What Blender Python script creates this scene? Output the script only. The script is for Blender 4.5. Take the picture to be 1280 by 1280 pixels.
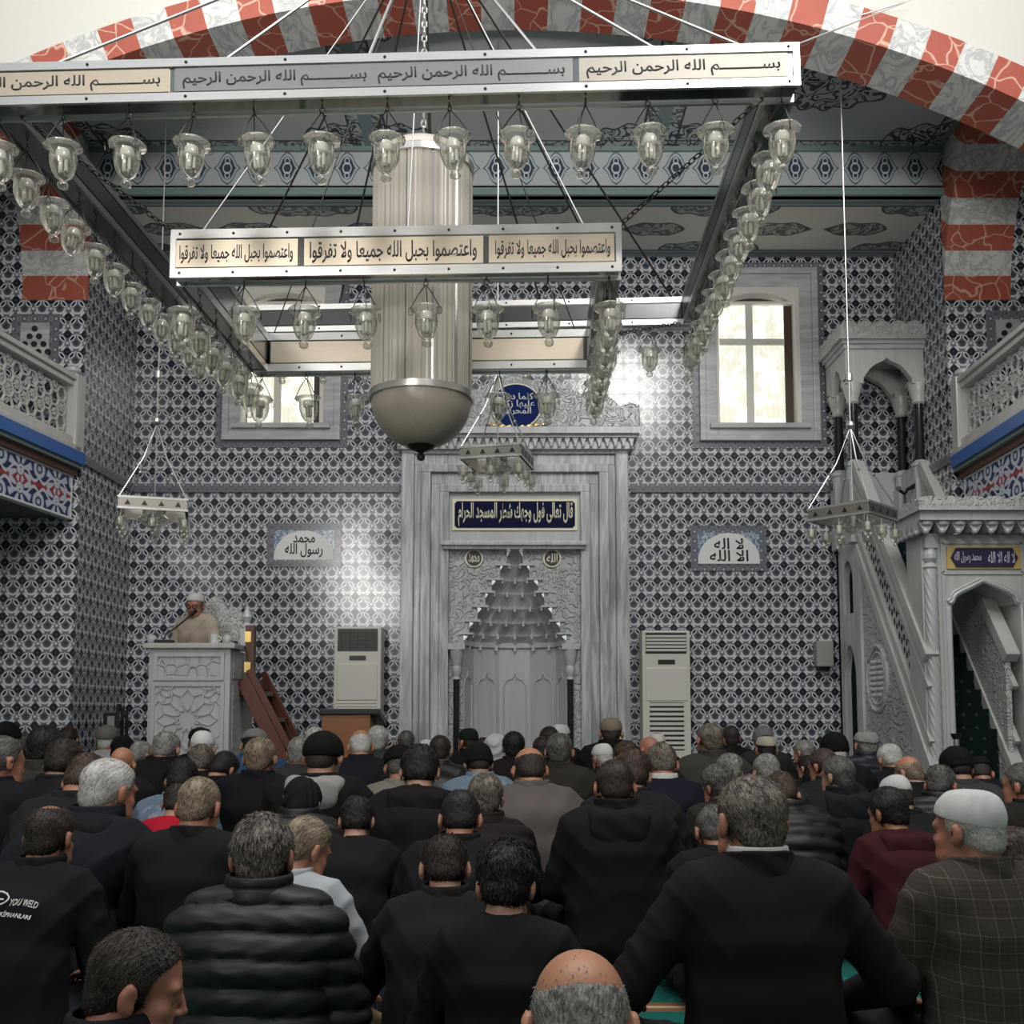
import bpy, bmesh, math, random
import numpy as np
from mathutils import Vector, Matrix, Euler
PI = math.pi
R = math.radians
random.seed(7)
rng = np.random.default_rng(11)
SC = bpy.context.scene
COL = SC.collection
for o in list(bpy.data.objects):
    bpy.data.objects.remove(o)

# ------------------------------------------------------------------ camera, sky, lights, exposure
CAM_H, PITCH, FPX, CX, CY = 1.08, math.atan(0.085), 1280.0, 643.0, 783.0
cd = bpy.data.cameras.new('camera')
cam = bpy.data.objects.new('camera', cd)
COL.objects.link(cam)
cam.location = (0, 0, CAM_H)
cam.rotation_euler = (PI / 2 + PITCH, 0, 0)
cd.sensor_fit = 'HORIZONTAL'
cd.sensor_width = 36
cd.lens = 36 * FPX / 1280
cd.shift_x = (640 - CX) / 1280
cd.shift_y = (CY - 640) / 1280
cd.clip_start = 0.05
cd.clip_end = 200
SC.camera = cam

wd = bpy.data.worlds.new('sky')
SC.world = wd
wd.use_nodes = True
bg = wd.node_tree.nodes['Background']
bg.inputs['Color'].default_value = (0.86, 0.93, 1.0, 1)
bg.inputs['Strength'].default_value = 0.58

def area(name, loc, rot, sx, sy, power, color=(1, 1, 1), spread=PI):
    l = bpy.data.lights.new(name, 'AREA')
    l.shape = 'RECTANGLE'
    l.size, l.size_y, l.energy, l.color = sx, sy, power, color
    l.spread = spread
    o = bpy.data.objects.new(name, l)
    o.location, o.rotation_euler = loc, rot
    COL.objects.link(o)
    return o
# daylight from the dome windows, high above the hall, and from the rear windows
area('dome_daylight', (0, 3.4, 9.2), (0, 0, 0), 9, 5, 380, (1, 0.97, 0.92))
area('rear_window_daylight', (-4.1, -4.8, 5.1), (R(84), 0, R(-12)), 1.9, 2.6, 46, (1, 0.97, 0.93), R(70))
area('rear_window_daylight', (3.1, -4.8, 10.2), (R(70), 0, R(6)), 2.2, 2.4, 75, (1, 0.97, 0.93), R(70))
# added fill from low behind, tilted up to brighten the arch and ceilings
area('added_ceiling_fill', (0, -4.6, 2.6), (R(118), 0, 0), 6.0, 1.6, 135, (1, 0.98, 0.95), R(58))
SC.view_settings.view_transform = 'Standard'
SC.view_settings.look = 'None'
SC.view_settings.exposure = 0.30
SC.view_settings.gamma = 1.0
SC.view_settings.use_curve_mapping = False
SC.cycles.max_bounces = 8
SC.cycles.diffuse_bounces = 3
SC.cycles.glossy_bounces = 4
SC.cycles.transmission_bounces = 6
SC.cycles.transparent_max_bounces = 12
SC.cycles.caustics_reflective = False
SC.cycles.caustics_refractive = False
SC.cycles.sample_clamp_indirect = 4.0

_c, _s = math.cos(PITCH), math.sin(PITCH)
def at(px, py, Y):
    """the point at depth Y that lies at pixel px, py of the photograph"""
    b = (CY - py) / FPX
    Z = Y * (_s + b * _c) / (_c - b * _s)
    D = Y * _c + Z * _s
    return Vector(((px - CX) / FPX * D, Y, CAM_H + Z))
def proj(p):
    Z = p[2] - CAM_H
    D = p[1] * _c + Z * _s
    return CX + FPX * p[0] / D, CY - FPX * (-p[1] * _s + Z * _c) / D
def zz(py, Y): return at(CX, py, Y).z
def xx(px, py, Y): return at(px, py, Y).x

# ------------------------------------------------------------------ node expressions
class X:
    nt = None
    def __init__(s, v): s.v = v
    @staticmethod
    def op(o, *a, clamp=False):
        n = X.nt.nodes.new('ShaderNodeMath')
        n.operation = o
        n.use_clamp = clamp
        for i, q in enumerate(a):
            q = q.v if isinstance(q, X) else q
            if isinstance(q, (int, float)): n.inputs[i].default_value = q
            else: X.nt.links.new(q, n.inputs[i])
        return X(n.outputs[0])
    def __add__(s, o): return X.op('ADD', s, o)
    __radd__ = __add__
    def __sub__(s, o): return X.op('SUBTRACT', s, o)
    def __rsub__(s, o): return X.op('SUBTRACT', o, s)
    def __mul__(s, o): return X.op('MULTIPLY', s, o)
    __rmul__ = __mul__
    def __truediv__(s, o): return X.op('DIVIDE', s, o)
    def __neg__(s): return X.op('MULTIPLY', s, -1.0)
def xabs(a): return X.op('ABSOLUTE', a)
def xfr(a): return X.op('FRACT', a)
def xfl(a): return X.op('FLOOR', a)
def xmin(a, b): return X.op('MINIMUM', a, b)
def xmax(a, b): return X.op('MAXIMUM', a, b)
def xlt(a, b): return X.op('LESS_THAN', a, b)
def xsin(a): return X.op('SINE', a)
def xsq(a): return X.op('SQRT', a)
def hyp(a, b): return xsq(a * a + b * b)
def soft(a, edge, w):
    """1 where a < edge, fading over the width w"""
    return X.op('MULTIPLY_ADD', a - edge, -1.0 / w, 0.5, clamp=True)
def band(a, c, hw, w): return soft(xabs(a - c), hw, w)

class Mat:
    def __init__(s, name, rough=0.6, metal=0.0, spec=0.5):
        s.m = bpy.data.materials.new(name)
        s.m.use_nodes = True
        s.nt = s.m.node_tree
        X.nt = s.nt
        s.b = s.nt.nodes['Principled BSDF']
        s.b.inputs['Roughness'].default_value = rough
        s.b.inputs['Metallic'].default_value = metal
        s.b.inputs['Specular IOR Level'].default_value = spec
        s._tc = None
    def coord(s, which='Object'):
        if s._tc is None: s._tc = s.nt.nodes.new('ShaderNodeTexCoord')
        sp = s.nt.nodes.new('ShaderNodeSeparateXYZ')
        s.nt.links.new(s._tc.outputs[which], sp.inputs[0])
        return X(sp.outputs[0]), X(sp.outputs[1]), X(sp.outputs[2])
    def vec(s, x, y, z):
        n = s.nt.nodes.new('ShaderNodeCombineXYZ')
        for i, q in enumerate((x, y, z)):
            if isinstance(q, X): s.nt.links.new(q.v, n.inputs[i])
            else: n.inputs[i].default_value = q
        return n.outputs[0]
    def noise(s, v, scale=5, detail=3, rough=0.5, dist=0.0):
        n = s.nt.nodes.new('ShaderNodeTexNoise')
        s.nt.links.new(v, n.inputs['Vector'])
        n.inputs['Scale'].default_value = scale
        n.inputs['Detail'].default_value = detail
        n.inputs['Roughness'].default_value = rough
        n.inputs['Distortion'].default_value = dist
        return X(n.outputs[0])
    def voro(s, v, scale=5, feature='F1', rnd=1.0):
        n = s.nt.nodes.new('ShaderNodeTexVoronoi')
        n.feature = feature
        s.nt.links.new(v, n.inputs['Vector'])
        n.inputs['Scale'].default_value = scale
        n.inputs['Randomness'].default_value = rnd
        return X(n.outputs['Distance'])
    def col(s, c):
        if isinstance(c, X): return c.v
        n = s.nt.nodes.new('ShaderNodeRGB')
        n.outputs[0].default_value = (c[0], c[1], c[2], 1)
        return n.outputs[0]
    def mix(s, a, b, f):
        n = s.nt.nodes.new('ShaderNodeMix')
        n.data_type = 'RGBA'
        if isinstance(f, X): s.nt.links.new(f.v, n.inputs[0])
        else: n.inputs[0].default_value = f
        for k, q in ((6, a), (7, b)):
            if isinstance(q, X): s.nt.links.new(q.v, n.inputs[k])
            else: n.inputs[k].default_value = (q[0], q[1], q[2], 1)
        return X(n.outputs[2])
    def base(s, c):
        if isinstance(c, X): s.nt.links.new(c.v, s.b.inputs['Base Color'])
        else: s.b.inputs['Base Color'].default_value = (c[0], c[1], c[2], 1)
        return s
    def bump(s, h, strength=0.5, dist=0.01):
        n = s.nt.nodes.new('ShaderNodeBump')
        n.inputs['Strength'].default_value = strength
        n.inputs['Distance'].default_value = dist
        s.nt.links.new(h.v, n.inputs['Height'])
        s.nt.links.new(n.outputs[0], s.b.inputs['Normal'])
        return s
    def rough(s, r):
        s.nt.links.new(r.v, s.b.inputs['Roughness'])
        return s

M = {}
def simple(name, c, rough=0.6, metal=0.0, spec=0.5):
    M[name] = Mat(name, rough, metal, spec).base(c).m
    return M[name]

# glazed wall tiles: white interlaced leaves over navy
TP = 20.0 / 1280 * 12.2
def tile_mat(name, k=1.0, gloss=0.16):
    m = Mat(name, gloss)
    x, y, z = m.coord()
    u, v = (x + y) * (1 / TP), z * (1 / TP)
    a = xabs(xfr(u) - 0.5)
    q = xfr(v) - 0.5
    aq = xabs(q)
    de = hyp(a, q)
    db = hyp(0.5 - a, 0.5 - aq)
    def leaf(ca, cq, ang, L, W):
        ca_, sa_ = math.cos(ang), math.sin(ang)
        s_ = ((a - ca) * ca_ + (q - cq) * sa_) * (1 / L)
        t_ = xabs((q - cq) * ca_ - (a - ca) * sa_) * (1 / W)
        return t_ + s_ * s_
    l1 = leaf(0.225, 0.275, R(-50), 0.285, 0.135)
    l2 = leaf(0.285, -0.315, R(48), 0.20, 0.075)
    l3 = leaf(0.10, 0.40, R(-62), 0.12, 0.06)
    ring = band(hyp(a * 0.92, q + 0.01), 0.272, 0.055, 0.05) * soft(q, 0.03, 0.12)
    white = xmax(xmax(ring, soft(l1, 1.0, 0.22)), soft(l2, 1.0, 0.3))
    white = xmax(white, soft(hyp(0.5 - a, q), 0.075, 0.05))
    white = xmax(white, soft(hyp(a, 0.5 - aq), 0.04, 0.04) * 0.7)
    dbl = hyp((0.5 - a) * (1.0 + 0.9 * xmax(0.5 - q * 1.0 - 0.5, 0.0)), 0.5 - aq)
    dark = xmax(soft(db, 0.215, 0.05), soft(l1, 0.52, 0.16))
    nz = m.noise(m.vec(x, y, z), 3.0, 2)
    g = m.mix((0.135, 0.145, 0.175), (0.185, 0.195, 0.23), nz)
    g = m.mix(g, (0.085, 0.095, 0.12), soft(de, 0.20, 0.09))
    g = m.mix(g, (0.045, 0.055, 0.075), soft(hyp(a, q - 0.03), 0.10, 0.08))
    g = m.mix(g, (0.68, 0.69, 0.715), white)
    g = m.mix(g, (0.014, 0.016, 0.027), dark * (1 - soft(db, 0.07, 0.08) * 0.30))
    m.base(g)
    grout = xmax(band(xfr(u), 0.0, 0.008, 0.01), band(xfr(v), 0.0, 0.008, 0.01))
    m.bump(1 - grout, 0.15, 0.004)
    M[name] = m.m
tile_mat('glazed_tile')

def border_mat(name):
    m = Mat(name, 0.18)
    x, y, z = m.coord()
    p = TP * 0.6
    u, v = (x + y) * (1 / p), z * (1 / p)
    a, q = xabs(xfr(u) - 0.5), xabs(xfr(v) - 0.5)
    d = a + q
    g = m.mix((0.165, 0.172, 0.20), (0.44, 0.45, 0.48), soft(d, 0.17, 0.05))
    g = m.mix(g, (0.045, 0.05, 0.075), band(d, 0.25, 0.03, 0.04))
    g = m.mix(g, (0.31, 0.33, 0.39), band(hyp(0.5 - a, q), 0.17, 0.025, 0.04))
    g = m.mix(g, (0.05, 0.06, 0.09), soft(hyp(0.5 - a, 0.5 - q), 0.09, 0.04))
    m.base(g)
    M[name] = m.m
border_mat('border_tile')

def scroll(m, v, scale, lines=5.0, dist=0.6):
    """arabesque scrollwork: thin bands along the level lines of a noise"""
    n = m.noise(v, scale, 1.0, 0.4, dist)
    return xabs(xfr(n * lines) - 0.5) * 2.0

def marble_mat(name, c0, c1, vert=True, rough=0.25, carve=None, streak=1.0, blocks=True):
    m = Mat(name, rough)
    x, y, z = m.coord()
    if vert: v = m.vec((x + y) * 7.0, 0.0, z * 0.55)
    else: v = m.vec((x + y) * 0.8, 0.0, z * 5.0)
    n1 = m.noise(v, 1.3, 5, 0.6, 1.2)
    n2 = m.noise(v, 5.0, 3, 0.6, 0.6)
    f = X.op('MULTIPLY_ADD', n1 + n2 * 0.45 - 0.72, 2.2 * streak, 0.5, clamp=True)
    m.base(m.mix(c0, c1, f))
    if carve:
        sc, st = carve
        s = scroll(m, m.vec(x + y * 0.7, 0.0, z), sc, 4.0)
        m.bump(soft(s, 0.45, 0.35), st, 0.02)
    M[name] = m.m
marble_mat('marble', (0.40, 0.41, 0.42), (0.68, 0.685, 0.69))
marble_mat('marble_streaked', (0.27, 0.285, 0.30), (0.60, 0.615, 0.625), streak=1.5)
marble_mat('marble_carved', (0.40, 0.415, 0.425), (0.56, 0.57, 0.575), carve=(9.0, 0.9), streak=0.8)
marble_mat('marble_carved_fine', (0.47, 0.47, 0.455), (0.60, 0.595, 0.575), carve=(15.0, 0.8), streak=0.8)
marble_mat('marble_pale', (0.44, 0.45, 0.455), (0.60, 0.61, 0.615), streak=0.7)
marble_mat('marble_warm', (0.46, 0.45, 0.43), (0.62, 0.61, 0.585), streak=0.7)
marble_mat('marble_cross', (0.34, 0.35, 0.36), (0.60, 0.61, 0.62), vert=False)

def girih_mat():
    m = Mat('marble_girih', 0.35)
    x, y, z = m.coord()
    d = m.voro(m.vec((x + y), 0.0, z), 9.0, 'DISTANCE_TO_EDGE', 0.55)
    m.base((0.50, 0.50, 0.49))
    m.bump(soft(d, 0.07, 0.05), 0.8, 0.02)
    M['marble_girih'] = m.m
girih_mat()

def voussoir_mats():
    m = Mat('red_marble', 0.5)
    x, y, z = m.coord()
    w = m.noise(m.vec(x, y, z), 2.5, 2)
    d = m.voro(m.vec(x + w * 0.5, y + w * 0.3, z + w * 0.6), 3.6, 'DISTANCE_TO_EDGE')
    g = m.mix((0.44, 0.098, 0.055), (0.36, 0.075, 0.05), m.noise(m.vec(x, y, z), 6, 3))
    m.base(m.mix(g, (0.66, 0.40, 0.30), soft(d, 0.022, 0.03)))
    M['red_marble'] = m.m
    m = Mat('white_marble', 0.5)
    x, y, z = m.coord()
    n = m.noise(m.vec(x * 1.2, y * 0.5, z * 1.2), 3.2, 4, 0.6, 2.0)
    f = soft(xabs(n - 0.5), 0.03, 0.10)
    m.base(m.mix((0.68, 0.67, 0.64), (0.24, 0.25, 0.27), f * 0.75))
    M['white_marble'] = m.m
voussoir_mats()

# painted ceilings
def ceiling_mats():
    m = Mat('painted_upper_ceiling', 0.7)
    x, y, z = m.coord()
    base = m.mix((0.50, 0.52, 0.52), (0.56, 0.575, 0.57), m.noise(m.vec(x, y, z), 2.0, 2))
    px = 3.1
    u = (xfr((x + 1.55) * (1 / px)) - 0.5) * px       # three bays across
    w = y - 9.55
    s = scroll(m, m.vec(x, y, 0.0), 6.0, 6.0)
    ink = soft(s, 0.42, 0.2)
    au, aw = xabs(u), xabs(w)
    lobe = 0.05 * xsin(X.op('ARCTAN2', w, u) * 12.0)
    rr = hyp(au * (1 / 1.0), aw * (1 / 0.62)) + lobe
    med = soft(rr, 0.62, 0.03)
    out = band(rr, 0.64, 0.022, 0.02)
    corner = hyp((1.38 - au) * (1 / 0.85), (0.98 - aw) * (1 / 0.48)) + 0.06 * xsin(au * 25.0)
    cor = soft(corner, 0.62, 0.03)
    edge = xmax(soft(1.36 - au, 0.0, 0.02), soft(0.98 - aw, 0.0, 0.02))
    frame = soft(1.36 - au, -0.12, 0.02)
    g = m.mix(base, (0.055, 0.065, 0.08), ink * xmax(xmax(med, cor), edge * 0.8))
    g = m.mix(g, (0.06, 0.07, 0.085), xmax(out, band(corner, 0.64, 0.025, 0.02)))
    g = m.mix(g, (0.05, 0.06, 0.075), xmax(band(au, 1.36, 0.012, 0.01), band(aw, 0.98, 0.012, 0.01)))
    g = m.mix(g, (0.24, 0.31, 0.33), frame)
    m.base(g)
    M['painted_upper_ceiling'] = m.m

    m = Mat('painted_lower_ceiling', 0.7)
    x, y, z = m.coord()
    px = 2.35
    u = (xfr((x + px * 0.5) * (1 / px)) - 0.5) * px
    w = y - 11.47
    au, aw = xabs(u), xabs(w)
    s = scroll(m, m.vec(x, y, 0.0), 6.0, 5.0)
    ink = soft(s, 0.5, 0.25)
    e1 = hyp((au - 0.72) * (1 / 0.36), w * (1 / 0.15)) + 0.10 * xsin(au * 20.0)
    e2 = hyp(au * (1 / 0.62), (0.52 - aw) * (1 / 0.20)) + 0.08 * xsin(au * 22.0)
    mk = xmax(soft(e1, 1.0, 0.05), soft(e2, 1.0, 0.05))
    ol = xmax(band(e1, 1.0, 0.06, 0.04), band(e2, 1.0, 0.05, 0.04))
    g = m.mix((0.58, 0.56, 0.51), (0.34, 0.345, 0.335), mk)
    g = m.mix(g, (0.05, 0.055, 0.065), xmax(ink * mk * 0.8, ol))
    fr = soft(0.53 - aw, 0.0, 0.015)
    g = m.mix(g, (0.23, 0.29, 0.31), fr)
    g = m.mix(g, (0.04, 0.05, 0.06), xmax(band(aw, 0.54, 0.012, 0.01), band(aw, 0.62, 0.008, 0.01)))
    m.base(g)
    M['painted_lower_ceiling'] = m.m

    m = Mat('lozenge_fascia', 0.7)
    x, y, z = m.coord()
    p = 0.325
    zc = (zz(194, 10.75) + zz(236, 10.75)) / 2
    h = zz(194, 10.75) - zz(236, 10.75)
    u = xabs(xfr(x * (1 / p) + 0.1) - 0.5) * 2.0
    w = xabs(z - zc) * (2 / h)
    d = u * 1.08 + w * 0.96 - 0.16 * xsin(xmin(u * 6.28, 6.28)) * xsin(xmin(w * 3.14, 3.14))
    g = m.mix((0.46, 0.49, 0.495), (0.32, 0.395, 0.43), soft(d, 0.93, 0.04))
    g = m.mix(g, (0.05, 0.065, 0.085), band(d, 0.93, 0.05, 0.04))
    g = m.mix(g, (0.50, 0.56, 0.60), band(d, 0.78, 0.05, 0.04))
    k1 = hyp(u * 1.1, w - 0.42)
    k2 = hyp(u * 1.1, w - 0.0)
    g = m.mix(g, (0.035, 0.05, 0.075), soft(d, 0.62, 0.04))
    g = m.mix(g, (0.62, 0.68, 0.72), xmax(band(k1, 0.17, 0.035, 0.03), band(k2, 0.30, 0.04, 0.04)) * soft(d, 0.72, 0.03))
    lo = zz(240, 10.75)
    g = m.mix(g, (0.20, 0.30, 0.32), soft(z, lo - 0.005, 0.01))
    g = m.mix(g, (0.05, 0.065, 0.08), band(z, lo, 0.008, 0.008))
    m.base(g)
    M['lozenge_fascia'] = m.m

    m = Mat('frieze_paint', 0.6)
    x, y, z = m.coord()
    p = 0.17
    z0 = zz(312, 12.2)
    u = xabs(xfr((x + y) * (1 / p)) - 0.5) * 2.0
    w = (z - z0) * (1 / 0.075)
    dia = u * 1.2 + xabs(w)
    g = m.mix((0.28, 0.33, 0.355), (0.05, 0.065, 0.085), soft(dia, 0.5, 0.08))
    g = m.mix(g, (0.27, 0.31, 0.33), band(dia, 0.8, 0.1, 0.06))
    g = m.mix(g, (0.07, 0.09, 0.11), soft(hyp(1 - u, w - 0.7), 0.3, 0.08))
    m.base(g)
    M['frieze_paint'] = m.m
ceiling_mats()

def balcony_tile():
    m = Mat('balcony_tile', 0.2)
    x, y, z = m.coord()
    # object space of the balcony: y runs along, z is height above the panel middle
    p = 0.62
    a = xabs(xfr(y * (1 / p)) - 0.5) * 2.0
    w = z * (1 / 0.30)
    aw = xabs(w)
    red = soft(aw, 0.13 + 0.0, 0.05)
    wave = xabs(aw - 0.26 - 0.16 * xsin(a * 6.28))
    g = m.mix((0.018, 0.03, 0.115), (0.36, 0.035, 0.04), soft(aw - 0.10 * xsin(a * 6.28 - 0.6), 0.16, 0.05))
    g = m.mix(g, (0.70, 0.68, 0.70), soft(wave, 0.055, 0.04))
    th = X.op('ARCTAN2', aw - 0.30, a)
    pr = hyp(a, aw - 0.30)
    pet = soft(xabs(xfr(th * (8 / 6.2832)) - 0.5), 0.27, 0.1) * band(pr, 0.42, 0.2, 0.06)
    g = m.mix(g, (0.58, 0.64, 0.76), pet)
    g = m.mix(g, (0.62, 0.66, 0.72), band(pr, 0.13, 0.05, 0.04))
    th2 = X.op('ARCTAN2', aw - 0.5, 1 - a)
    pr2 = hyp(1 - a, aw - 0.55)
    g = m.mix(g, (0.60, 0.66, 0.74), band(pr2, 0.24, 0.07, 0.05))
    g = m.mix(g, (0.55, 0.62, 0.72), soft(pr2, 0.09, 0.05))
    g = m.mix(g, (0.75, 0.75, 0.78), soft(0.94 - aw, 0.0, 0.02))
    m.base(g)
    M['balcony_tile'] = m.m
balcony_tile()

# metal, glass, stone, wood, plaster
def brushed(name, c, rough):
    m = Mat(name, rough, 1.0)
    x, y, z = m.coord()
    n = m.noise(m.vec(x * 2.0, y * 2.0, z * 60.0), 4, 3)
    m.base(m.mix(c, (c[0] * .82, c[1] * .82, c[2] * .82), n))
    m.bump(n, 0.06, 0.002)
    M[name] = m.m
brushed('polished_steel', (0.86, 0.85, 0.82), 0.28)
brushed('rod_steel', (0.42, 0.42, 0.42), 0.3)
brushed('brushed_steel', (0.29, 0.29, 0.285), 0.38)
brushed('dark_steel', (0.13, 0.135, 0.135), 0.22)
brushed('tan_steel', (0.40, 0.375, 0.33), 0.42)
brushed('brass_tinted_steel', (0.66, 0.57, 0.45), 0.36)
brushed('beam_steel', (0.34, 0.345, 0.34), 0.14)
simple('black_ink', (0.012, 0.012, 0.014), 0.5)
simple('dark_metal', (0.06, 0.055, 0.05), 0.35, 0.8)
simple('gold', (0.72, 0.52, 0.20), 0.3, 1.0)
simple('gilt_letters', (0.86, 0.82, 0.62), 0.5)
simple('plaque_navy', (0.008, 0.009, 0.045), 0.75, 0, 0.15)
simple('plaque_blue', (0.008, 0.022, 0.13), 0.75, 0, 0.15)
simple('plaque_black', (0.02, 0.018, 0.016), 0.4)
simple('plaque_purple', (0.035, 0.022, 0.07), 0.4)
simple('plaque_gold', (0.62, 0.44, 0.16), 0.4)
simple('letter_white', (0.78, 0.78, 0.76), 0.5)
simple('letter_lilac', (0.62, 0.58, 0.70), 0.5)
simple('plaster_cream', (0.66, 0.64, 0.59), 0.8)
simple('plaster_shade', (0.42, 0.43, 0.40), 0.8)  # cream plaster again, with shade put into a darker colour
simple('hall_wall', (0.52, 0.50, 0.46), 0.8)
simple('balcony_blue', (0.035, 0.13, 0.42), 0.35)
simple('balcony_teal', (0.20, 0.27, 0.25), 0.5)
simple('balcony_brown', (0.11, 0.045, 0.03), 0.5)
simple('balcony_soffit', (0.13, 0.135, 0.13), 0.7)
simple('dark_stone', (0.016, 0.018, 0.020), 0.12)
simple('cream_plastic', (0.62, 0.60, 0.53), 0.4)
simple('black_plastic', (0.012, 0.012, 0.012), 0.4)
simple('grey_plastic', (0.31, 0.31, 0.29), 0.5)
simple('white_plastic', (0.72, 0.72, 0.70), 0.4)
simple('window_white', (0.72, 0.70, 0.64), 0.4)
simple('window_brown', (0.05, 0.028, 0.02), 0.5)
simple('flag_green', (0.012, 0.03, 0.025), 0.8)

def glass_mat():
    m = Mat('lamp_glass', 0.03)
    m.base((0.96, 0.95, 0.90))
    nt = m.nt
    tr = nt.nodes.new('ShaderNodeBsdfTransparent')
    tr.inputs[0].default_value = (0.95, 0.945, 0.91, 1)
    gl = nt.nodes.new('ShaderNodeBsdfGlossy')
    gl.inputs['Roughness'].default_value = 0.06
    gl.inputs[0].default_value = (1, 0.98, 0.93, 1)
    df = nt.nodes.new('ShaderNodeBsdfTranslucent')
    df.inputs[0].default_value = (0.85, 0.84, 0.78, 1)
    lw = nt.nodes.new('ShaderNodeLayerWeight')
    lw.inputs['Blend'].default_value = 0.42
    a = nt.nodes.new('ShaderNodeMixShader')
    b = nt.nodes.new('ShaderNodeMixShader')
    a.inputs[0].default_value = 0.24
    nt.links.new(tr.outputs[0], a.inputs[1])
    nt.links.new(df.outputs[0], a.inputs[2])
    nt.links.new(lw.outputs['Facing'], b.inputs[0])
    nt.links.new(a.outputs[0], b.inputs[1])
    nt.links.new(gl.outputs[0], b.inputs[2])
    nt.links.new(b.outputs[0], nt.nodes['Material Output'].inputs[0])
    M['lamp_glass'] = m.m
    m = Mat('window_glass', 0.02)
    tr = m.nt.nodes.new('ShaderNodeBsdfTransparent')
    gl = m.nt.nodes.new('ShaderNodeBsdfGlossy')
    gl.inputs['Roughness'].default_value = 0.02
    mx = m.nt.nodes.new('ShaderNodeMixShader')
    mx.inputs[0].default_value = 0.06
    m.nt.links.new(tr.outputs[0], mx.inputs[1])
    m.nt.links.new(gl.outputs[0], mx.inputs[2])
    m.nt.links.new(mx.outputs[0], m.nt.nodes['Material Output'].inputs[0])
    M['window_glass'] = m.m
    m = Mat('bulb_white', 0.3)
    m.base((0.74, 0.72, 0.66))
    M['bulb_white'] = m.m
    m = Mat('crystal_strands', 0.25)
    x, y, z = m.coord()
    n = m.noise(m.vec(x * 60, y * 60, z * 1.2), 1.0, 2)
    m.base(m.mix((0.40, 0.36, 0.305), (0.53, 0.49, 0.425), n))
    M['crystal_strands'] = m.m
    m = Mat('crystal_bowl', 0.3)
    x, y, z = m.coord()
    n = m.noise(m.vec(x * 40, y * 40, z * 4), 1.0, 3)
    m.base(m.mix((0.36, 0.305, 0.245), (0.46, 0.40, 0.33), n))
    M['crystal_bowl'] = m.m
    # sheer curtain: sunlight and mottled leaf shade are put into its emission
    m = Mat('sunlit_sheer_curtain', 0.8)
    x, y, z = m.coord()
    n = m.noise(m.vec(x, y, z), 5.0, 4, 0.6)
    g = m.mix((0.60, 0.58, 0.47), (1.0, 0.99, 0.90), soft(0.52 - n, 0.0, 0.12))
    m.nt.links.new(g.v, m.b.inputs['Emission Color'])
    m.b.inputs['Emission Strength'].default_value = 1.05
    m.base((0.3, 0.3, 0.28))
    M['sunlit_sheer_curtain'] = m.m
    m = Mat('bright_outdoors', 0.8)
    m.b.inputs['Emission Color'].default_value = (1, 0.99, 0.95, 1)
    m.b.inputs['Emission Strength'].default_value = 1.5
    M['bright_outdoors'] = m.m
glass_mat()

def wood_mat(name, c0, c1, horiz=True):
    m = Mat(name, 0.4)
    x, y, z = m.coord()
    v = m.vec(x * 1.5, y * 1.5, z * 26.0) if horiz else m.vec(x * 20, y * 20, z * 1.2)
    m.base(m.mix(c0, c1, m.noise(v, 1.6, 4, 0.6, 0.6)))
    M[name] = m.m
wood_mat('lectern_wood', (0.22, 0.075, 0.022), (0.38, 0.15, 0.05))
wood_mat('red_wood', (0.085, 0.022, 0.012), (0.155, 0.045, 0.022), False)
wood_mat('dark_wood', (0.07, 0.022, 0.012), (0.13, 0.045, 0.02), False)

def carpet_mats():
    m = Mat('green_carpet', 0.95, 0, 0.1)
    x, y, z = m.coord()
    n = m.noise(m.vec(x, y, z), 60, 3)
    d = hyp(xfr(x * 5) - 0.5, xfr(y * 5) - 0.5)
    g = m.mix((0.008, 0.085, 0.075), (0.02, 0.14, 0.12), n)
    g = m.mix(g, (0.10, 0.26, 0.22), soft(m.voro(m.vec(x, y, z), 16), 0.16, 0.1) * 0.7)
    st = band(xfr(y * (1 / 1.15) + 0.12), 0.5, 0.05, 0.01)
    g = m.mix(g, (0.22, 0.10, 0.05), st)
    g = m.mix(g, (0.50, 0.40, 0.24), band(xfr(y * (1 / 1.15) + 0.12), 0.5, 0.012, 0.008))
    m.base(g)
    m.bump(n, 0.5, 0.01)
    M['green_carpet'] = m.m
    m = Mat('stair_carpet', 0.95, 0, 0.1)
    x, y, z = m.coord()
    d = hyp(xfr(x * 8) - 0.5, xfr((y + z) * 8) - 0.5)
    m.base(m.mix((0.006, 0.014, 0.014), (0.03, 0.06, 0.055), soft(d, 0.12, 0.08)))
    M['stair_carpet'] = m.m
carpet_mats()

def plaque_light():
    m = Mat('lunette_corner_tile', 0.2)
    x, y, z = m.coord()
    s = scroll(m, m.vec(x, y, z), 14.0, 5.0)
    m.base(m.mix((0.13, 0.22, 0.34), (0.50, 0.56, 0.62), soft(s, 0.45, 0.3)))
    M['lunette_corner_tile'] = m.m
plaque_light()

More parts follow.
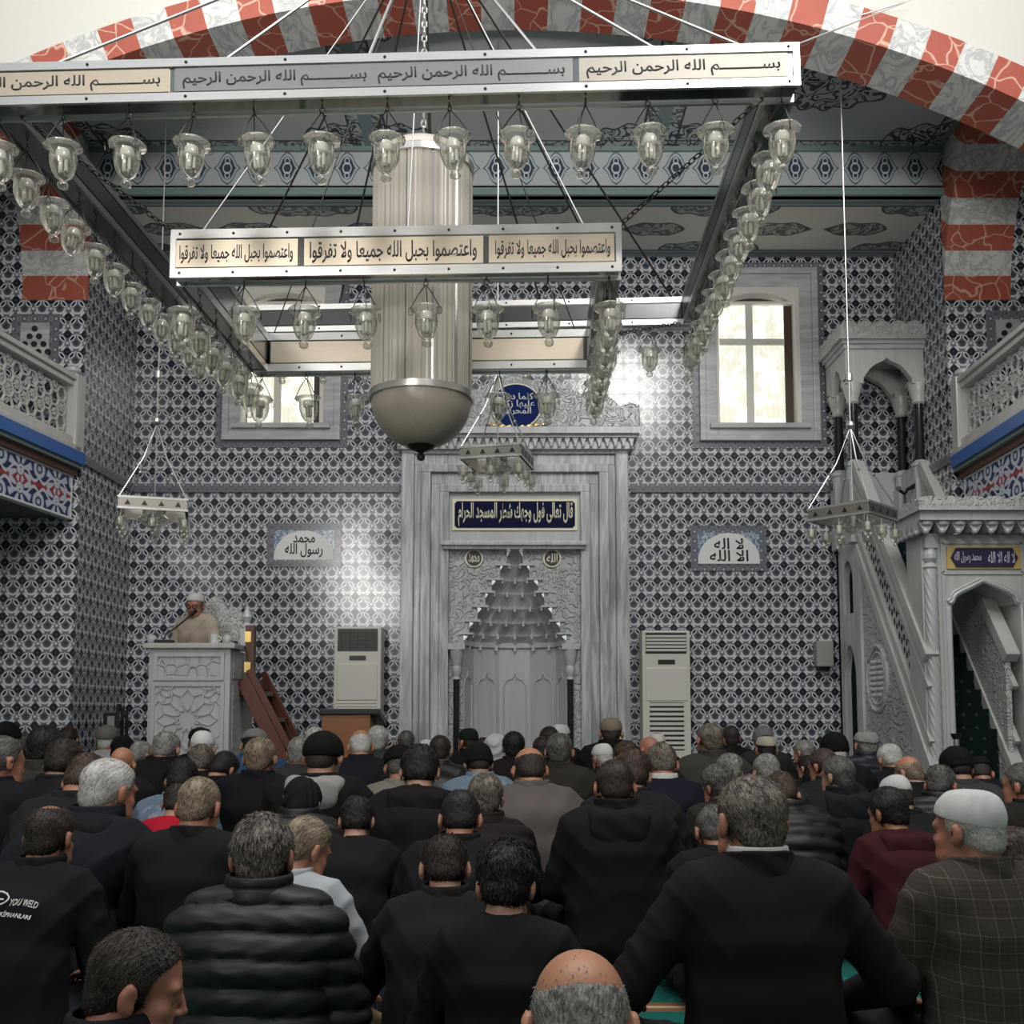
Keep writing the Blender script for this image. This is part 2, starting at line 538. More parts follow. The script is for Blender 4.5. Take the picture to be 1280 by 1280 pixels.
# ------------------------------------------------------------------ mesh helpers
class MB:
    def __init__(s): s.bm = bmesh.new(); s.mi = 0
    def _f(s, vs):
        try:
            f = s.bm.faces.new(vs); f.material_index = s.mi; return f
        except ValueError: return None
    def box(s, a, b, mat=None):
        (x0, y0, z0), (x1, y1, z1) = a, b
        x0, x1 = sorted((x0, x1)); y0, y1 = sorted((y0, y1)); z0, z1 = sorted((z0, z1))
        ps = [(x0, y0, z0), (x1, y0, z0), (x1, y1, z0), (x0, y1, z0), (x0, y0, z1), (x1, y0, z1), (x1, y1, z1), (x0, y1, z1)]
        if mat is not None: ps = [mat @ Vector(p) for p in ps]
        v = [s.bm.verts.new(p) for p in ps]
        for q in ((3, 2, 1, 0), (4, 5, 6, 7), (0, 1, 5, 4), (1, 2, 6, 5), (2, 3, 7, 6), (3, 0, 4, 7)):
            s._f([v[i] for i in q])
        return s
    def bar(s, p, q, w, h=None, up=(0, 0, 1)):
        """a square bar from p to q"""
        h = h or w
        p, q = Vector(p), Vector(q)
        d = (q - p).normalized()
        u = Vector(up)
        if abs(d.dot(u)) > 0.98: u = Vector((0, 1, 0))
        r = d.cross(u).normalized() * (w / 2)
        u = r.cross(d).normalized() * (h / 2)
        v = [s.bm.verts.new(c + a * r + b * u) for c in (p, q) for a, b in ((-1, -1), (1, -1), (1, 1), (-1, 1))]
        for f in ((0, 1, 2, 3), (7, 6, 5, 4), (0, 4, 5, 1), (1, 5, 6, 2), (2, 6, 7, 3), (3, 7, 4, 0)):
            s._f([v[i] for i in f])
        return s
    def tube(s, pts, r, n=8, cap=True):
        pts = [Vector(p) for p in pts]
        rs = r if isinstance(r, (list, tuple)) else [r] * len(pts)
        rings = []
        for i, p in enumerate(pts):
            d = (pts[min(i + 1, len(pts) - 1)] - pts[max(i - 1, 0)]).normalized()
            u = Vector((0, 0, 1)) if abs(d.z) < 0.9 else Vector((1, 0, 0))
            a = d.cross(u).normalized(); b = a.cross(d).normalized()
            rings.append([s.bm.verts.new(p + (a * math.cos(2 * PI * k / n) + b * math.sin(2 * PI * k / n)) * rs[i]) for k in range(n)])
        for i in range(len(rings) - 1):
            for k in range(n):
                s._f([rings[i][k], rings[i][(k + 1) % n], rings[i + 1][(k + 1) % n], rings[i + 1][k]])
        if cap:
            s._f(rings[0][::-1]); s._f(rings[-1])
        return s
    def lathe(s, prof, c=(0, 0, 0), n=24, a0=0.0, a1=2 * PI, rib=0.0, axis='z'):
        """prof: (radius, height) pairs"""
        c = Vector(c)
        full = abs(a1 - a0 - 2 * PI) < 1e-6
        m = n if full else n + 1
        rings = []
        for (r, h) in prof:
            ring = []
            for k in range(m):
                t = a0 + (a1 - a0) * k / n
                rr = r * (1 + (rib if k % 2 else 0))
                ring.append(s.bm.verts.new(c + Vector((rr * math.cos(t), rr * math.sin(t), h))))
            rings.append(ring)
        for i in range(len(rings) - 1):
            for k in range(n):
                k2 = (k + 1) % m
                s._f([rings[i][k], rings[i][k2], rings[i + 1][k2], rings[i + 1][k]])
        return s
    def prism(s, poly, f0, f1):
        """poly: 2-D outline; f0 / f1 map (u, v) to the two end faces"""
        a = [s.bm.verts.new(f0(u, v)) for u, v in poly]
        b = [s.bm.verts.new(f1(u, v)) for u, v in poly]
        n = len(poly)
        s._f(a); s._f(b[::-1])
        for i in range(n):
            s._f([a[(i + 1) % n], a[i], b[i], b[(i + 1) % n]])
        return s
    def xz(s, poly, y0, y1):
        return s.prism(poly, lambda u, v: (u, y0, v), lambda u, v: (u, y1, v))
    def yz(s, poly, x0, x1):
        return s.prism(poly, lambda u, v: (x0, u, v), lambda u, v: (x1, u, v))
    def quad(s, a, b, c, d):
        s._f([s.bm.verts.new(p) for p in (a, b, c, d)]); return s
    def ball(s, c, r, n=12, sq=(1, 1, 1)):
        prof = [(max(1e-4, r * math.sin(PI * i / (n // 2 + 2))), -r * math.cos(PI * i / (n // 2 + 2))) for i in range(n // 2 + 3)]
        k0 = len(s.bm.verts)
        s.lathe([(p[0], p[1]) for p in prof], (0, 0, 0), n)
        s.bm.verts.ensure_lookup_table()
        for v in s.bm.verts[k0:]:
            v.co = Vector((v.co.x * sq[0] + c[0], v.co.y * sq[1] + c[1], v.co.z * sq[2] + c[2]))
        return s
    def obj(s, name, mats, parent=None, smooth=False, bevel=0.0, angle=40):
        me = bpy.data.meshes.new(name)
        bmesh.ops.recalc_face_normals(s.bm, faces=s.bm.faces)
        if bevel:
            ed = [e for e in s.bm.edges if len(e.link_faces) == 2 and e.calc_face_angle(0) > R(50)]
            bmesh.ops.bevel(s.bm, geom=ed, offset=bevel, segments=2, affect='EDGES', profile=0.7)
        s.bm.to_mesh(me); s.bm.free()
        if smooth:
            me.polygons.foreach_set('use_smooth', [True] * len(me.polygons))
            me.set_sharp_from_angle(angle=R(angle))
        return link(name, me, mats, parent)
def link(name, me, mats, parent=None):
    o = bpy.data.objects.new(name, me)
    COL.objects.link(o)
    for m in (mats if isinstance(mats, (list, tuple)) else [mats]):
        me.materials.append(M[m] if isinstance(m, str) else m)
    if parent is not None: o.parent = parent
    return o
def tag(o, label, cat=None, group=None, kind=None):
    if label: o['label'] = label
    if cat: o['category'] = cat
    if group: o['group'] = group
    if kind: o['kind'] = kind
    return o
def struct(o, label=None, cat=None):
    o['kind'] = 'structure'
    if label: o['label'] = label
    if cat: o['category'] = cat
    return o
def empty(name, loc=(0, 0, 0), rz=0.0):
    o = bpy.data.objects.new(name, None)
    COL.objects.link(o)
    o.location = loc
    o.rotation_euler = (0, 0, rz)
    o.empty_display_size = 0.1
    return o
def copy_tree(src, parent=None):
    c = src.copy()
    COL.objects.link(c)
    c.parent = parent
    for ch in src.children:
        copy_tree(ch, c)
    return c
def pxbox(mb, x0, y0, x1, y1, Yf, Yb):
    """a box whose front face fills the pixel rectangle at depth Yf"""
    ym = (y0 + y1) / 2
    return mb.box((xx(x0, ym, Yf), Yf, zz(y1, Yf)), (xx(x1, ym, Yf), Yb, zz(y0, Yf)))

# ------------------------------------------------------------------ lettering
_AR = {'ا': (0xFE8D, 2), 'ب': (0xFE8F, 4), 'ة': (0xFE93, 2), 'ت': (0xFE95, 4), 'ج': (0xFE9D, 4), 'ح': (0xFEA1, 4), 'خ': (0xFEA5, 4),
       'د': (0xFEA9, 2), 'ذ': (0xFEAB, 2), 'ر': (0xFEAD, 2), 'ز': (0xFEAF, 2), 'س': (0xFEB1, 4), 'ش': (0xFEB5, 4), 'ص': (0xFEB9, 4),
       'ض': (0xFEBD, 4), 'ط': (0xFEC1, 4), 'ظ': (0xFEC5, 4), 'ع': (0xFEC9, 4), 'غ': (0xFECD, 4), 'ف': (0xFED1, 4), 'ق': (0xFED5, 4),
       'ك': (0xFED9, 4), 'ل': (0xFEDD, 4), 'م': (0xFEE1, 4), 'ن': (0xFEE5, 4), 'ه': (0xFEE9, 4), 'و': (0xFEED, 2), 'ى': (0xFEEF, 2),
       'ي': (0xFEF1, 4), 'إ': (0xFE87, 2), 'أ': (0xFE83, 2)}
def shape_arabic(t):
    t = t.replace('لا', '\u0001')
    out = []
    def dual(c): return c == '\u0640' or (c in _AR and _AR[c][1] == 4)
    def joins(c): return c == '\u0640' or c in _AR or c == '\u0001'
    for i, c in enumerate(t):
        pv = i > 0 and dual(t[i - 1]) and joins(c)
        nx = i + 1 < len(t) and dual(c) and joins(t[i + 1])
        if c == '\u0001': out.append(chr(0xFEFB + (1 if pv else 0)))
        elif c in _AR:
            b, n = _AR[c]
            k = (3 if nx else 1) if pv else (2 if nx else 0)
            out.append(chr(b + k))
        else: out.append(c)
    return ''.join(reversed(out))
def text_mesh(name, body, w, h, thick=0.002, bold=0.0, arabic=True, spacing=1.0, shear=0.0):
    """lettering in the XZ plane, centred, facing -Y, w wide and h high"""
    c = bpy.data.curves.new(name, 'FONT')
    lines = body.split('\n')
    c.body = '\n'.join(shape_arabic(l) for l in lines) if arabic else body
    c.align_x = 'CENTER'
    c.space_character = spacing
    c.space_line = 0.8
    c.shear = shear
    c.offset = bold
    c.resolution_u = 2
    o = bpy.data.objects.new(name, c)
    COL.objects.link(o)
    bpy.context.view_layer.update()
    dg = bpy.context.evaluated_depsgraph_get()
    tmp = o.evaluated_get(dg).to_mesh()
    bm = bmesh.new(); bm.from_mesh(tmp)
    o.evaluated_get(dg).to_mesh_clear()
    bpy.data.objects.remove(o); bpy.data.curves.remove(c)
    xs = [v.co.x for v in bm.verts]; ys = [v.co.y for v in bm.verts]
    x0, x1, y0, y1 = min(xs), max(xs), min(ys), max(ys)
    sx, sy = w / (x1 - x0), h / (y1 - y0)
    for v in bm.verts:
        v.co = Vector(((v.co.x - (x0 + x1) / 2) * sx, 0, (v.co.y - (y0 + y1) / 2) * sy))
    r = bmesh.ops.extrude_face_region(bm, geom=bm.faces[:])
    for g in r['geom']:
        if isinstance(g, bmesh.types.BMVert): g.co.y -= thick
    bmesh.ops.recalc_face_normals(bm, faces=bm.faces)
    me = bpy.data.meshes.new(name)
    bm.to_mesh(me); bm.free()
    return me
def letters(name, body, cx, cz, y, w, h, mat, parent, **k):
    me = text_mesh(name, body, w, h, **k)
    o = link(name, me, mat, parent)
    o.location = (cx, y, cz)
    return o
# ------------------------------------------------------------------ the setting
W, P = 12.2, 10.72                       # qibla wall, front of the piers
XL, XR = -4.62, 4.66
HX = 7.6                                  # side walls of the hall
YF, YB = 8.1, 8.62                        # front and back of the great arch
ZL = zz(246, P)                           # lower ceiling
ZU = zz(188, P)                           # upper ceiling
ZS = zz(375, P)                           # springing of the side arches
XA = xx(1264, 375, P)                     # outer edge of the side arch
ZTOP = 9.7

b = MB(); b.box((-HX, -5, -0.12), (HX, W + 1.4, 0))
struct(b.obj('floor', 'green_carpet'), 'green prayer carpet with row stripes covering the hall floor', 'floor')

# window openings in pixels: x0, x1, y0, y1
WIN = ((303, 406, 362, 531), (895, 999, 362, 531))
def cells(xs, zs, hole):
    for i in range(len(xs) - 1):
        for j in range(len(zs) - 1):
            if not hole((xs[i] + xs[i + 1]) / 2, (zs[j] + zs[j + 1]) / 2):
                yield xs[i], xs[i + 1], zs[j], zs[j + 1]
wr = [(xx(a, 450, W), xx(b_, 450, W), zz(d, W), zz(c, W)) for a, b_, c, d in WIN]
mh = (xx(572, 800, W), xx(712, 800, W), -0.1, zz(690, W))
xs = sorted([XL - 0.3, XR + 0.3, wr[0][0], wr[0][1], mh[0], mh[1], wr[1][0], wr[1][1]])
zs = sorted([0, ZL + 0.3, wr[0][2], wr[0][3], mh[3]])
def hole(x, z):
    return any(r[0] < x < r[1] and r[2] < z < r[3] for r in wr + [mh])
b = MB()
for x0, x1, z0, z1 in cells(xs, zs, hole):
    b.box((x0, W, z0), (x1, W + 0.22, z1))
struct(b.obj('wall_back', 'glazed_tile'), 'navy and white glazed tile wall behind the prayer niche', 'wall')

# piers: front faces and the returns that run back to the qibla wall
for nm, sx, xe, lab in (('wall_left', -1, XL, 'left'), ('wall_right', 1, XR, 'right')):
    b = MB(); b.box((xe, P, 0), (sx * HX, W + 0.22, ZTOP))
    struct(b.obj(nm, 'glazed_tile'), 'tiled pier and aisle wall on the %s of the niche bay' % lab, 'wall')
b = MB()
for sx in (-1, 1):
    b.box((sx * HX, -5, 0), (sx * (HX + 0.2), W + 0.22, ZTOP))
struct(b.obj('wall_hall_sides', 'hall_wall'), 'plain side walls of the prayer hall', 'wall')
b = MB()
for x0, x1, z0, z1 in cells([-HX, -4.6, -2.0, 2.0, 4.6, HX], [0, 3.8, 6.6, ZTOP], lambda x, z: 3.8 < z < 6.6 and 2.0 < abs(x) < 4.6):
    b.box((x0, -5.2, z0), (x1, -5, z1))
struct(b.obj('wall_rear', 'hall_wall'), 'plain rear wall of the prayer hall with two openings', 'wall')

# tile bands
zb0, zb1 = zz(616, W), zz(605, W)
b = MB()
b.box((XL, W - 0.03, zb0), (xx(500, 610, W), W + 0.1, zb1))
b.box((xx(789, 610, W), W - 0.03, zb0), (XR, W + 0.1, zb1))
b.box((XL - 0.1, P - 0.03, zb0), (XL + 0.03, W, zb1))
b.box((XR + 0.1, P - 0.03, zb0), (XR - 0.03, W, zb1))
b.box((-HX, P - 0.03, zb0), (XL, P + 0.1, zb1))
b.box((XR, P - 0.03, zb0), (HX, P + 0.1, zb1))
struct(b.obj('trim_1', 'border_tile'), 'patterned border tile band running round the niche bay', 'trim')
b = MB()
b.box((XL, W - 0.02, zz(320, W)), (XR, W + 0.1, ZL + 0.1))
b.box((XL, P, zz(320, W)), (XL + 0.02, W, ZL + 0.1))
b.box((XR, P, zz(320, W)), (XR - 0.02, W, ZL + 0.1))
struct(b.obj('trim_2', 'frieze_paint'), 'painted blue frieze under the lower ceiling', 'trim')
b = MB()
t = 0.085
for (x0, x1, y0, y1) in ((281, 427, 330, 551), (873, 1022, 337, 552), ):
    X0, X1, Z0, Z1 = xx(x0, 450, W), xx(x1, 450, W), zz(y1, W), zz(y0, W)
    b.box((X0 - t, W - 0.012, Z0 - t), (X0, W + 0.1, Z1 + t)); b.box((X1, W - 0.012, Z0 - t), (X1 + t, W + 0.1, Z1 + t))
    b.box((X0, W - 0.012, Z0 - t), (X1, W + 0.1, Z0)); b.box((X0, W - 0.012, Z1), (X1, W + 0.1, Z1 + t))
struct(b.obj('trim_3', 'border_tile'), 'border tiles framing the two windows', 'trim')

# ceilings
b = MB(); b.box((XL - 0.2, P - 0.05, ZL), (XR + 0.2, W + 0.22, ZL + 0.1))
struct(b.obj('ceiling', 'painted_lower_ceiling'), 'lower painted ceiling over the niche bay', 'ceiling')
b = MB(); b.box((XL - 0.2, YF + 0.1, ZU), (XR + 0.2, P, ZU + 0.1))
struct(b.obj('ceiling_upper', 'painted_upper_ceiling'), 'upper ceiling painted with grey arabesque medallions', 'ceiling')
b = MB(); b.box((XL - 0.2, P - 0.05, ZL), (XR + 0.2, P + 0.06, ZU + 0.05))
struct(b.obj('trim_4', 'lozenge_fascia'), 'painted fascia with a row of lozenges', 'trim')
b = MB()
b.box((XL, P - 0.09, ZL - 0.02), (XR, P - 0.05, ZL + 0.06)); b.box((XL, P - 0.09, ZU - 0.05), (XR, P - 0.05, ZU))
struct(b.obj('trim_5', 'balcony_teal'), 'grey green mouldings along the fascia', 'trim')

# great arch across the bay: alternating red and white voussoirs
zc = zz(1460, YF)
RI, RO = 1500 / FPX * YF, 1545 / FPX * YF
step = R(20.9) / 12
b = MB()
for k in range(-18, 18):
    a0, a1 = k * step, (k + 1) * step
    if abs(RI * math.sin((a0 + a1) / 2)) > 5.35: continue
    b.mi = k % 2
    for q in range(2):
        t0, t1 = a0 + (a1 - a0) * q / 2, a0 + (a1 - a0) * (q + 1) / 2
        poly = [(r_ * math.sin(t_), zc + r_ * math.cos(t_)) for r_, t_ in ((RI, t0), (RI, t1), (RO, t1), (RO, t0))]
        b.xz(poly, YF, YB)
struct(b.obj('wall_great_arch', ['red_marble', 'white_marble']), 'great arch of alternating red and white voussoirs', 'arch')
b = MB()
ang = [(-1 + 2 * i / 60) * R(46) for i in range(61)]
for i in range(60):
    t0, t1 = ang[i], ang[i + 1]
    p = [(RO * math.sin(t0), zc + RO * math.cos(t0)), (RO * math.sin(t1), zc + RO * math.cos(t1))]
    if abs(p[0][0]) > HX and abs(p[1][0]) > HX: continue
    b.xz([p[0], p[1], (p[1][0], ZTOP), (p[0][0], ZTOP)], YF + 0.03, YB)
struct(b.obj('wall_over_arch', 'plaster_cream'), 'cream plaster wall above the great arch', 'wall')

# side arches that spring from the piers towards the hall
RS = 2.0
for sx, xe, xo, lab in ((-1, XL, -XA + 0.05, 'left'), (1, XR, XA, 'right')):
    b = MB()
    n = 13
    for k in range(n):
        a0, a1 = R(98) * k / n, R(98) * (k + 1) / n
        b.mi = k % 2
        for q in range(2):
            t0, t1 = a0 + (a1 - a0) * q / 2, a0 + (a1 - a0) * (q + 1) / 2
            poly = [(P - RS + r_ * math.cos(t_), ZS + r_ * math.sin(t_)) for r_, t_ in ((RS, t0), (RS, t1), (RS + 0.42, t1), (RS + 0.42, t0))]
            b.yz([(min(u, P + 0.02), v) for u, v in poly], xe - sx * 0.012, xo)
    struct(b.obj('wall_side_arch', ['red_marble', 'white_marble']), 'striped red and white side arch over the %s balcony' % lab, 'arch')
    b = MB()
    pts = [(P - RS + (RS + 0.3) * math.cos(R(98) * i / 24), ZS + (RS + 0.3) * math.sin(R(98) * i / 24)) for i in range(25)]
    for i in range(24):
        (u0, v0), (u1, v1) = pts[i], pts[i + 1]
        b.yz([(min(u0, P), v0), (min(u1, P), v1), (min(u1, P), ZTOP), (min(u0, P) + 1e-4, ZTOP)], xe, xe + sx * 0.5)
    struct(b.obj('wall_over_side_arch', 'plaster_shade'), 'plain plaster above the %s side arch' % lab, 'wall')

# ------------------------------------------------------------------ windows
def window(nm, x0, x1, y0, y1, ox0, ox1, oy0, oy1, lab):
    root = empty(nm, ((xx(x0, 450, W) + xx(x1, 450, W)) / 2, W, zz(y1, W)))
    struct(root, lab, 'window')
    A = lambda px, py, Y=W: (xx(px, 450, Y), zz(py, Y))
    X0, Z1 = A(x0, y0); X1, Z0 = A(x1, y1)
    a0, c1 = A(ox0, oy0); a1, c0 = A(ox1, oy1)
    b = MB()                                         # marble surround
    def ring(p0, p1, q0, q1, i0, i1, j0, j1, yf):
        b.box((p0, yf, q0), (i0, W + 0.02, q1)); b.box((i1, yf, q0), (p1, W + 0.02, q1))
        b.box((i0, yf, q0), (i1, W + 0.02, j0)); b.box((i0, yf, j1), (i1, W + 0.02, q1))
    m_ = 0.075
    ring(X0, X1, Z0, Z1, X0 + m_, X1 - m_, Z0 + m_, Z1 - m_, W - 0.07)
    ring(X0 + m_, X1 - m_, Z0 + m_, Z1 - m_, a0, a1, c0, c1 + 0.02, W - 0.04)
    b.box((X0 + m_ * 1.6, W - 0.10, c0 - 0.06), (X1 - m_ * 1.6, W, c0))
    b.obj('surround', 'marble_cross', root, bevel=0.006)
    b = MB()                                         # white reveal with the arched head
    b.box((a0, W - 0.04, c0), (a0 + 0.03, W + 0.2, c1)); b.box((a1 - 0.05, W - 0.04, c0), (a1, W + 0.2, c1))
    n = 14
    for i in range(n):
        u0, u1 = a0 + (a1 - a0) * i / n, a0 + (a1 - a0) * (i + 1) / n
        f = lambda u: c1 - 0.13 * ((u - (a0 + a1) / 2) / ((a1 - a0) / 2)) ** 2
        b.xz([(u0, f(u0) - 0.06), (u1, f(u1) - 0.06), (u1, f(u1)), (u0, f(u0))], W - 0.06, W + 0.2)
        b.xz([(u0, f(u0)), (u1, f(u1)), (u1, c1 + 0.03), (u0, c1 + 0.03)], W - 0.03, W + 0.2)
    b.box((a0, W + 0.02, c1 - 0.17), (a1, W + 0.1, c1 - 0.14))
    b.obj('reveal', 'window_white', root)
    b = MB()
    b.box((a0 + 0.03, W + 0.13, c0), (a0 + 0.09, W + 0.17, c1 - 0.05)); b.box((a1 - 0.15, W + 0.11, c0), (a1 - 0.05, W + 0.17, c1 - 0.05))
    zm = c0 + (c1 - c0) * 0.60
    b.box((a0 + 0.03, W + 0.13, zm), (a1 - 0.05, W + 0.17, zm + 0.05)); b.box((a0 + 0.03, W + 0.13, c1 - 0.14), (a1 - 0.05, W + 0.17, c1 - 0.05))
    b.obj('sash', 'window_brown', root)
    b = MB()
    b.box((a0 + 0.09, W + 0.145, c0), (a1 - 0.15, W + 0.15, c1 - 0.14))
    b.obj('pane', 'window_glass', root)
    b = MB()                                         # sheer curtain, gently pleated
    n = 40
    u0, u1 = a0 + 0.05, a1 - 0.155
    vs = []
    for i in range(n + 1):
        u = u0 + (u1 - u0) * i / n
        yy = W + 0.09 + 0.012 * math.sin(i * 1.9) + 0.006 * math.sin(i * 0.7)
        vs.append((b.bm.verts.new((u, yy, c0 + 0.01)), b.bm.verts.new((u, yy, c1 - 0.15))))
    for i in range(n): b._f([vs[i][0], vs[i + 1][0], vs[i + 1][1], vs[i][1]])
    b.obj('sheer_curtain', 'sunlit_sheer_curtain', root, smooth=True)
    b = MB()
    xm = a0 + (a1 - a0) * 0.42
    b.box((xm - 0.045, W + 0.062, c0 + 0.01), (xm + 0.045, W + 0.075, c1 - 0.15))
    b.box((a0 + 0.06, W + 0.06, zm), (a1 - 0.16, W + 0.073, zm + 0.08))
    b.obj('glazing_bar', 'window_white', root)
    b = MB(); b.box((a0 - 0.2, W + 0.5, c0 - 0.2), (a1 + 0.2, W + 0.52, c1 + 0.2))
    b.obj('daylight_outside', 'bright_outdoors', root)
    settle(root)
def settle(root):
    """parts were built in world space: keep them there under their root"""
    m = Matrix.LocRotScale(root.location, root.rotation_euler, root.scale).inverted()
    for ch in root.children: ch.matrix_parent_inverse = m
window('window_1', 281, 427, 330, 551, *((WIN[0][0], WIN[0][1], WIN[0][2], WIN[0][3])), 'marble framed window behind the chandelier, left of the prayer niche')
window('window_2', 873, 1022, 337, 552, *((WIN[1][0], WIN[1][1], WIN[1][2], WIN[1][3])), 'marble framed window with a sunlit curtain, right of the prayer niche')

# small pierced vents high on the piers
for (x0, x1, y0, y1, lab) in ((26, 62, 404, 452, 'pierced stone vent panel on the left pier above the balcony'), (1245, 1276, 400, 446, 'pierced stone vent panel on the right pier above the balcony')):
    root = empty('wall_vent', (xx((x0 + x1) / 2, y1, P), P, zz(y1, P)))
    tag(root, lab, 'vent')
    X0, X1, Z0, Z1 = xx(x0, 430, P), xx(x1, 430, P), zz(y1, P), zz(y0, P)
    b = MB(); b.box((X0, P - 0.02, Z0), (X1, P + 0.02, Z1)); b.obj('panel', 'marble_cross', root, bevel=0.005)
    b = MB()
    cx = (X0 + X1) / 2
    for i in range(4):
        for j in range(-i, i + 1, 1):
            if (i + j) % 2: continue
            b.lathe([(0.001, 0), (0.032, 0), (0.032, 0.012), (0.001, 0.012)], (0, 0, 0), 12)
            b.bm.verts.ensure_lookup_table()
            for v in b.bm.verts[-48:]:
                v.co = Vector((v.co.x + cx + j * 0.05, P - 0.02 - v.co.z, v.co.y + Z1 - 0.07 - i * 0.085))
    b.obj('hole', 'black_ink', root)
    settle(root)
    b = MB()
    for q in ((X0 - 0.1, Z0 - 0.1, X0, Z1 + 0.1), (X1, Z0 - 0.1, X1 + 0.1, Z1 + 0.1), (X0, Z0 - 0.1, X1, Z0), (X0, Z1, X1, Z1 + 0.1)):
        b.box((q[0], P - 0.008, q[1]), (q[2], P + 0.02, q[3]))
    struct(b.obj('trim_6', 'border_tile'), None, 'trim')

# ------------------------------------------------------------------ prayer niche
mi = empty('prayer_niche', (0, W - 0.2, 0))
tag(mi, 'tall grey marble prayer niche with stalactite hood in the middle of the tiled wall', 'prayer niche')
SYM = 643.5
lefts = [501, 517, 526, 538, 549, 561]
tops = [561, 568, 581, 591, 605, 615]
deps = [0.20, 0.15, 0.21, 0.14, 0.17]
XW = lambda px, Y=W - 0.15: xx(px, 700, Y)
b = MB()
for k in range(5):
    Yk = W - deps[k]
    l0, l1, t0, t1 = XW(lefts[k]), XW(lefts[k + 1]), zz(tops[k], W - 0.15), zz(tops[k + 1], W - 0.15)
    c2 = XW(SYM)
    r0, r1 = 2 * c2 - l0, 2 * c2 - l1
    b.box((l0, Yk, 0), (l1, W, t1)); b.box((r1, Yk, 0), (r0, W, t1)); b.box((l0, Yk, t1), (r0, W, t0))
b.obj('frame_moulding', 'marble_streaked', mi, bevel=0.012)
c2 = XW(SYM)
l5, r5 = XW(561), 2 * XW(SYM) - XW(561)
Yn = W - 0.09
b = MB(); b.box((l5, Yn, zz(686, Yn)), (r5, W, zz(614, Yn)))
b.obj('head_panel', 'marble_pale', mi)
b = MB()
pxbox(b, 551, 676, 734, 681, W - 0.27, W); pxbox(b, 553, 681, 732, 686, W - 0.22, W)
b.obj('ledge', 'marble', mi, bevel=0.01)
# pierced front with the stepped outline of the hood
hw = [(10, 686), (10, 706), (18.5, 706), (18.5, 724), (29, 724), (29, 740), (37, 740), (37, 758), (47, 758), (47, 776), (57, 776), (57, 792), (65, 792), (65, 807)]
k_ = 1 / FPX * Yn
hs = [(c2 + 0 * k_ - w * k_, zz(y, Yn)) for w, y in hw]
left = [(l5, zz(686, Yn))] + hs + [(c2 - 65 * k_, 0.0), (l5, 0.0)]
right = [(2 * c2 - x, z) for x, z in left][::-1]
b = MB(); b.xz(left, Yn, W); b.xz(right, Yn, W)
# merge the two halves above the hood
b.obj('carved_panel', 'marble_carved', mi)
for sgn in (-1, 1):
    for i in range(1, len(hw) - 1, 2):
        (w0, y0), (w1, y1) = hw[i], hw[min(i + 1, len(hw) - 1)]
        xa, xb = c2 + sgn * (w0 - 4) * k_, c2 + sgn * (w1 + 6) * k_
        z0 = zz(y0, Yn)
        b = MB(); b.box((xa, Yn - 0.03, z0 - 0.012), (xb, Yn + 0.02, z0 + 0.012)); b.obj('step_fillet', 'marble_pale', mi)
# stalactite hood: scalloped half rings that close towards the top
b = MB()
tiers = [(807, 65, 57, 8), (792, 60, 50, 8), (776, 51, 40, 7), (758, 41, 32, 6), (740, 33, 22, 5), (724, 23, 14, 4), (706, 14, 5, 3)]
ytop = [792, 776, 758, 740, 724, 706, 688]
for (y0, w0, w1, n), y1 in zip(tiers, ytop):
    za, zb_ = zz(y0, Yn), zz(y1, Yn)
    N, T = n * 8, 6
    g = []
    for j in range(T + 1):
        t = j / T
        row = []
        for i in range(N + 1):
            th = PI * i / N
            s_ = abs(math.sin(n * th))
            r = (w0 + (w1 - w0) * t ** 1.6) * k_
            r *= 1 + 0.13 * (s_ ** 0.7) * (1 - t) - 0.02
            z = za + (zb_ - za) * t - 0.35 * (za - zb_) * 0 - (0.03 * (1 - s_) if j == 0 else 0)
            row.append(b.bm.verts.new((c2 + r * math.cos(th), Yn + 0.02 + r * math.sin(th) * 0.9, z)))
        g.append(row)
    for j in range(T):
        for i in range(N): b._f([g[j][i], g[j][i + 1], g[j + 1][i + 1], g[j + 1][i]])
    # underside ledge back to the wall of the tier below
    ru = (w0 * 1.25) * k_
    under = [b.bm.verts.new((c2 + ru * math.cos(PI * i / N), Yn + 0.02 + ru * math.sin(PI * i / N) * 0.9, za + 0.012)) for i in range(N + 1)]
    for i in range(N): b._f([g[0][i], under[i], under[i + 1], g[0][i + 1]])
    for i in range(1, n):                            # pendants
        th = PI * i / n
        r = w0 * k_ * 0.96
        b.box((c2 + r * math.cos(th) - 0.013, Yn + r * math.sin(th) * 0.9 - 0.01, za - 0.035), (c2 + r * math.cos(th) + 0.013, Yn + r * math.sin(th) * 0.9 + 0.03, za + 0.03))
b.obj('stalactite_hood', 'marble', mi)
b = MB()                                            # five-sided recess
z1 = zz(800, Yn)
rN = 66 * k_
vp = [(c2 + rN * math.cos(PI * i / 5), Yn + 0.0 + rN * 1.0 * math.sin(PI * i / 5)) for i in range(6)]
for i in range(5):
    (xa, ya), (xb, yb) = vp[i], vp[i + 1]
    b.quad((xa, ya, 0), (xb, yb, 0), (xb, yb, z1), (xa, ya, z1))
    b.quad((xa * 1.3, ya + 0.3, 0), (xb * 1.3, yb + 0.3, 0), (xb * 1.3, yb + 0.3, z1), (xa * 1.3, ya + 0.3, z1))
for i in range(5): 
    (xa, ya), (xb, yb) = vp[i], vp[i + 1]
    b.bar((xa, ya - 0.01, z1 - 0.03), (xb, yb - 0.01, z1 - 0.03), 0.05, 0.06)
b.obj('recess', 'marble_pale', mi)
b = MB()
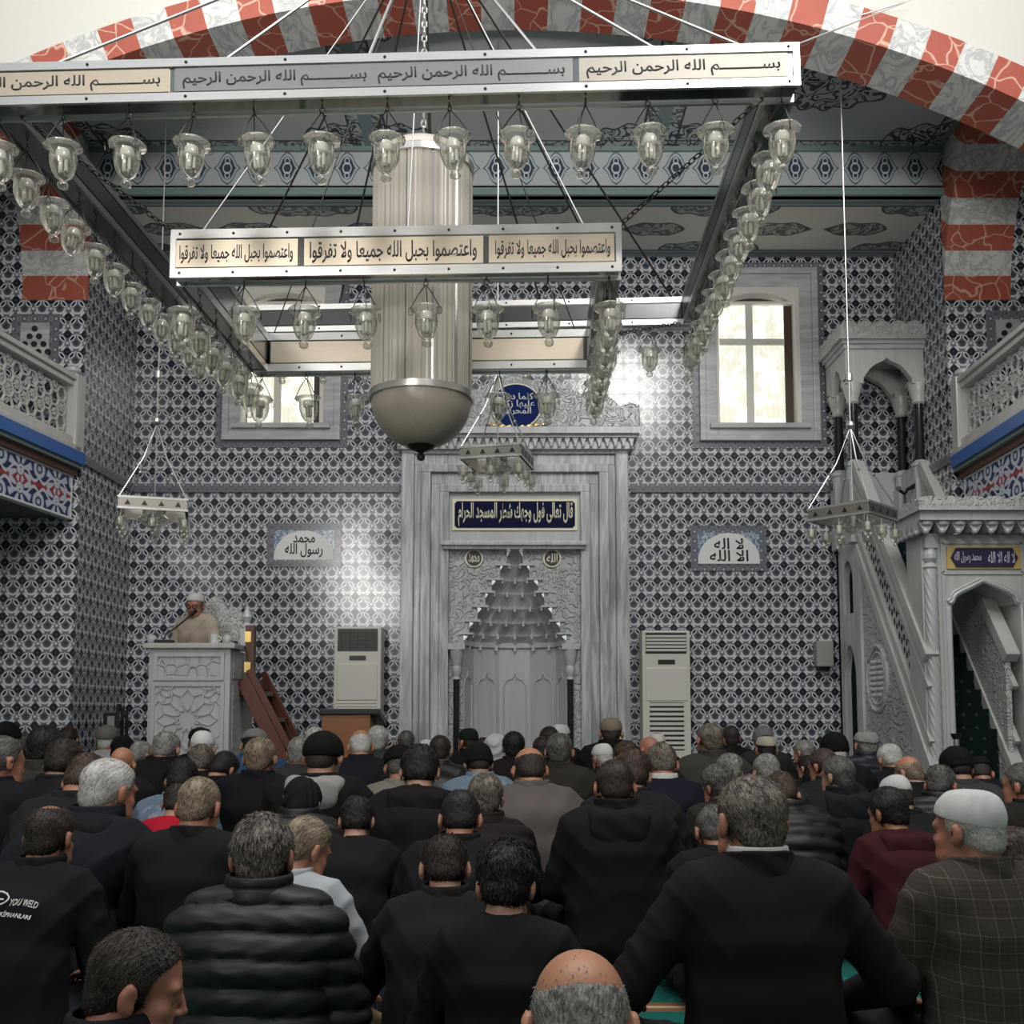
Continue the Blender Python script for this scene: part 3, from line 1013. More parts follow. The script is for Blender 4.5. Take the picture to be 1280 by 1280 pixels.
for i in range(5):
    (xa, ya), (xb, yb) = Vector(vp[i]), Vector(vp[i + 1])
    pa, pb = Vector(vp[i]), Vector(vp[i + 1])
    d = pb - pa
    q = lambda t, z: (pa.x + d.x * t, pa.y + d.y * t - 0.012, z)
    zt = zz(845, Yn)
    path = [q(0.14, 0.02), q(0.14, zt - 0.10), q(0.26, zt - 0.03), q(0.42, zt - 0.01), q(0.5, zt + 0.06), q(0.58, zt - 0.01), q(0.74, zt - 0.03), q(0.86, zt - 0.10), q(0.86, 0.02)]
    b.tube(path, 0.012, 5)
b.obj('blind_arch', 'marble_warm', mi)
for px in (570.5, 713):
    xk = xx(px, 870, W - 0.15)
    b = MB(); b.lathe([(0.036, 0), (0.036, zz(850, W - 0.15))], (xk, W - 0.15, 0), 16); b.obj('colonnette', 'dark_stone', mi, smooth=True)
    z0 = zz(850, W - 0.15)
    h = zz(812, W - 0.15) - z0
    b = MB(); b.lathe([(0.036, 0), (0.05, 0.01), (0.036, 0.04), (0.05, 0.08), (0.06, 0.14), (0.045, 0.17), (0.055, 0.2), (0.075, 0.28), (0.085, h)], (xk, W - 0.14, z0), 16)
    b.box((xk - 0.10, W - 0.22, z0 + h), (xk + 0.10, W - 0.05, z0 + h + 0.07))
    b.obj('capital', 'marble_pale', mi, smooth=True)
# cornice
b = MB()
pxbox(b, 487, 533, 800, 541, W - 0.42, W)
pxbox(b, 491, 541, 797, 546, W - 0.36, W)
pxbox(b, 497, 556, 790, 562, W - 0.24, W)
x0, x1 = xx(494, 550, W - 0.3), xx(794, 550, W - 0.3)
n = 30
za, zb_ = zz(558, W - 0.3), zz(545, W - 0.3)
for i in range(n):
    xa, xb = x0 + (x1 - x0) * i / n, x0 + (x1 - x0) * (i + 1) / n
    xm = (xa + xb) / 2
    b.xz([(xa, zb_), (xm, za), (xb, zb_)], W - 0.33, W - 0.1)
    b.ball((xm, W - 0.31, za + 0.01), 0.022, 6)
b.box((x0 + 0.02, W - 0.27, za - 0.02), (x1 - 0.02, W, zb_ + 0.02))
b.obj('cornice', 'marble', mi)
b = MB()
Yc = W - 0.22
f = lambda px, py: (xx(px, 510, Yc), zz(py, Yc))
prof = [(487, 533), (488, 506), (500, 503), (512, 508), (523, 497), (538, 493), (553, 499), (567, 488), (585, 484), (600, 488), (614, 478), (630, 472), (643.5, 466)]
poly = [f(*p) for p in prof] + [f(1287 - x, y) for x, y in prof[-2::-1]]
b.xz(poly, Yc, W)
b.obj('crest', 'marble_carved', mi, bevel=0.01)
# inscriptions
def plaque(name, cx, cy, w, h, Y, mat, parent, round_=False, edge='gilt_letters', thick=0.03):
    p = at(cx, cy, Y)
    kx = Y / FPX
    b = MB()
    if round_: poly = [(p.x + w / 2 * kx * math.cos(2 * PI * i / 40), p.z + h / 2 * kx * math.sin(2 * PI * i / 40)) for i in range(40)]
    else:
        c = 0.02
        a, d = w / 2 * kx, h / 2 * kx
        poly = [(p.x - a, p.z - d), (p.x + a, p.z - d), (p.x + a, p.z + d), (p.x - a, p.z + d)]
    b.xz(poly, Y - thick * 0.5, Y + thick)
    fr = b.obj(name, edge, parent)
    b = MB()
    if round_: poly = [(p.x + (w / 2 - 2) * kx * math.cos(2 * PI * i / 40), p.z + (h / 2 - 2) * kx * math.sin(2 * PI * i / 40)) for i in range(40)]
    else:
        a, d, c = (w / 2 - 3) * kx, (h / 2 - 3) * kx, 3.0 * kx
        poly = [(p.x - a + c, p.z - d), (p.x + a - c, p.z - d), (p.x + a, p.z - d + c), (p.x + a, p.z + d - c), (p.x + a - c, p.z + d), (p.x - a + c, p.z + d), (p.x - a, p.z + d - c), (p.x - a, p.z - d + c)]
    b.xz(poly, Y - thick * 0.8, Y)
    b.obj('field', mat, fr)
    return fr, p, kx
Yq = Yn - 0.01
fr, p, kx = plaque('inscription_plaque', 643.5, 643.5, 158, 40, Yq, 'plaque_navy', mi)
letters('lettering', 'قال تعالى فول وجهك شطر المسجد الحرام', p.x + 1 * kx, p.z, Yq - 0.024, 145 * kx, 31 * kx, 'gilt_letters', fr, thick=0.006, bold=0.022)
for cx, tx in ((592.5, 'محمد'), (690, 'الله')):
    fr, p, kx = plaque('roundel', cx, 698, 23, 23, Yn - 0.01, 'plaque_black', mi, True)
    letters('lettering', tx, p.x, p.z, Yn - 0.034, 14 * kx, 12 * kx, 'gilt_letters', fr, thick=0.004, bold=0.02)
fr, p, kx = plaque('round_plaque', 645, 508, 66, 60, Yc - 0.02, 'plaque_blue', mi, True)
letters('lettering', 'كلما دخل\nعليها زكريا\nالمحراب', p.x, p.z + 2 * kx, Yc - 0.046, 48 * kx, 30 * kx, 'letter_white', fr, thick=0.004, bold=0.022)
b = MB()
for s_ in (-1, 1):
    for i in range(4):
        q = at(645 + s_ * (8 + i * 9), 533 - i * 1.0, Yc - 0.03)
        b.ball(q, 0.035 - 0.004 * i, 8, (1.4, 0.5, 0.8))
b.obj('gilt_ornament', 'gold', mi)
settle(mi)

# lunette plaques on the wall
for (x0, x1, y0, y1, tx, lab) in ((343, 418, 663, 700, 'محمد\nرسول الله', 'half round white calligraphy plaque in blue tile, left of the prayer niche'),
                                  (872, 949, 666, 705, 'لا اله\nالا الله', 'half round white calligraphy plaque in blue tile, right of the prayer niche')):
    root = empty('calligraphy_plaque', (xx((x0 + x1) / 2, y1, W), W, zz(y1, W)))
    tag(root, lab, 'plaque')
    X0, X1, Z0, Z1 = xx(x0, 680, W), xx(x1, 680, W), zz(y1, W), zz(y0, W)
    b = MB()
    t = 0.085
    for q in ((X0 - t, Z0 - t, X0, Z1 + t), (X1, Z0 - t, X1 + t, Z1 + t), (X0, Z0 - t, X1, Z0), (X0, Z1, X1, Z1 + t)):
        b.box((q[0], W - 0.015, q[1]), (q[2], W, q[3]))
    b.obj('tile_border', 'border_tile', root)
    b = MB(); b.box((X0, W - 0.012, Z0), (X1, W, Z1)); b.obj('field', 'lunette_corner_tile', root)
    xm, a, h = (X0 + X1) / 2, (X1 - X0) / 2, Z1 - Z0
    b = MB(); b.xz([(xm + a * math.cos(PI * i / 30), Z0 + h * 0.98 * math.sin(PI * i / 30) ** 0.85) for i in range(31)], W - 0.024, W)
    b.obj('lunette', 'letter_white', root)
    letters('lettering', tx, xm, Z0 + h * 0.45, W - 0.024, a * 1.25, h * 0.74, 'black_ink', root, thick=0.004, bold=0.012)
    settle(root)

# ------------------------------------------------------------------ air conditioners, loudspeaker
def aircon(x0, x1, y0, Y, lab, left):
    xm = (x0 + x1) / 2
    root = empty('air_conditioner', (xx(xm, 900, Y), Y + 0.16, 0))
    tag(root, lab, 'air conditioner', 'floor standing air conditioners')
    X0, X1, Z1 = xx(x0, 850, Y), xx(x1, 850, Y), zz(y0, Y)
    w = X1 - X0
    b = MB(); b.box((X0, Y, 0.0), (X1, Y + 0.3, Z1)); b.obj('body', 'cream_plastic', root, bevel=0.015)
    zt0, zt1 = zz(y0 + (31 if left else 29), Y), zz(y0 + 3, Y)
    b = MB(); b.box((X0 + 0.04, Y - 0.004, zt0), (X1 - 0.04, Y + 0.01, zt1)); g = b.obj('vent_grille', 'black_plastic', root)
    b = MB()
    n = 6
    for i in range(1, n):
        z = zt0 + (zt1 - zt0) * i / n
        b.box((X0 + 0.045, Y - 0.012, z - (0.006 if left else 0.013)), (X1 - 0.045, Y, z + (0.002 if left else 0.013)))
    if left:
        for i in range(1, 6): b.box((X0 + w * i / 6 - 0.003, Y - 0.012, zt0), (X0 + w * i / 6 + 0.003, Y, zt1))
    b.obj('slat', 'black_plastic' if left else 'cream_plastic', g)
    b = MB(); zd = zz(y0 + 39, Y)
    b.box((X0 + w * 0.33, Y - 0.008, zd - 0.03), (X0 + w * 0.68, Y + 0.01, zd + 0.022)); b.obj('display', 'black_plastic', root)
    b = MB()
    b.box((X0 + 0.04, Y - 0.012, zz(y0 + (92 if left else 88), Y)), (X1 - 0.04, Y + 0.01, zz(y0 + 47, Y)))
    b.obj('front_panel', 'cream_plastic', root, bevel=0.008)
    b = MB()
    if left:
        for i in range(3):
            z = zz(y0 + 95 + i * 4, Y); b.box((X0 + 0.04, Y - 0.01, z - 0.012), (X1 - 0.04, Y + 0.01, z + 0.006))
        b.obj('skirt_line', 'cream_plastic', root)
    else:
        zl0, zl1 = zz(y0 + 150, Y), zz(y0 + 90, Y)
        b.box((X0 + 0.08, Y - 0.002, zl0), (X1 - 0.08, Y + 0.01, zl1)); lv = b.obj('louver_recess', 'black_plastic', root)
        b = MB()
        for i in range(10):
            z = zl0 + (zl1 - zl0) * (i + 0.6) / 10
            b.box((X0 + 0.075, Y - 0.014, z - 0.018), (X1 - 0.075, Y, z + 0.014))
        b.obj('louver', 'cream_plastic', lv)
    settle(root)
aircon(417, 476, 783, W - 0.36, 'cream floor air conditioner with black top grille, behind the brown lectern', True)
aircon(803, 863, 788, W - 0.36, 'cream floor air conditioner with pale slatted front, right of the prayer niche', False)

root = empty('wall_speaker', (xx(1031, 833, W), W, zz(833, W)))
tag(root, 'plain grey box loudspeaker on the tiled wall beside the pulpit', 'loudspeaker')
b = MB(); pxbox(b, 1021, 801, 1042, 833, W - 0.16, W - 0.02); b.obj('cabinet', 'grey_plastic', root, bevel=0.012)
b = MB(); pxbox(b, 1026, 833, 1037, 838, W - 0.08, W + 0.01); b.obj('bracket', 'black_plastic', root)
settle(root)

root = empty('lectern', (xx(432, 890, 10.5), 10.7, 0))
tag(root, 'brown wooden lectern with black top in front of the left air conditioner', 'lectern')
Yl = 10.5
X0, X1 = xx(402, 890, Yl), xx(463, 890, Yl)
zt = zz(893, Yl)
b = MB(); b.yz([(Yl, 0), (Yl + 0.45, 0), (Yl + 0.45, zt - 0.1), (Yl, zt)], X0, X1); b.obj('cabinet', 'lectern_wood', root, bevel=0.01)
b = MB(); b.yz([(Yl - 0.03, zt), (Yl + 0.5, zt - 0.12), (Yl + 0.5, zt - 0.05), (Yl - 0.03, zt + 0.06)], X0 - 0.02, X1 + 0.1); b.obj('top', 'black_plastic', root, bevel=0.008)
settle(root)
# ------------------------------------------------------------------ pulpit with stairs (right)
ML, MR = 3.85, 4.64
YPF = 9.55
def arch_outline(c, hw_, z0, zsp, zap, n=8, ogee=False):
    """points of a pointed arch from the left foot to the right foot"""
    pts = [(c - hw_, z0)]
    for i in range(n + 1):
        t = i / n
        if ogee:
            x = -hw_ * (1 - t)
            s_ = math.sin(min(1, t * 1.35) * PI / 2) * 0.78 + (max(0, (t - 0.6) / 0.4) ** 2) * 0.22
            pts.append((c + x, zsp + (zap - zsp) * s_))
        else:
            x = -hw_ * math.cos(t * PI / 2) if t < 1 else 0
            pts.append((c - hw_ * (1 - t ** 1.3), zsp + (zap - zsp) * math.sin(t * PI / 2) ** 0.9))
    return pts + [(2 * c - x, z) for x, z in pts[-2::-1]]
def wall_with_arch(b, u0, u1, v0, v1, arch, put):
    """a slab from u0..u1, v0..v1 with an arched opening; put(poly) extrudes it"""
    h = len(arch) // 2
    l, r = arch[:h + 1], arch[h:]
    c = arch[h][0]
    put([(u0, v0)] + l + [(c, v1), (u0, v1)])
    put([(c, v1)] + r + [(u1, v0), (u1, v1)])

mb_ = empty('pulpit', ((ML + MR) / 2, 10.7, 0))
tag(mb_, 'tall grey marble pulpit with carved staircase, doorway and pillared canopy at the right pier', 'pulpit')
zlow = lambda y: 0.72 + 1.27 * (y - 9.63)
zup = lambda y: 1.65 + 1.23 * (y - 9.53)
YB0, YB1 = 11.36, 12.12
# stairs
b = MB()
n = 11
ys0, ys1, zp = 9.72, YB0, 3.12
for i in range(n):
    y0 = ys0 + (ys1 - ys0) * i / n
    b.box((ML + 0.075, y0, 0.0), (MR - 0.075, ys0 + (ys1 - ys0) * (i + 1) / n if i < n - 1 else YB1 - 0.07, min(zp, zlow(y0) + 0.10 if i < n - 1 else zp)))
b.obj('stair', 'stair_carpet', mb_)
for sx, xo, xi in ((-1, ML, ML + 0.07), (1, MR, MR - 0.07)):
    b = MB()
    b.yz([(9.62, 0), (YB0, 0), (YB0, zlow(YB0)), (9.62, zlow(9.62))], xo, xi)
    sd = b.obj('side_panel', 'marble_carved', mb_)
    b = MB()
    o_ = xo + sx * 0.012
    b.bar((xo, 9.62, 0.14), (xo, YB0, 0.14), 0.06, 0.28)
    b.bar((xo, 9.66, 0.0), (xo, 9.66, zlow(9.66)), 0.06, 0.08)
    b.bar((xo, YB0 - 0.05, 0.0), (xo, YB0 - 0.05, zlow(YB0)), 0.06, 0.1)
    b.bar((xo, 9.66, 0.52), (xo, YB0 - 0.6, 0.52), 0.05, 0.05)
    b.obj('side_frame', 'marble', sd)
    b = MB()
    c = (xo, 10.85, 1.45)
    for rr, w in ((0.30, 0.03), (0.24, 0.02)):
        b.tube([(xo + sx * 0.0, c[1] + rr * math.cos(2 * PI * i / 28), c[2] + rr * 1.15 * math.sin(2 * PI * i / 28)) for i in range(29)], w, 6)
    for i in range(-3, 4):
        for j in range(-4, 5):
            if (i * 0.06) ** 2 + (j * 0.055) ** 2 < 0.045:
                b.ball((xo, c[1] + i * 0.06 + (j % 2) * 0.03, c[2] + j * 0.058), 0.026, 6)
    b.obj('rosette', 'marble', sd)
    b = MB()
    b.yz([(9.55, zlow(9.55)), (YB0, zlow(YB0)), (YB0, zup(YB0)), (9.55, zup(9.55))], xo + (-sx) * 0.01, xi + sx * 0.01)
    bl = b.obj('balustrade', 'marble_carved_fine', mb_)
    b = MB()
    b.bar((xo + sx * -0.02, 9.5, zlow(9.5) + 0.02), (xo + sx * -0.02, YB0, zlow(YB0) + 0.02), 0.12, 0.10)
    b.bar((xo + sx * -0.02, 9.5, zup(9.5) - 0.02), (xo + sx * -0.02, YB0, zup(YB0) - 0.02), 0.13, 0.11)
    for q in (0.24, 0.72):
        b.bar((xo, 9.5, zlow(9.5) * (1 - q) + zup(9.5) * q), (xo, YB0, zlow(YB0) * (1 - q) + zup(YB0) * q), 0.05, 0.05)
    b.obj('rail', 'marble_warm', bl, bevel=0.01)
    b = MB()                                        # pierced openings of the balustrade
    for i in range(26):
        y = 9.75 + (YB0 - 9.85) * i / 25
        for q in (0.36, 0.48, 0.60):
            z = zlow(y) * (1 - q) + zup(y) * q + (0.025 if i % 2 else 0)
            b.ball((xo + (-sx) * 0.012, y, z), 0.028, 6, (0.35, 0.8, 1.4))
    b.obj('piercing', 'black_ink', bl)
    # block under the canopy with two arched openings
    b = MB()
    ym = (YB0 + YB1) / 2
    put = lambda poly: b.yz(poly, xo, xi + (-sx) * 0.05)
    wall_with_arch(b, YB0, YB1, 0.0, 2.02, arch_outline(ym, 0.2, 0.0, 1.5, 1.86), put)
    put([(YB0, 2.02), (YB1, 2.02), (YB1, 2.22), (YB0, 2.22)])
    wall_with_arch(b, YB0, YB1, 2.22, 3.05, arch_outline(ym, 0.17, 2.22, 2.6, 2.84), put)
    b.yz([(YB0, 3.05), (YB1, 3.05), (YB1, 3.9), (YB0, 3.9)], xo, xi)
    b.obj('canopy_block', 'marble', mb_)
b = MB(); b.box((ML, YB1 - 0.06, 0), (MR, YB1, 3.95)); b.obj('seat_back', 'marble_pale', mb_)
# canopy
cx0, cx1, cy0, cy1 = ML + 0.02, MR - 0.02, 11.46, 11.98
zb, zcap, zspr, ztop_ = 3.92, 4.62, 4.86, 5.22
for x in (cx0, cx1):
    for y in (cy0, cy1):
        b = MB(); b.lathe([(0.055, zb), (0.052, zcap)], (x, y, 0), 16); b.obj('column', 'dark_stone', mb_, smooth=True)
        b = MB()
        b.lathe([(0.085, zb - 0.28), (0.085, zb - 0.05), (0.10, zb - 0.04), (0.10, zb - 0.01), (0.07, zb + 0.02), (0.06, zb + 0.03)], (x, y, 0), 12)
        b.box((x - 0.09, y - 0.09, 3.0), (x + 0.09, y + 0.09, zb - 0.2))
        b.obj('pedestal', 'marble_pale', mb_)
        b = MB()
        b.lathe([(0.055, zcap - 0.02), (0.075, zcap), (0.065, zcap + 0.03), (0.085, zcap + 0.08), (0.11, zcap + 0.18), (0.115, zspr - 0.02)], (x, y, 0), 16)
        b.box((x - 0.1, y - 0.1, zspr - 0.04), (x + 0.1, y + 0.1, zspr + 0.02))
        b.obj('capital', 'marble_warm', mb_, smooth=True)
b = MB()
cxm, cym = (cx0 + cx1) / 2, (cy0 + cy1) / 2
for y in (cy0 - 0.09, cy1 + 0.03):
    put = lambda poly: b.xz(poly, y, y + 0.09)
    wall_with_arch(b, cx0 - 0.10, cx1 + 0.10, zspr, ztop_, arch_outline(cxm, 0.29, zspr, zspr + 0.001, zspr + 0.26, ogee=True), put)
for x in (cx0 - 0.097, cx1 + 0.017):
    put = lambda poly: b.yz(poly, x, x + 0.08)
    wall_with_arch(b, cy0 - 0.087, cy1 + 0.117, zspr + 0.002, ztop_ - 0.003, arch_outline(cym, 0.18, zspr, zspr + 0.001, zspr + 0.24, ogee=True), put)
b.box((cx0 - 0.08, cy0 - 0.05, ztop_ - 0.02), (cx1 + 0.08, cy1 + 0.1, ztop_))
cn = b.obj('canopy', 'marble_warm', mb_)
b = MB()
for i, (o_, z0, z1) in enumerate(((0.12, ztop_, ztop_ + 0.05), (0.15, ztop_ + 0.05, ztop_ + 0.09), (0.19, ztop_ + 0.09, ztop_ + 0.13))):
    b.box((cx0 - o_, cy0 - o_, z0), (cx1 + o_, cy1 + o_ * 0.6, z1))
b.obj('cornice', 'marble_cross', cn)
b = MB()
zc0 = ztop_ + 0.13
def crest(n, p0, p1, hh):
    pts = [(0, 0)]
    for i in range(n):
        for t in (0.0, 0.15, 0.5, 0.85):
            pts.append(((i + t) / n, hh * (0.72 if t == 0 else 0.9 if t != 0.5 else 1.0)))
    return pts + [(1, hh * 0.72), (1, 0)]
cp = crest(6, 0, 1, 0.17)
xa, xb_ = cx0 - 0.17, cx1 + 0.19
b.xz([(xa + (xb_ - xa) * u, zc0 + v) for u, v in cp], cy0 - 0.19, cy0 - 0.13)
ya, yb_ = cy0 - 0.19, cy1 + 0.1
b.yz([(ya + 0.062 + (yb_ - ya) * u, zc0 + v) for u, v in crest(5, 0, 1, 0.17)], cx0 - 0.168, cx0 - 0.12)
b.yz([(ya + 0.062 + (yb_ - ya) * u, zc0 + v) for u, v in crest(5, 0, 1, 0.17)], cx1 + 0.13, cx1 + 0.186)
b.obj('crest', 'marble_carved_fine', cn)
# doorway
D = lambda px, py: (xx(px, 800, YPF), zz(py, YPF))
xl, xr = D(1155, 800)[0], D(1311, 800)[0]
ol, orr = D(1190, 800)[0], D(1276, 800)[0]
oc = (ol + orr) / 2
DOOR = [(1190, 1010), (1190, 762), (1191, 757), (1195, 754), (1196, 750), (1199, 746), (1206, 742), (1219, 736), (1233, 729)]
def door_arch(gx=0, gz=0):
    l = [(D(x - gx, 0)[0], max(0.0, D(0, y - gz)[1])) for x, y in DOOR]
    l[0] = (l[0][0], 0.0)
    return l + [(2 * oc - x, z) for x, z in l[-2::-1]]
b = MB()
put = lambda poly: b.xz(poly, YPF, YPF + 0.36)
wall_with_arch(b, xl, xr, 0.0, D(0, 668)[1], door_arch(), put)
dw = b.obj('doorway', 'marble_warm', mb_)
b = MB()
ar = door_arch(2.5, 3)
b.tube([(x, YPF - 0.01, z) for x, z in ar], 0.02, 6)
b.tube([(x, YPF - 0.005, z) for x, z in door_arch(5, 6)], 0.012, 6)
x0, x1, z0, z1 = D(1181, 0)[0], D(1281, 0)[0], D(0, 716)[1], D(0, 678)[1]
for p_, q_ in (((x0, z0), (x1, z0)), ((x0, z1), (x1, z1)), ((x0, z0), (x0, z1)), ((x1, z0), (x1, z1))):
    b.bar((p_[0], YPF, p_[1]), (q_[0], YPF, q_[1]), 0.03)
b.bar((x0, YPF, 0), (x0, YPF, D(0, 720)[1]), 0.03); b.bar((x1, YPF, 0), (x1, YPF, D(0, 720)[1]), 0.03)
b.obj('moulding', 'marble_pale', dw)
for px in (1165, 1301):                             # twisted shafts
    xs_ = D(px, 0)[0]
    b = MB()
    N, T = 32, 150
    z0, z1 = 0.1, D(0, 712)[1]
    g = []
    for j in range(T + 1):
        z = z0 + (z1 - z0) * j / T
        g.append([b.bm.verts.new((xs_ + (0.058 + 0.0065 * math.sin(8 * (t_ := 2 * PI * i / N) + j * 0.9)) * math.cos(t_), YPF - 0.01 + (0.058 + 0.0065 * math.sin(8 * t_ + j * 0.9)) * math.sin(t_), z)) for i in range(N)])
    for j in range(T):
        for i in range(N): b._f([g[j][i], g[j][(i + 1) % N], g[j + 1][(i + 1) % N], g[j + 1][i]])
    b.obj('twisted_shaft', 'marble_pale', dw, smooth=True, angle=80)
    b = MB()
    b.lathe([(0.055, z1), (0.07, z1 + 0.02), (0.04, z1 + 0.06), (0.068, z1 + 0.1), (0.068, z1 + 0.14), (0.055, z1 + 0.18), (0.06, D(0, 668)[1])], (xs_, YPF - 0.01, 0), 12)
    b.box((xs_ - 0.062, YPF - 0.07, D(0, 686)[1]), (xs_ + 0.062, YPF + 0.05, D(0, 668)[1]))
    b.obj('shaft_head', 'marble_pale', dw)
b = MB()
X0, X1 = D(1142, 0)[0], D(1324, 0)[0]
z628, z640, z644, z655, z668 = (D(0, q)[1] for q in (628, 641, 645, 656, 669))
b.box((X0 - 0.03, YPF - 0.3, z644), (X1 + 0.03, YPF + 0.5, z640))
b.box((X0, YPF - 0.25, z655), (X1, YPF + 0.45, z644))
n = 9
for i in range(n):
    xa, xb_ = X0 + (X1 - X0) * i / n, X0 + (X1 - X0) * (i + 1) / n
    xm = (xa + xb_) / 2
    b.xz([(xa, z655), (xb_, z655), (xm + 0.03, z668 + 0.01), (xm - 0.03, z668 + 0.01)], YPF - 0.2, YPF + 0.1)
    b.ball((xm, YPF - 0.18, z668 + 0.01), 0.032, 8)
    b.ball((xm, YPF - 0.2, z655 - 0.02), 0.06, 8, (1, 0.6, 0.5))
for i in range(5):
    y = YPF - 0.1 + i * 0.12
    b.ball((X0 + 0.02, y, z668 + 0.01), 0.032, 8)
    b.yz([(y - 0.06, z655), (y + 0.06, z655), (y + 0.02, z668), (y - 0.02, z668)], X0, X0 + 0.1)
b.obj('cornice', 'marble_pale', dw)
b = MB()
b.xz([(X0 - 0.03 + (X1 - X0 + 0.06) * u, z640 + v) for u, v in crest(7, 0, 1, z628 - z640)], YPF - 0.3, YPF - 0.22)
b.yz([(YPF - 0.218 + 0.7 * u, z640 + v) for u, v in crest(4, 0, 1, z628 - z640)], X0 - 0.027, X0 + 0.05)
b.obj('crest', 'marble_carved_fine', dw)
Yp = YPF - 0.02
b = MB(); pxbox(b, 1184, 683, 1276, 711, Yp, YPF + 0.05); pl = b.obj('inscription_plaque', 'plaque_gold', mb_)
b = MB()
X0, X1, Z0, Z1 = xx(1188, 697, Yp), xx(1272, 697, Yp), zz(709, Yp), zz(685, Yp)
zm, c = (Z0 + Z1) / 2, 0.05
b.xz([(X0, zm), (X0 + c, Z0), (X1 - c, Z0), (X1, zm), (X1 - c, Z1), (X0 + c, Z1)], Yp - 0.012, Yp)
b.obj('field', 'plaque_purple', pl)
for cxp, tx in ((1209, 'محمد رسول الله'), (1251, 'لا اله الا الله')):
    q = at(cxp, 697, Yp)
    letters('lettering', tx, q.x, q.z, Yp - 0.012, 34 / FPX * Yp, 15 / FPX * Yp, 'letter_lilac', pl, thick=0.004, bold=0.015)
b = MB()                                            # dark green cloth drawn to the side of the doorway
n = 10
vs = []
xq = xx(1262, 800, YPF + 0.3)
for i in range(n + 1):
    u = i / n
    vs.append([b.bm.verts.new((xq + 0.14 * u, YPF + 0.25 + 0.03 * math.sin(u * 14), z)) for z in (0.03, 0.8, D(0, 752)[1])])
for i in range(n):
    for j in range(2): b._f([vs[i][j], vs[i + 1][j], vs[i + 1][j + 1], vs[i][j + 1]])
o = b.obj('door_curtain', 'flag_green', mb_, smooth=True)
o.modifiers.new('thick', 'SOLIDIFY').thickness = 0.008
settle(mb_)

root = empty('microphone_stand', (4.17, 11.5, 3.12))
tag(root, 'black microphone stand with two microphones on the pulpit platform', 'microphone')
ptop = at(1131, 618, 11.5)
b = MB(); b.tube([(ptop.x, 11.5, 3.12), (ptop.x, 11.5, ptop.z)], 0.013, 8); b.lathe([(0.001, 3.12), (0.1, 3.12), (0.1, 3.14), (0.001, 3.15)], (ptop.x, 11.5, 0), 14); b.obj('pole', 'black_plastic', root)
for s_ in (-1, 1):
    b = MB(); b.tube([(ptop.x, 11.5, ptop.z), (ptop.x + 0.05 * s_ - 0.03, 11.47, ptop.z + 0.05), (ptop.x + 0.10 * s_ , 11.42, ptop.z + 0.07 + 0.02 * s_)], [0.014, 0.02, 0.03], 8); b.obj('microphone', 'black_plastic', root)
settle(root)

root = empty('barrier_post', (xx(1195, 920, 9.2), 9.2, 0))
tag(root, 'slim steel post with black cap standing before the pulpit doorway', 'post')
zt = zz(917, 9.2)
b = MB(); b.lathe([(0.14, 0), (0.14, 0.02), (0.025, 0.04), (0.025, zt - 0.04)], (root.location.x, 9.2, 0), 16); b.obj('tube', 'polished_steel', root, smooth=True)
b = MB(); b.lathe([(0.001, zt - 0.05), (0.03, zt - 0.05), (0.045, zt - 0.01), (0.05, zt), (0.001, zt + 0.004)], (root.location.x, 9.2, 0), 12); b.obj('cap', 'black_plastic', root)
settle(root)

# ------------------------------------------------------------------ preacher's raised seat (left)
ks = empty('preaching_seat', (-3.1, 9.9, 0))
tag(ks, 'raised marble preaching desk with carved star panels under the speaking man in the white cap', 'preaching desk')
YK = 9.6
K = lambda px, py, Y=YK: (xx(px, 870, Y), zz(py, Y))
x0, x1 = K(185, 0)[0], K(287, 0)[0]
zt = K(0, 808)[1]
yb = 10.12
b = MB()
b.box((x0, YK, 0), (x1, YK + 0.08, zt)); b.box((x0 + 0.002, YK + 0.081, 0), (x0 + 0.08, yb, zt - 0.03)); b.box((x1 - 0.08, YK + 0.081, 0), (x1 - 0.002, yb, zt - 0.03))
b.box((x0 + 0.085, YK + 0.085, 1.26), (x1 - 0.085, yb - 0.005, 1.36)); b.box((x0 + 0.004, yb + 0.002, 0), (x1 - 0.004, yb + 0.345, 1.36))
b.obj('body', 'marble_pale', ks, bevel=0.008)
b = MB(); b.box((x0 - 0.05, YK - 0.05, zt - 0.02), (x1 + 0.05, YK + 0.2, zt + 0.03)); b.box((x0 - 0.05, YK + 0.201, zt - 0.02), (x0 + 0.1, yb, zt + 0.03)); b.box((x1 - 0.1, YK + 0.201, zt - 0.02), (x1 + 0.05, yb, zt + 0.03))
b.obj('desk_top', 'marble_warm', ks, bevel=0.012)
def frame(b, X0, X1, Z0, Z1, Y, w=0.035):
    b.box((X0 - w, Y - 0.02, Z0 - w), (X0, Y + 0.01, Z1 + w)); b.box((X1, Y - 0.02, Z0 - w), (X1 + w, Y + 0.01, Z1 + w))
    b.box((X0, Y - 0.02, Z0 - w), (X1, Y + 0.01, Z0)); b.box((X0, Y - 0.02, Z1), (X1, Y + 0.01, Z1 + w))
X0, X1, Z0, Z1 = K(196, 0)[0], K(275, 0)[0], K(0, 846)[1], K(0, 821)[1]
b = MB(); b.box((X0, YK - 0.006, Z0), (X1, YK, Z1)); b.obj('upper_panel', 'marble_girih', ks)
b = MB(); frame(b, X0, X1, Z0, Z1, YK)
X0, X1, Z0, Z1 = K(194, 0)[0], K(276, 0)[0], 0.25, K(0, 858)[1]
frame(b, X0, X1, Z0, Z1, YK); b.obj('panel_frame', 'marble_pale', ks, bevel=0.004)
b = MB()                                            # interlaced star relief
cz = Z1 - (X1 - X0) / 2
cxk = (X0 + X1) / 2
rad = (X1 - X0) / 2
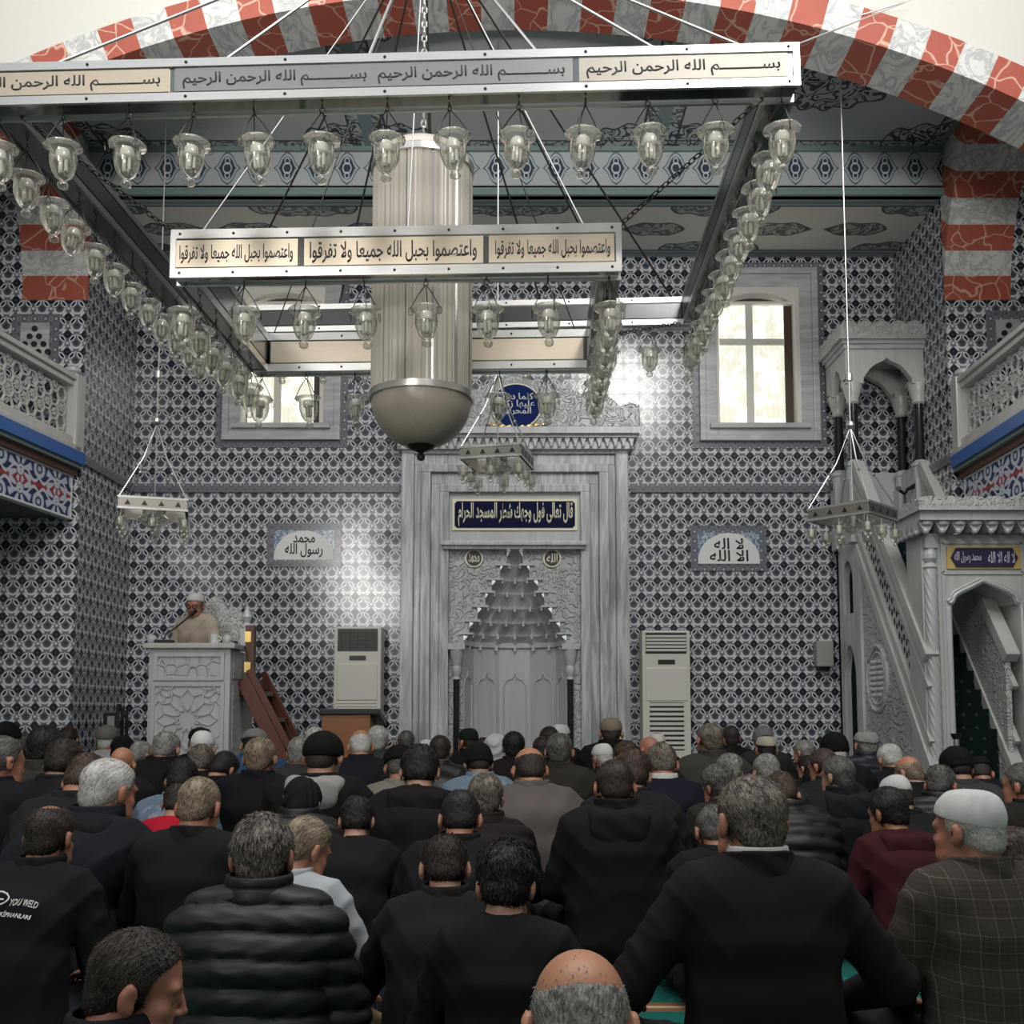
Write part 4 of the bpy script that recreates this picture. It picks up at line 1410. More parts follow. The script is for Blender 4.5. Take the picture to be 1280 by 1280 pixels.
def clipped(u, v, w):
    """a raised strap, trimmed to the panel"""
    n = 12
    run = []
    for i in range(n + 1):
        t = i / n
        q = (u[0] + (v[0] - u[0]) * t, u[1] + (v[1] - u[1]) * t)
        if X0 <= q[0] <= X1 and Z0 <= q[1] <= Z1: run.append(q)
    if len(run) > 1: b.bar((run[0][0], YK - 0.004, run[0][1]), (run[-1][0], YK - 0.004, run[-1][1]), w, 0.024, up=(0, 1, 0))
b.box((X0, YK - 0.004, Z0), (X1, YK + 0.01, Z1))
pol = lambda o_, r_, d_: (o_[0] + r_ * math.cos(R(d_)), o_[1] + r_ * math.sin(R(d_)))
for o_ in ((cxk, cz), (cxk - 2 * rad, cz), (cxk + 2 * rad, cz), (cxk, cz - 2 * rad), (cxk - rad, cz - rad), (cxk + rad, cz - rad), (cxk - rad, cz + rad), (cxk + rad, cz + rad)):
    big = abs(o_[0] - cxk) < 0.01 or abs(o_[1] - cz) < 0.01
    s_ = rad * (1.0 if big else 0.62)
    for k in range(12):
        a0 = k * 30
        clipped(pol(o_, 0.26 * s_, a0), pol(o_, 0.42 * s_, a0 + 15), 0.013)
        clipped(pol(o_, 0.26 * s_, a0), pol(o_, 0.42 * s_, a0 - 15), 0.013)
        clipped(pol(o_, 0.42 * s_, a0 + 15), pol(o_, 0.72 * s_, a0 + 15), 0.013)
        clipped(pol(o_, 0.72 * s_, a0 + 15), pol(o_, 0.92 * s_, a0 + 30), 0.013)
        clipped(pol(o_, 0.72 * s_, a0 + 15), pol(o_, 0.92 * s_, a0), 0.013)
b.obj('star_panel', 'marble_pale', ks)
b = MB(); b.box((x1, YK + 0.08, K(0, 848)[1]), (x1 + 0.01, yb - 0.06, K(0, 815)[1])); b.box((x1, YK + 0.08, 0.25), (x1 + 0.01, yb - 0.06, K(0, 856)[1])); b.obj('side_panel', 'marble_cross', ks, bevel=0.004)
# lobed throne back
yk = yb + 0.36
T_ = lambda px, py: (xx(px, 780, yk), zz(py, yk))
lob = [T_(*p) for p in ((228, 850), (228, 800), (231, 783), (240, 772), (250, 760), (262, 748), (268, 744), (275, 748), (280, 757), (285, 762), (292, 758), (300, 764), (306, 775), (309, 790), (309, 850))]
b = MB(); b.xz(lob, yk, yk + 0.09); b.obj('throne_back', 'marble_carved_fine', ks, bevel=0.01)
b = MB()
fx = T_(309, 780)[0]
b.box((fx - 0.05, yk - 0.08, 0.0), (fx + 0.05, yk + 0.06, T_(0, 786)[1]))
b.lathe([(0.05, 0), (0.06, 0.02), (0.03, 0.06), (0.055, 0.12), (0.03, 0.18), (0.001, 0.24)], (fx, yk - 0.01, T_(0, 786)[1]), 12)
b.box((T_(228, 0)[0] - 0.05, yk - 0.08, 0.0), (T_(228, 0)[0] + 0.05, yk + 0.06, T_(0, 805)[1]))
b.obj('post', 'marble_pale', ks)
for px in (190, 284):
    q = at(px, 803, YK + 0.1)
    b = MB(); b.ball((q.x, q.y, zt + 0.07), 0.05, 12); b.lathe([(0.03, zt + 0.02), (0.02, zt + 0.04)], (q.x, q.y, 0), 10); b.obj('finial', 'marble_warm', ks, smooth=True)
settle(ks)
st = empty('wooden_stair', (xx(330, 900, 9.95), 9.95, 0))
tag(st, 'red brown wooden stair with rail leading up to the marble preaching desk', 'stair')
b = MB()
xs0, xs1 = xx(308, 815, 9.95), xx(319, 815, 9.95)
b.box((xs0, 9.9, 1.3), (xs1, 9.99, zz(782, 9.95))); b.obj('newel_post', 'dark_wood', st, bevel=0.006)
b = MB()
for py in (796, 834): 
    z = zz(py, 9.9); b.box((xs0 - 0.004, 9.892, z - 0.05), (xs1 - 0.03, 9.9, z + 0.05))
b.obj('gilt_mount', 'gold', st)
pa, pb = at(304, 850, 9.9), at(357, 952, 9.9)
for dy in (0.0, 0.55):
    b = MB(); b.bar((pa.x, 9.9 + dy, pa.z), (pb.x + 0.25, 9.9 + dy, max(0.06, pb.z - 0.5)), 0.05, 0.13); b.obj('stringer', 'red_wood', st, bevel=0.006)
    b = MB(); b.bar((pa.x + 0.06, 9.88 + dy, pa.z + 0.10), (pb.x + 0.31, 9.88 + dy, pb.z - 0.38), 0.035, 0.06); b.obj('handrail', 'red_wood', st, bevel=0.006)
for i in range(5):
    t = (i + 0.5) / 5
    b = MB(); x = pa.x + (pb.x + 0.25 - pa.x) * t; z = pa.z + (max(0.06, pb.z - 0.5) - pa.z) * t
    b.box((x - 0.10, 9.9, z - 0.02), (x + 0.12, 10.45, z + 0.02)); b.obj('tread', 'dark_wood', st)
settle(st)
root = empty('desk_microphone', (xx(204, 803, YK + 0.05), YK + 0.05, zt + 0.03))
tag(root, 'black gooseneck microphone on the marble preaching desk', 'microphone')
q0, q1 = at(204, 802, YK + 0.05), at(240, 768, YK + 0.15)
b = MB(); b.box((q0.x - 0.07, YK, zt + 0.03), (q0.x + 0.09, YK + 0.12, zt + 0.065)); b.obj('base', 'black_plastic', root, bevel=0.01)
b = MB(); b.tube([(q0.x, YK + 0.06, zt + 0.06), (q0.x + 0.02, YK + 0.06, zt + 0.12), (q0.x * 0.6 + q1.x * 0.4, YK + 0.1, q0.z * 0.5 + q1.z * 0.5), q1], 0.009, 8); b.obj('gooseneck', 'dark_metal', root)
b = MB(); d = Vector((q1.x - q0.x, 0.05, q1.z - q0.z)).normalized(); b.tube([q1 - d * 0.02, q1 + d * 0.06], 0.02, 8); b.obj('capsule', 'black_plastic', root)
settle(root)
root = empty('white_mug', (xx(268, 803, YK + 0.05), YK + 0.05, zt + 0.03))
tag(root, 'small white mug with dark ring on the marble preaching desk', 'mug')
b = MB(); b.lathe([(0.001, 0.005), (0.036, 0), (0.042, 0.09), (0.037, 0.09), (0.033, 0.01), (0.001, 0.01)], (0, 0, 0), 20); b.obj('cup', 'white_plastic', root, smooth=True)
b = MB(); b.tube([(0.035 + 0.03 * math.sin(PI * i / 8), 0, 0.02 + 0.05 * i / 8) for i in range(9)], 0.007, 6); b.obj('handle', 'white_plastic', root, smooth=True)
root = empty('desk_speaker', (xx(284, 801, YK + 0.02), YK + 0.12, zt + 0.03))
tag(root, 'dark slim device lying beside the mug on the preaching desk', 'device')
b = MB(); b.box((-0.08, -0.05, 0), (0.06, 0.05, 0.03)); b.obj('case', 'black_plastic', root, bevel=0.006)
b = MB(); b.box((-0.06, -0.053, 0.008), (0.04, -0.049, 0.022)); b.obj('screen', 'grey_plastic', root)

root = empty('display_screen', (xx(139, 900, 11.3), 11.3, 0))
tag(root, 'small black framed screen on a stand in the corner of the left pier', 'screen')
b = MB(); pxbox(b, 129, 891, 147, 914, 11.28, 11.34); b.obj('bezel', 'black_plastic', root, bevel=0.006)
b = MB(); pxbox(b, 134, 895, 143, 908, 11.272, 11.3); b.obj('panel', 'grey_plastic', root)
b = MB(); c = xx(139, 900, 11.3); b.bar((c, 11.32, 0.02), (c, 11.32, 1.05), 0.05); b.box((c - 0.2, 11.15, 0), (c + 0.2, 11.5, 0.03)); b.obj('stand', 'black_plastic', root)
settle(root)
root = empty('folded_tripod', (xx(153, 900, 11.6), 11.6, 0))
tag(root, 'tall black folded stand leaning beside the corner screen', 'stand')
b = MB()
c = xx(153, 900, 11.6)
for i, dx in enumerate((-0.05, 0.0, 0.045)):
    b = MB(); b.tube([(c + dx * 1.5, 11.55 + 0.03 * i, 0.0), (c + dx, 11.6, zz(880 + 4 * i, 11.6))], 0.02, 8); b.obj('leg', 'black_plastic', root)
settle(root)

# ------------------------------------------------------------------ balconies
def hexes(y0, y1, z0, z1, a):
    segs = set()
    i = 0
    dy, dz = a * 1.5, a * math.sqrt(3)
    ny, nz = int((y1 - y0) / dy) + 2, int((z1 - z0) / dz) + 2
    for i in range(ny):
        for j in range(nz):
            cy = y0 + i * dy
            cz = z0 + j * dz + (dz / 2 if i % 2 else 0)
            v = [(round(cy + a * math.cos(PI / 3 * k), 4), round(cz + a * math.sin(PI / 3 * k), 4)) for k in range(6)]
            for k in range(6):
                segs.add(tuple(sorted((v[k], v[(k + 1) % 6]))))
            for k in range(0 if (i + j) % 2 else 3):  # a star in every second cell
                u, w = (cy + a * 0.5 * math.cos(PI / 3 * k), cz + a * 0.5 * math.sin(PI / 3 * k)), (cy - a * 0.5 * math.cos(PI / 3 * k), cz - a * 0.5 * math.sin(PI / 3 * k))
                segs.add((u, w))
    out = []
    for p_, q_ in segs:
        if all(y0 <= t[0] <= y1 and z0 <= t[1] <= z1 for t in (p_, q_)): out.append((p_, q_))
    return out
def balcony(sx, endpx, rz, lab, zoff):
    e = at(endpx, 577, P)
    root = empty('balcony', (e.x, P - 0.03, 0), rz)
    tag(root, lab, 'balcony')
    z = lambda y: zz(y, P) + zoff
    L = 4.6
    S = lambda d: sx * d                           # outward from the hall
    bx = lambda b, d0, d1, z0, z1, y0=-L, y1=0: b.box((S(d0), y0, z0), (S(d1), y1, z1))
    b = MB(); bx(b, 0.16, 2.7, z(648), z(570)); b.obj('floor_slab', 'balcony_soffit', root)
    b = MB(); bx(b, 0.0, 0.2, z(583), z(568)); b.obj('blue_fascia', 'balcony_blue', root, bevel=0.004)
    b = MB(); bx(b, 0.03, 0.2, z(587.5), z(583)); b.obj('teal_moulding', 'balcony_teal', root)
    b = MB(); bx(b, 0.08, 0.2, z(596), z(587.5)); b.obj('brown_moulding', 'balcony_brown', root)
    zc_ = (z(598) + z(648)) / 2
    b = MB(); b.box((S(0.12), -L, z(648) - zc_), (S(0.2), -0.05, z(598) - zc_))
    o = b.obj('tile_panel', 'balcony_tile', root); o.location.z = zc_
    b = MB(); bx(b, 0.115, 0.2, z(598.5), z(596)); bx(b, 0.115, 0.2, z(650), z(647.5)); b.box((S(0.115), -0.05, z(648)), (S(0.2), -0.03, z(596))); b.obj('white_edge', 'letter_white', root)
    # balustrade
    b = MB(); bx(b, 0.02, 0.24, z(568), z(561), y1=-0.04); bx(b, 0.05, 0.22, z(561), z(551), y1=-0.05); b.obj('base_rail', 'marble_warm', root, bevel=0.012)
    b = MB(); bx(b, 0.03, 0.24, z(482), z(476), y1=-0.1); bx(b, 0.06, 0.21, z(489), z(482), y1=-0.1); b.obj('top_rail', 'marble_warm', root, bevel=0.012)
    b = MB()
    zl, zh = z(551), z(489)
    for (p_, q_) in hexes(-L, -0.12, zl - 0.02, zh + 0.02, 0.085):
        b.bar((S(0.135), p_[0], p_[1]), (S(0.135), q_[0], q_[1]), 0.02, 0.018, up=(1, 0, 0))
    b.obj('lattice', 'marble_warm', root)
    for k in range(1, 3):
        b = MB(); b.box((S(0.08), -2.3 * k - 0.06, z(551)), (S(0.19), -2.3 * k + 0.06, z(489))); b.obj('post', 'marble_warm', root, bevel=0.01)
    b = MB()
    b.box((S(0.02), -0.16, z(568)), (S(0.24), -0.0, z(474))); b.obj('post', 'marble_warm', root, bevel=0.01)
    b = MB(); b.lathe([(0.08, z(474)), (0.05, z(472)), (0.085, z(469)), (0.085, z(465)), (0.05, z(462)), (0.001, z(461))], (S(0.13), -0.08, 0), 14); b.obj('post_cap', 'marble_pale', root, smooth=True)
balcony(-1, 108, R(-7.4), 'balcony with pierced white balustrade and blue fascia, at the left edge', 0)
balcony(1, 1187, R(-2.4), 'balcony with pierced white balustrade and blue fascia, at the right edge behind the pulpit', -0.03)

# ------------------------------------------------------------------ chandeliers
CC = Vector((-0.555, 5.97, 0))
YAW, ROLL = R(-1.5), R(-0.55)
def lamp_proto():
    root = empty('glass_lamp')
    b = MB()
    b.lathe([(0.052, -0.006), (0.066, 0.002), (0.083, 0.006), (0.088, 0.0), (0.082, -0.008), (0.064, -0.016), (0.058, -0.03), (0.062, -0.055), (0.060, -0.085), (0.052, -0.115), (0.038, -0.143), (0.022, -0.156), (0.014, -0.162), (0.02, -0.170), (0.026, -0.182), (0.022, -0.196), (0.010, -0.203), (0.0005, -0.204)], n=20)
    b.obj('glass_bell', 'lamp_glass', root, smooth=True, angle=180)
    b = MB()
    b.lathe([(0.0005, -0.012), (0.026, -0.012), (0.033, -0.025), (0.034, -0.055), (0.026, -0.062), (0.0005, -0.062)], n=14)
    for k in range(4):
        a = PI / 2 * k + 0.4
        x, y = 0.016 * math.cos(a), 0.016 * math.sin(a)
        b.tube([(x, y, -0.058), (x, y, -0.118), (x * 0.6, y * 0.6, -0.124)], 0.0085, 6)
    b.obj('bulb', 'bulb_white', root, smooth=True)
    b = MB()
    for k in range(3):
        a = 2 * PI * k / 3 + 0.5
        c_, s_ = math.cos(a), math.sin(a)
        b.tube([(0.085 * c_, 0.085 * s_, 0.0), (0.045 * c_, 0.045 * s_, 0.075), (0.004 * c_, 0.004 * s_, 0.135)], 0.0028, 5)
        b.tube([(0.088 * c_ + 0.012 * math.sin(t_), 0.088 * s_, -0.022 - 0.022 * math.cos(t_)) for t_ in [2 * PI * i / 8 for i in range(9)]], 0.0018, 4)
    b.tube([(0.012 * math.sin(2 * PI * i / 10), 0, 0.145 + 0.014 * math.cos(2 * PI * i / 10)) for i in range(11)], 0.003, 5)
    b.tube([(0, 0, 0.155), (0, 0, 0.175)], 0.004, 5)
    b.obj('hanger', 'dark_metal', root)
    return root
LAMP = lamp_proto()
lamp_used = [False]
ORD = ['first', 'second', 'third', 'fourth', 'fifth', 'sixth', 'seventh', 'eighth', 'ninth', 'tenth', 'eleventh', 'twelfth', 'thirteenth']
def put_lamp(p, label, group):
    o = LAMP if not lamp_used[0] else copy_tree(LAMP)
    lamp_used[0] = True
    o.location = (p[0], p[1], p[2] - 0.172)
    o.rotation_euler = (rng.normal() * 0.05, rng.normal() * 0.05, rng.uniform(0, 6))
    tag(o, label, 'lamp', group)
def chain(b, p, q, r=0.012, wire=0.0035, step=0.03):
    p, q = Vector(p), Vector(q)
    d = (q - p); n = max(2, int(d.length / step)); dn = d.normalized()
    u = dn.cross(Vector((0, 0, 1))) if abs(dn.z) < 0.95 else Vector((1, 0, 0))
    u.normalize(); w = dn.cross(u)
    for i in range(n):
        c = p + d * ((i + 0.5) / n)
        s_ = u if i % 2 else w
        b.tube([c + dn * (step * 0.68 * math.cos(2 * PI * k / 6)) + s_ * (r * math.sin(2 * PI * k / 6)) for k in range(7)], wire, 4, cap=False)
def ray_local(px, py, Mi, yl):
    o, d = Vector((0, 0, CAM_H)), at(px, py, 1) - Vector((0, 0, CAM_H))
    o2, d2 = Mi @ o, Mi.to_3x3() @ d
    t = (yl - o2.y) / d2.y
    return o2 + d2 * t
def chandelier(hx, hy, z0, H, D_, name, lab, panels, which, nfront, nside, dx):
    root = empty(name, (CC.x + dx, CC.y, z0), YAW)
    root.rotation_euler = (0, ROLL if which == 'outer chandelier' else R(-0.2), YAW)
    tag(root, lab, 'chandelier')
    Mw = Matrix.LocRotScale(root.location, root.rotation_euler, None)
    Mi = Mw.inverted()
    tr = 0.19 * H
    sides = (('front', (-hx, -hy), (hx, -hy + D_)), ('rear', (-hx, hy - D_), (hx, hy)), ('left', (-hx, -hy + D_), (-hx + D_, hy - D_)), ('right', (hx - D_, -hy + D_), (hx, hy - D_)))
    for nm, p_, q_ in sides:
        b = MB(); b.box((p_[0] + 0.012, p_[1] + 0.012, 0.012), (q_[0] - 0.012, q_[1] - 0.012, H - 0.012)); bm_ = b.obj('beam', 'beam_steel', root)
        b = MB()
        e = 0.004
        for (za, zb_) in ((0, tr), (H - tr, H)):
            if nm in ('front', 'rear'):
                b.box((p_[0], p_[1], za), (q_[0], p_[1] + 0.016, zb_)); b.box((p_[0], q_[1] - 0.016, za), (q_[0], q_[1], zb_))
            else:
                b.box((p_[0], p_[1], za), (p_[0] + 0.016, q_[1], zb_)); b.box((q_[0] - 0.016, p_[1], za), (q_[0], q_[1], zb_))
        if nm in ('front', 'rear'):
            for x in (p_[0], q_[0] - 0.03): b.box((x, p_[1], tr), (x + 0.03, p_[1] + 0.014, H - tr))
        b.obj('edge_rail', 'polished_steel' if nm in ('front', 'rear') else 'rod_steel', bm_)
        if nm in ('front', 'rear'):
            nr = 9
            for i in range(nr):
                x = p_[0] + 0.05 + (q_[0] - p_[0] - 0.1) * i / (nr - 1)
                for z in (tr / 2, H - tr / 2):
                    b = MB(); b.ball((x, p_[1], z), 0.008, 6); b.obj('rivet', 'dark_metal', bm_)
    pyc = 95 if which == 'outer chandelier' else 315
    for (x0, x1, mat, texts) in panels:
        a, c = ray_local(x0, pyc, Mi, -hy), ray_local(x1, pyc, Mi, -hy)
        b = MB(); b.box((a.x, -hy + 0.004, tr + 0.008), (c.x, -hy + 0.02, H - tr - 0.008)); pn = b.obj('inscribed_panel', mat, root)
        for (t0, t1, tx, hh) in texts:
            u, v = ray_local(t0, pyc, Mi, -hy), ray_local(t1, pyc, Mi, -hy)
            letters('lettering', tx, (u.x + v.x) / 2, H / 2 - 0.004, -hy + 0.004, v.x - u.x, (H - 2 * tr) * hh, 'black_ink', pn, thick=0.002, bold=0.012)
    for sx in (-1, 1):                              # plain plates on the flanks and inner faces
        b = MB()
        for x in ((sx * hx, sx * (hx - 0.012)), (sx * (hx - D_), sx * (hx - D_ + 0.012))):
            b.box((min(x), -hy + D_ + 0.02, tr + 0.01), (max(x), hy - D_ - 0.02, H - tr - 0.01))
        b.obj('side_plate', 'dark_steel', root)
    b = MB(); b.box((-hx + D_ + 0.02, hy - D_ + 0.002, tr + 0.01), (hx - D_ - 0.02, hy - D_ + 0.014, H - tr - 0.01)); b.obj('rear_plate', 'brass_tinted_steel' if which == 'inner chandelier' else 'dark_steel', root)
    m_ = D_ / 2
    word = '%s ring' % which.split()[0]
    for i in range(nfront):
        x = -hx + m_ + (2 * hx - 2 * m_) * i / (nfront - 1)
        for yy_, nm in ((-hy + m_, 'front'), (hy - m_, 'rear')):
            put_lamp(Mw @ Vector((x, yy_, 0.002)), 'glass lamp under the %s beam of the %s, %s from the left' % (nm, word, ORD[i]), 'glass lamps under the %s beam of the %s' % (nm, word))
    for i in range(nside):
        y = -hy + m_ + (2 * hy - 2 * m_) * (i + 1) / (nside + 1)
        for x, nm in ((-hx + m_, 'left'), (hx - m_, 'right')):
            put_lamp(Mw @ Vector((x, y, 0.002)), 'glass lamp under the %s beam of the %s, %s from the front' % (nm, word, ORD[i]), 'glass lamps under the %s beam of the %s' % (nm, word))
    return root, Mw
BIS = 'بس' + 'ـ' * 9 + 'م الله الرحمن الرحيم'
VER = 'واعتصموا بحبل الله جميعا ولا تفرقوا'
Z0O = at(500, 119, 4.47).z
outer, MO = chandelier(1.895, 1.50, Z0O, 0.205, 0.145, 'rectangular_chandelier',
    'large outer rectangular steel chandelier ring with engraved panels, hung highest',
    [(-46, 211, 'brass_tinted_steel', [(-44, 200, BIS, 0.62)]), (218, 716, 'brushed_steel', [(228, 458, BIS, 0.62), (472, 706, BIS, 0.62)]), (724, 985, 'tan_steel', [(733, 976, BIS, 0.62)])],  # beige, grey and tan tints stand in for what each steel panel reflects
    'outer chandelier', 13, 10, 0.0)
Z0I = at(490, 346, 5.2).z
inner, MI_ = chandelier(1.185, 0.80, Z0I, 0.262, 0.12, 'rectangular_chandelier',
    'smaller inner rectangular steel chandelier ring with three beige engraved panels',
    [(215, 372, 'brass_tinted_steel', [(224, 366, VER, 0.62)]), (380, 604, 'brass_tinted_steel', [(387, 596, VER, 0.72)]), (611, 768, 'brass_tinted_steel', [(619, 763, VER, 0.62)])],
    'inner chandelier', 8, 5, -0.05)
hub = Vector((0, 0, at(524, -105, 5.97).z))
for root, Mx, hx, hy, H in ((outer, MO, 1.895, 1.5, 0.205), (inner, MI_, 1.19, 0.8, 0.262)):
    Mi = Mx.inverted()
    hl = Mi @ Vector((CC.x, CC.y, hub.z))
    fr_ = [-0.86, -0.42, -0.05, 0.38, 0.68, 0.9] if root is outer else [-0.88, 0.05, 0.84]
    for f_ in fr_:
        for s_ in (-1, 1):
            b = MB(); b.tube([(hx * f_, s_ * (hy - 0.06), H), hl], 0.0075 if root is outer else 0.004, 6)
            b.obj('rod', 'dark_metal' if s_ > 0 else 'rod_steel', root)
    if root is outer:
        b = MB(); b.lathe([(0.001, hl.z - 0.06), (0.10, hl.z - 0.05), (0.12, hl.z), (0.10, hl.z + 0.05), (0.001, hl.z + 0.06)], (0, 0, 0), 16); b.obj('hub', 'polished_steel', root, smooth=True)
        b = MB(); chain(b, hl, (0, 0, 9.9 - Z0O), 0.016, 0.005, 0.045); b.obj('hanging_chain', 'polished_steel', root)
for sx in (-1, 1):
    for sy in (-1, 1):
        b = MB()
        chain(b, MO.inverted() @ (MI_ @ Vector((sx * 1.17, sy * 0.78, 0.25))), (sx * 1.75, sy * 1.38, 0.02), 0.014, 0.004, 0.034)
        b.obj('corner_chain', 'dark_metal', outer)
q = at(1140, 0, 7.9)
b = MB(); b.tube([(1.84, -1.46, 0.2), MO.inverted() @ Vector((q.x, q.y, q.z)), MO.inverted() @ Vector((2.9, 8.1, 6.9))], 0.005, 5); b.obj('stay_wire', 'polished_steel', outer)

# long crystal drum in the middle
zt1, zt0, zl, zb_ = (at(522, q, 5.97).z for q in (186, 213, 496, 556))
dr = empty('drum_chandelier', (CC.x, CC.y, zl))
tag(dr, 'long cream crystal drum chandelier hanging in the middle of the steel rings', 'chandelier')
RD = 0.298
b = MB()
N = 180
gap = [i % 15 in (3, 8, 12) for i in range(N)]
ring = [b.bm.verts.new(((RD * (0.985 if gap[i] else (1.0 + 0.012 * (i % 2)))) * math.cos(2 * PI * i / N), (RD * (0.985 if gap[i] else (1.0 + 0.012 * (i % 2)))) * math.sin(2 * PI * i / N), z)) for z in (0, zt0 - zl) for i in range(N)]
for i in range(N):
    b.mi = 1 if gap[i] and i % 15 == 8 else 0
    b._f([ring[i], ring[(i + 1) % N], ring[N + (i + 1) % N], ring[N + i]])
b.obj('crystal_curtain', ['crystal_strands', 'rod_steel'], dr)
b = MB(); b.lathe([(RD, zt0 - zl + 0.02), (RD * 0.97, zt0 - zl + 0.05), (RD * 0.8, zt1 - zl - 0.04), (RD * 0.5, zt1 - zl - 0.01), (0.03, zt1 - zl)], n=48); b.obj('top_dome', 'crystal_strands', dr, smooth=True)
for z in (-0.01, zt0 - zl - 0.01):
    b = MB(); b.lathe([(RD + 0.004, z - 0.022), (RD + 0.014, z - 0.018), (RD + 0.014, z + 0.02), (RD + 0.004, z + 0.024)], n=64); b.obj('steel_band', 'polished_steel', dr, smooth=True)
b = MB()
hb = zl - zb_
b.lathe([(RD * math.cos(t_), -0.02 - hb * math.sin(t_)) for t_ in [PI / 2 * i / 14 for i in range(14)]] + [(0.02, -0.02 - hb)], n=64); b.obj('bottom_bowl', 'crystal_bowl', dr, smooth=True)
b = MB(); b.lathe([(0.095, -hb + 0.005), (0.07, -hb - 0.025), (0.02, -hb - 0.045), (0.014, -hb - 0.055), (0.026, -hb - 0.07), (0.02, -hb - 0.09), (0.001, -hb - 0.098)], n=20); b.obj('finial', 'dark_metal', dr, smooth=True)
b = MB(); chain(b, (0, 0, zt1 - zl), (0, 0, hub.z - zl - 0.05), 0.016, 0.005, 0.045); b.obj('hanging_chain', 'polished_steel', dr)

# three small chandeliers
def small_lamp(b, x, y, z):
    b.lathe([(r_ * 1.55, h_ * 1.5) for r_, h_ in ((0.040, 0.0), (0.03, -0.008), (0.028, -0.03), (0.03, -0.045), (0.02, -0.075), (0.008, -0.085), (0.012, -0.096), (0.0005, -0.105))], (x, y, z), 12)
def small_chandelier(px, py, Y, rz, size, ztop, lab):
    p = at(px, py, Y)
    root = empty('small_chandelier', p, rz)
    tag(root, lab, 'chandelier', 'small square chandeliers')
    a, h = size / 2, 0.115
    b = MB()
    for s_ in (-1, 1):
        b.box((-a, s_ * a - 0.01, -h / 2), (a, s_ * a + 0.01, h / 2)); b.box((s_ * a - 0.01, -a, -h / 2), (s_ * a + 0.01, a, h / 2))
    b.bar((-a, 0, 0.04), (a, 0, 0.04), 0.03, 0.02); b.bar((0, -a, 0.04), (0, a, 0.04), 0.03, 0.02)
    f = b.obj('frame', 'tan_steel', root)
    b = MB()
    for s_ in (-1, 1):
        for (za, zb2) in ((-h / 2, -h / 2 + 0.02), (h / 2 - 0.02, h / 2)):
            b.box((-a - 0.012, s_ * (a + 0.006) - 0.008, za), (a + 0.012, s_ * (a + 0.006) + 0.008, zb2)); b.box((s_ * (a + 0.006) - 0.008, -a - 0.012, za), (s_ * (a + 0.006) + 0.008, a + 0.012, zb2))
    b.obj('edge_rail', 'polished_steel', f)
    b = MB()
    for i in range(4):
        x = -a + size * (i + 0.5) / 4
        tri = [(x - 0.025, -0.02), (x + 0.025, -0.02), (x, 0.025)]
        b.xz(tri, -a - 0.014, -a - 0.008); b.yz([(u, v) for u, v in tri], a + 0.008, a + 0.014); b.yz(tri, -a - 0.014, -a - 0.008)
    b.obj('triangle_mark', 'dark_metal', f)
    b = MB(); b.lathe([(0.001, 0.12), (0.06, 0.115), (0.085, 0.08), (0.10, 0.04), (0.10, -0.05), (0.14, -0.09), (0.12, -0.12), (0.06, -0.16), (0.001, -0.17)], n=20); b.obj('glass_bowl', 'lamp_glass', root, smooth=True)
    b = MB(); b.lathe([(0.0005, 0.02), (0.02, 0.02), (0.026, -0.04), (0.015, -0.1), (0.0005, -0.11)], n=12); b.obj('bulb', 'bulb_white', root, smooth=True)
    for i in range(-1, 2):
        for j in range(-1, 2):
            if i or j:
                b = MB(); small_lamp(b, i * a * 0.95, j * a * 0.95, -h / 2 - 0.06); l = b.obj('glass_cup', 'lamp_glass', root, smooth=True)
                b = MB(); b.tube([(i * a * 0.95, j * a * 0.95, -h / 2), (i * a * 0.95, j * a * 0.95, -h / 2 - 0.065)], 0.004, 5); b.lathe([(0.0005, 0), (0.022, -0.01), (0.018, -0.075), (0.0005, -0.085)], (i * a * 0.95, j * a * 0.95, -h / 2 - 0.06), 8); b.obj('candle', 'bulb_white', l)
    b = MB()
    for i in (-1, 1):
        for j in (-1, 1):
            b.tube([(i * a, j * a, h / 2), (i * a * 0.35, j * a * 0.35, 0.45), (0, 0, 0.78)], 0.006, 6)
            b.ball((i * a * 0.5, j * a * 0.5, 0.36), 0.016, 6)
    b.tube([(0, 0, 0.1), (0, 0, 0.8)], 0.006, 6); b.ball((0, 0, 0.8), 0.04, 10)
    b.obj('suspension_rod', 'polished_steel', root)
    b = MB(); b.tube([(0, 0, 0.8), (0, 0, 1.15), (0, 0, ztop - p.z)], 0.006, 6); b.lathe([(0.001, 1.2), (0.03, 1.2), (0.03, 1.26), (0.001, 1.27)], n=10); b.obj('hanging_wire', 'polished_steel', root)
small_chandelier(193, 637, 9.0, R(17), 0.55, ZU, 'small square steel chandelier in front of the left tiled wall, above the preacher')
small_chandelier(622, 573, 8.9, R(-13), 0.52, ZU, 'small square steel chandelier in front of the prayer niche head')
small_chandelier(1066, 644, 8.8, R(-45), 0.54, ZU, 'small square steel chandelier hanging in front of the pulpit')
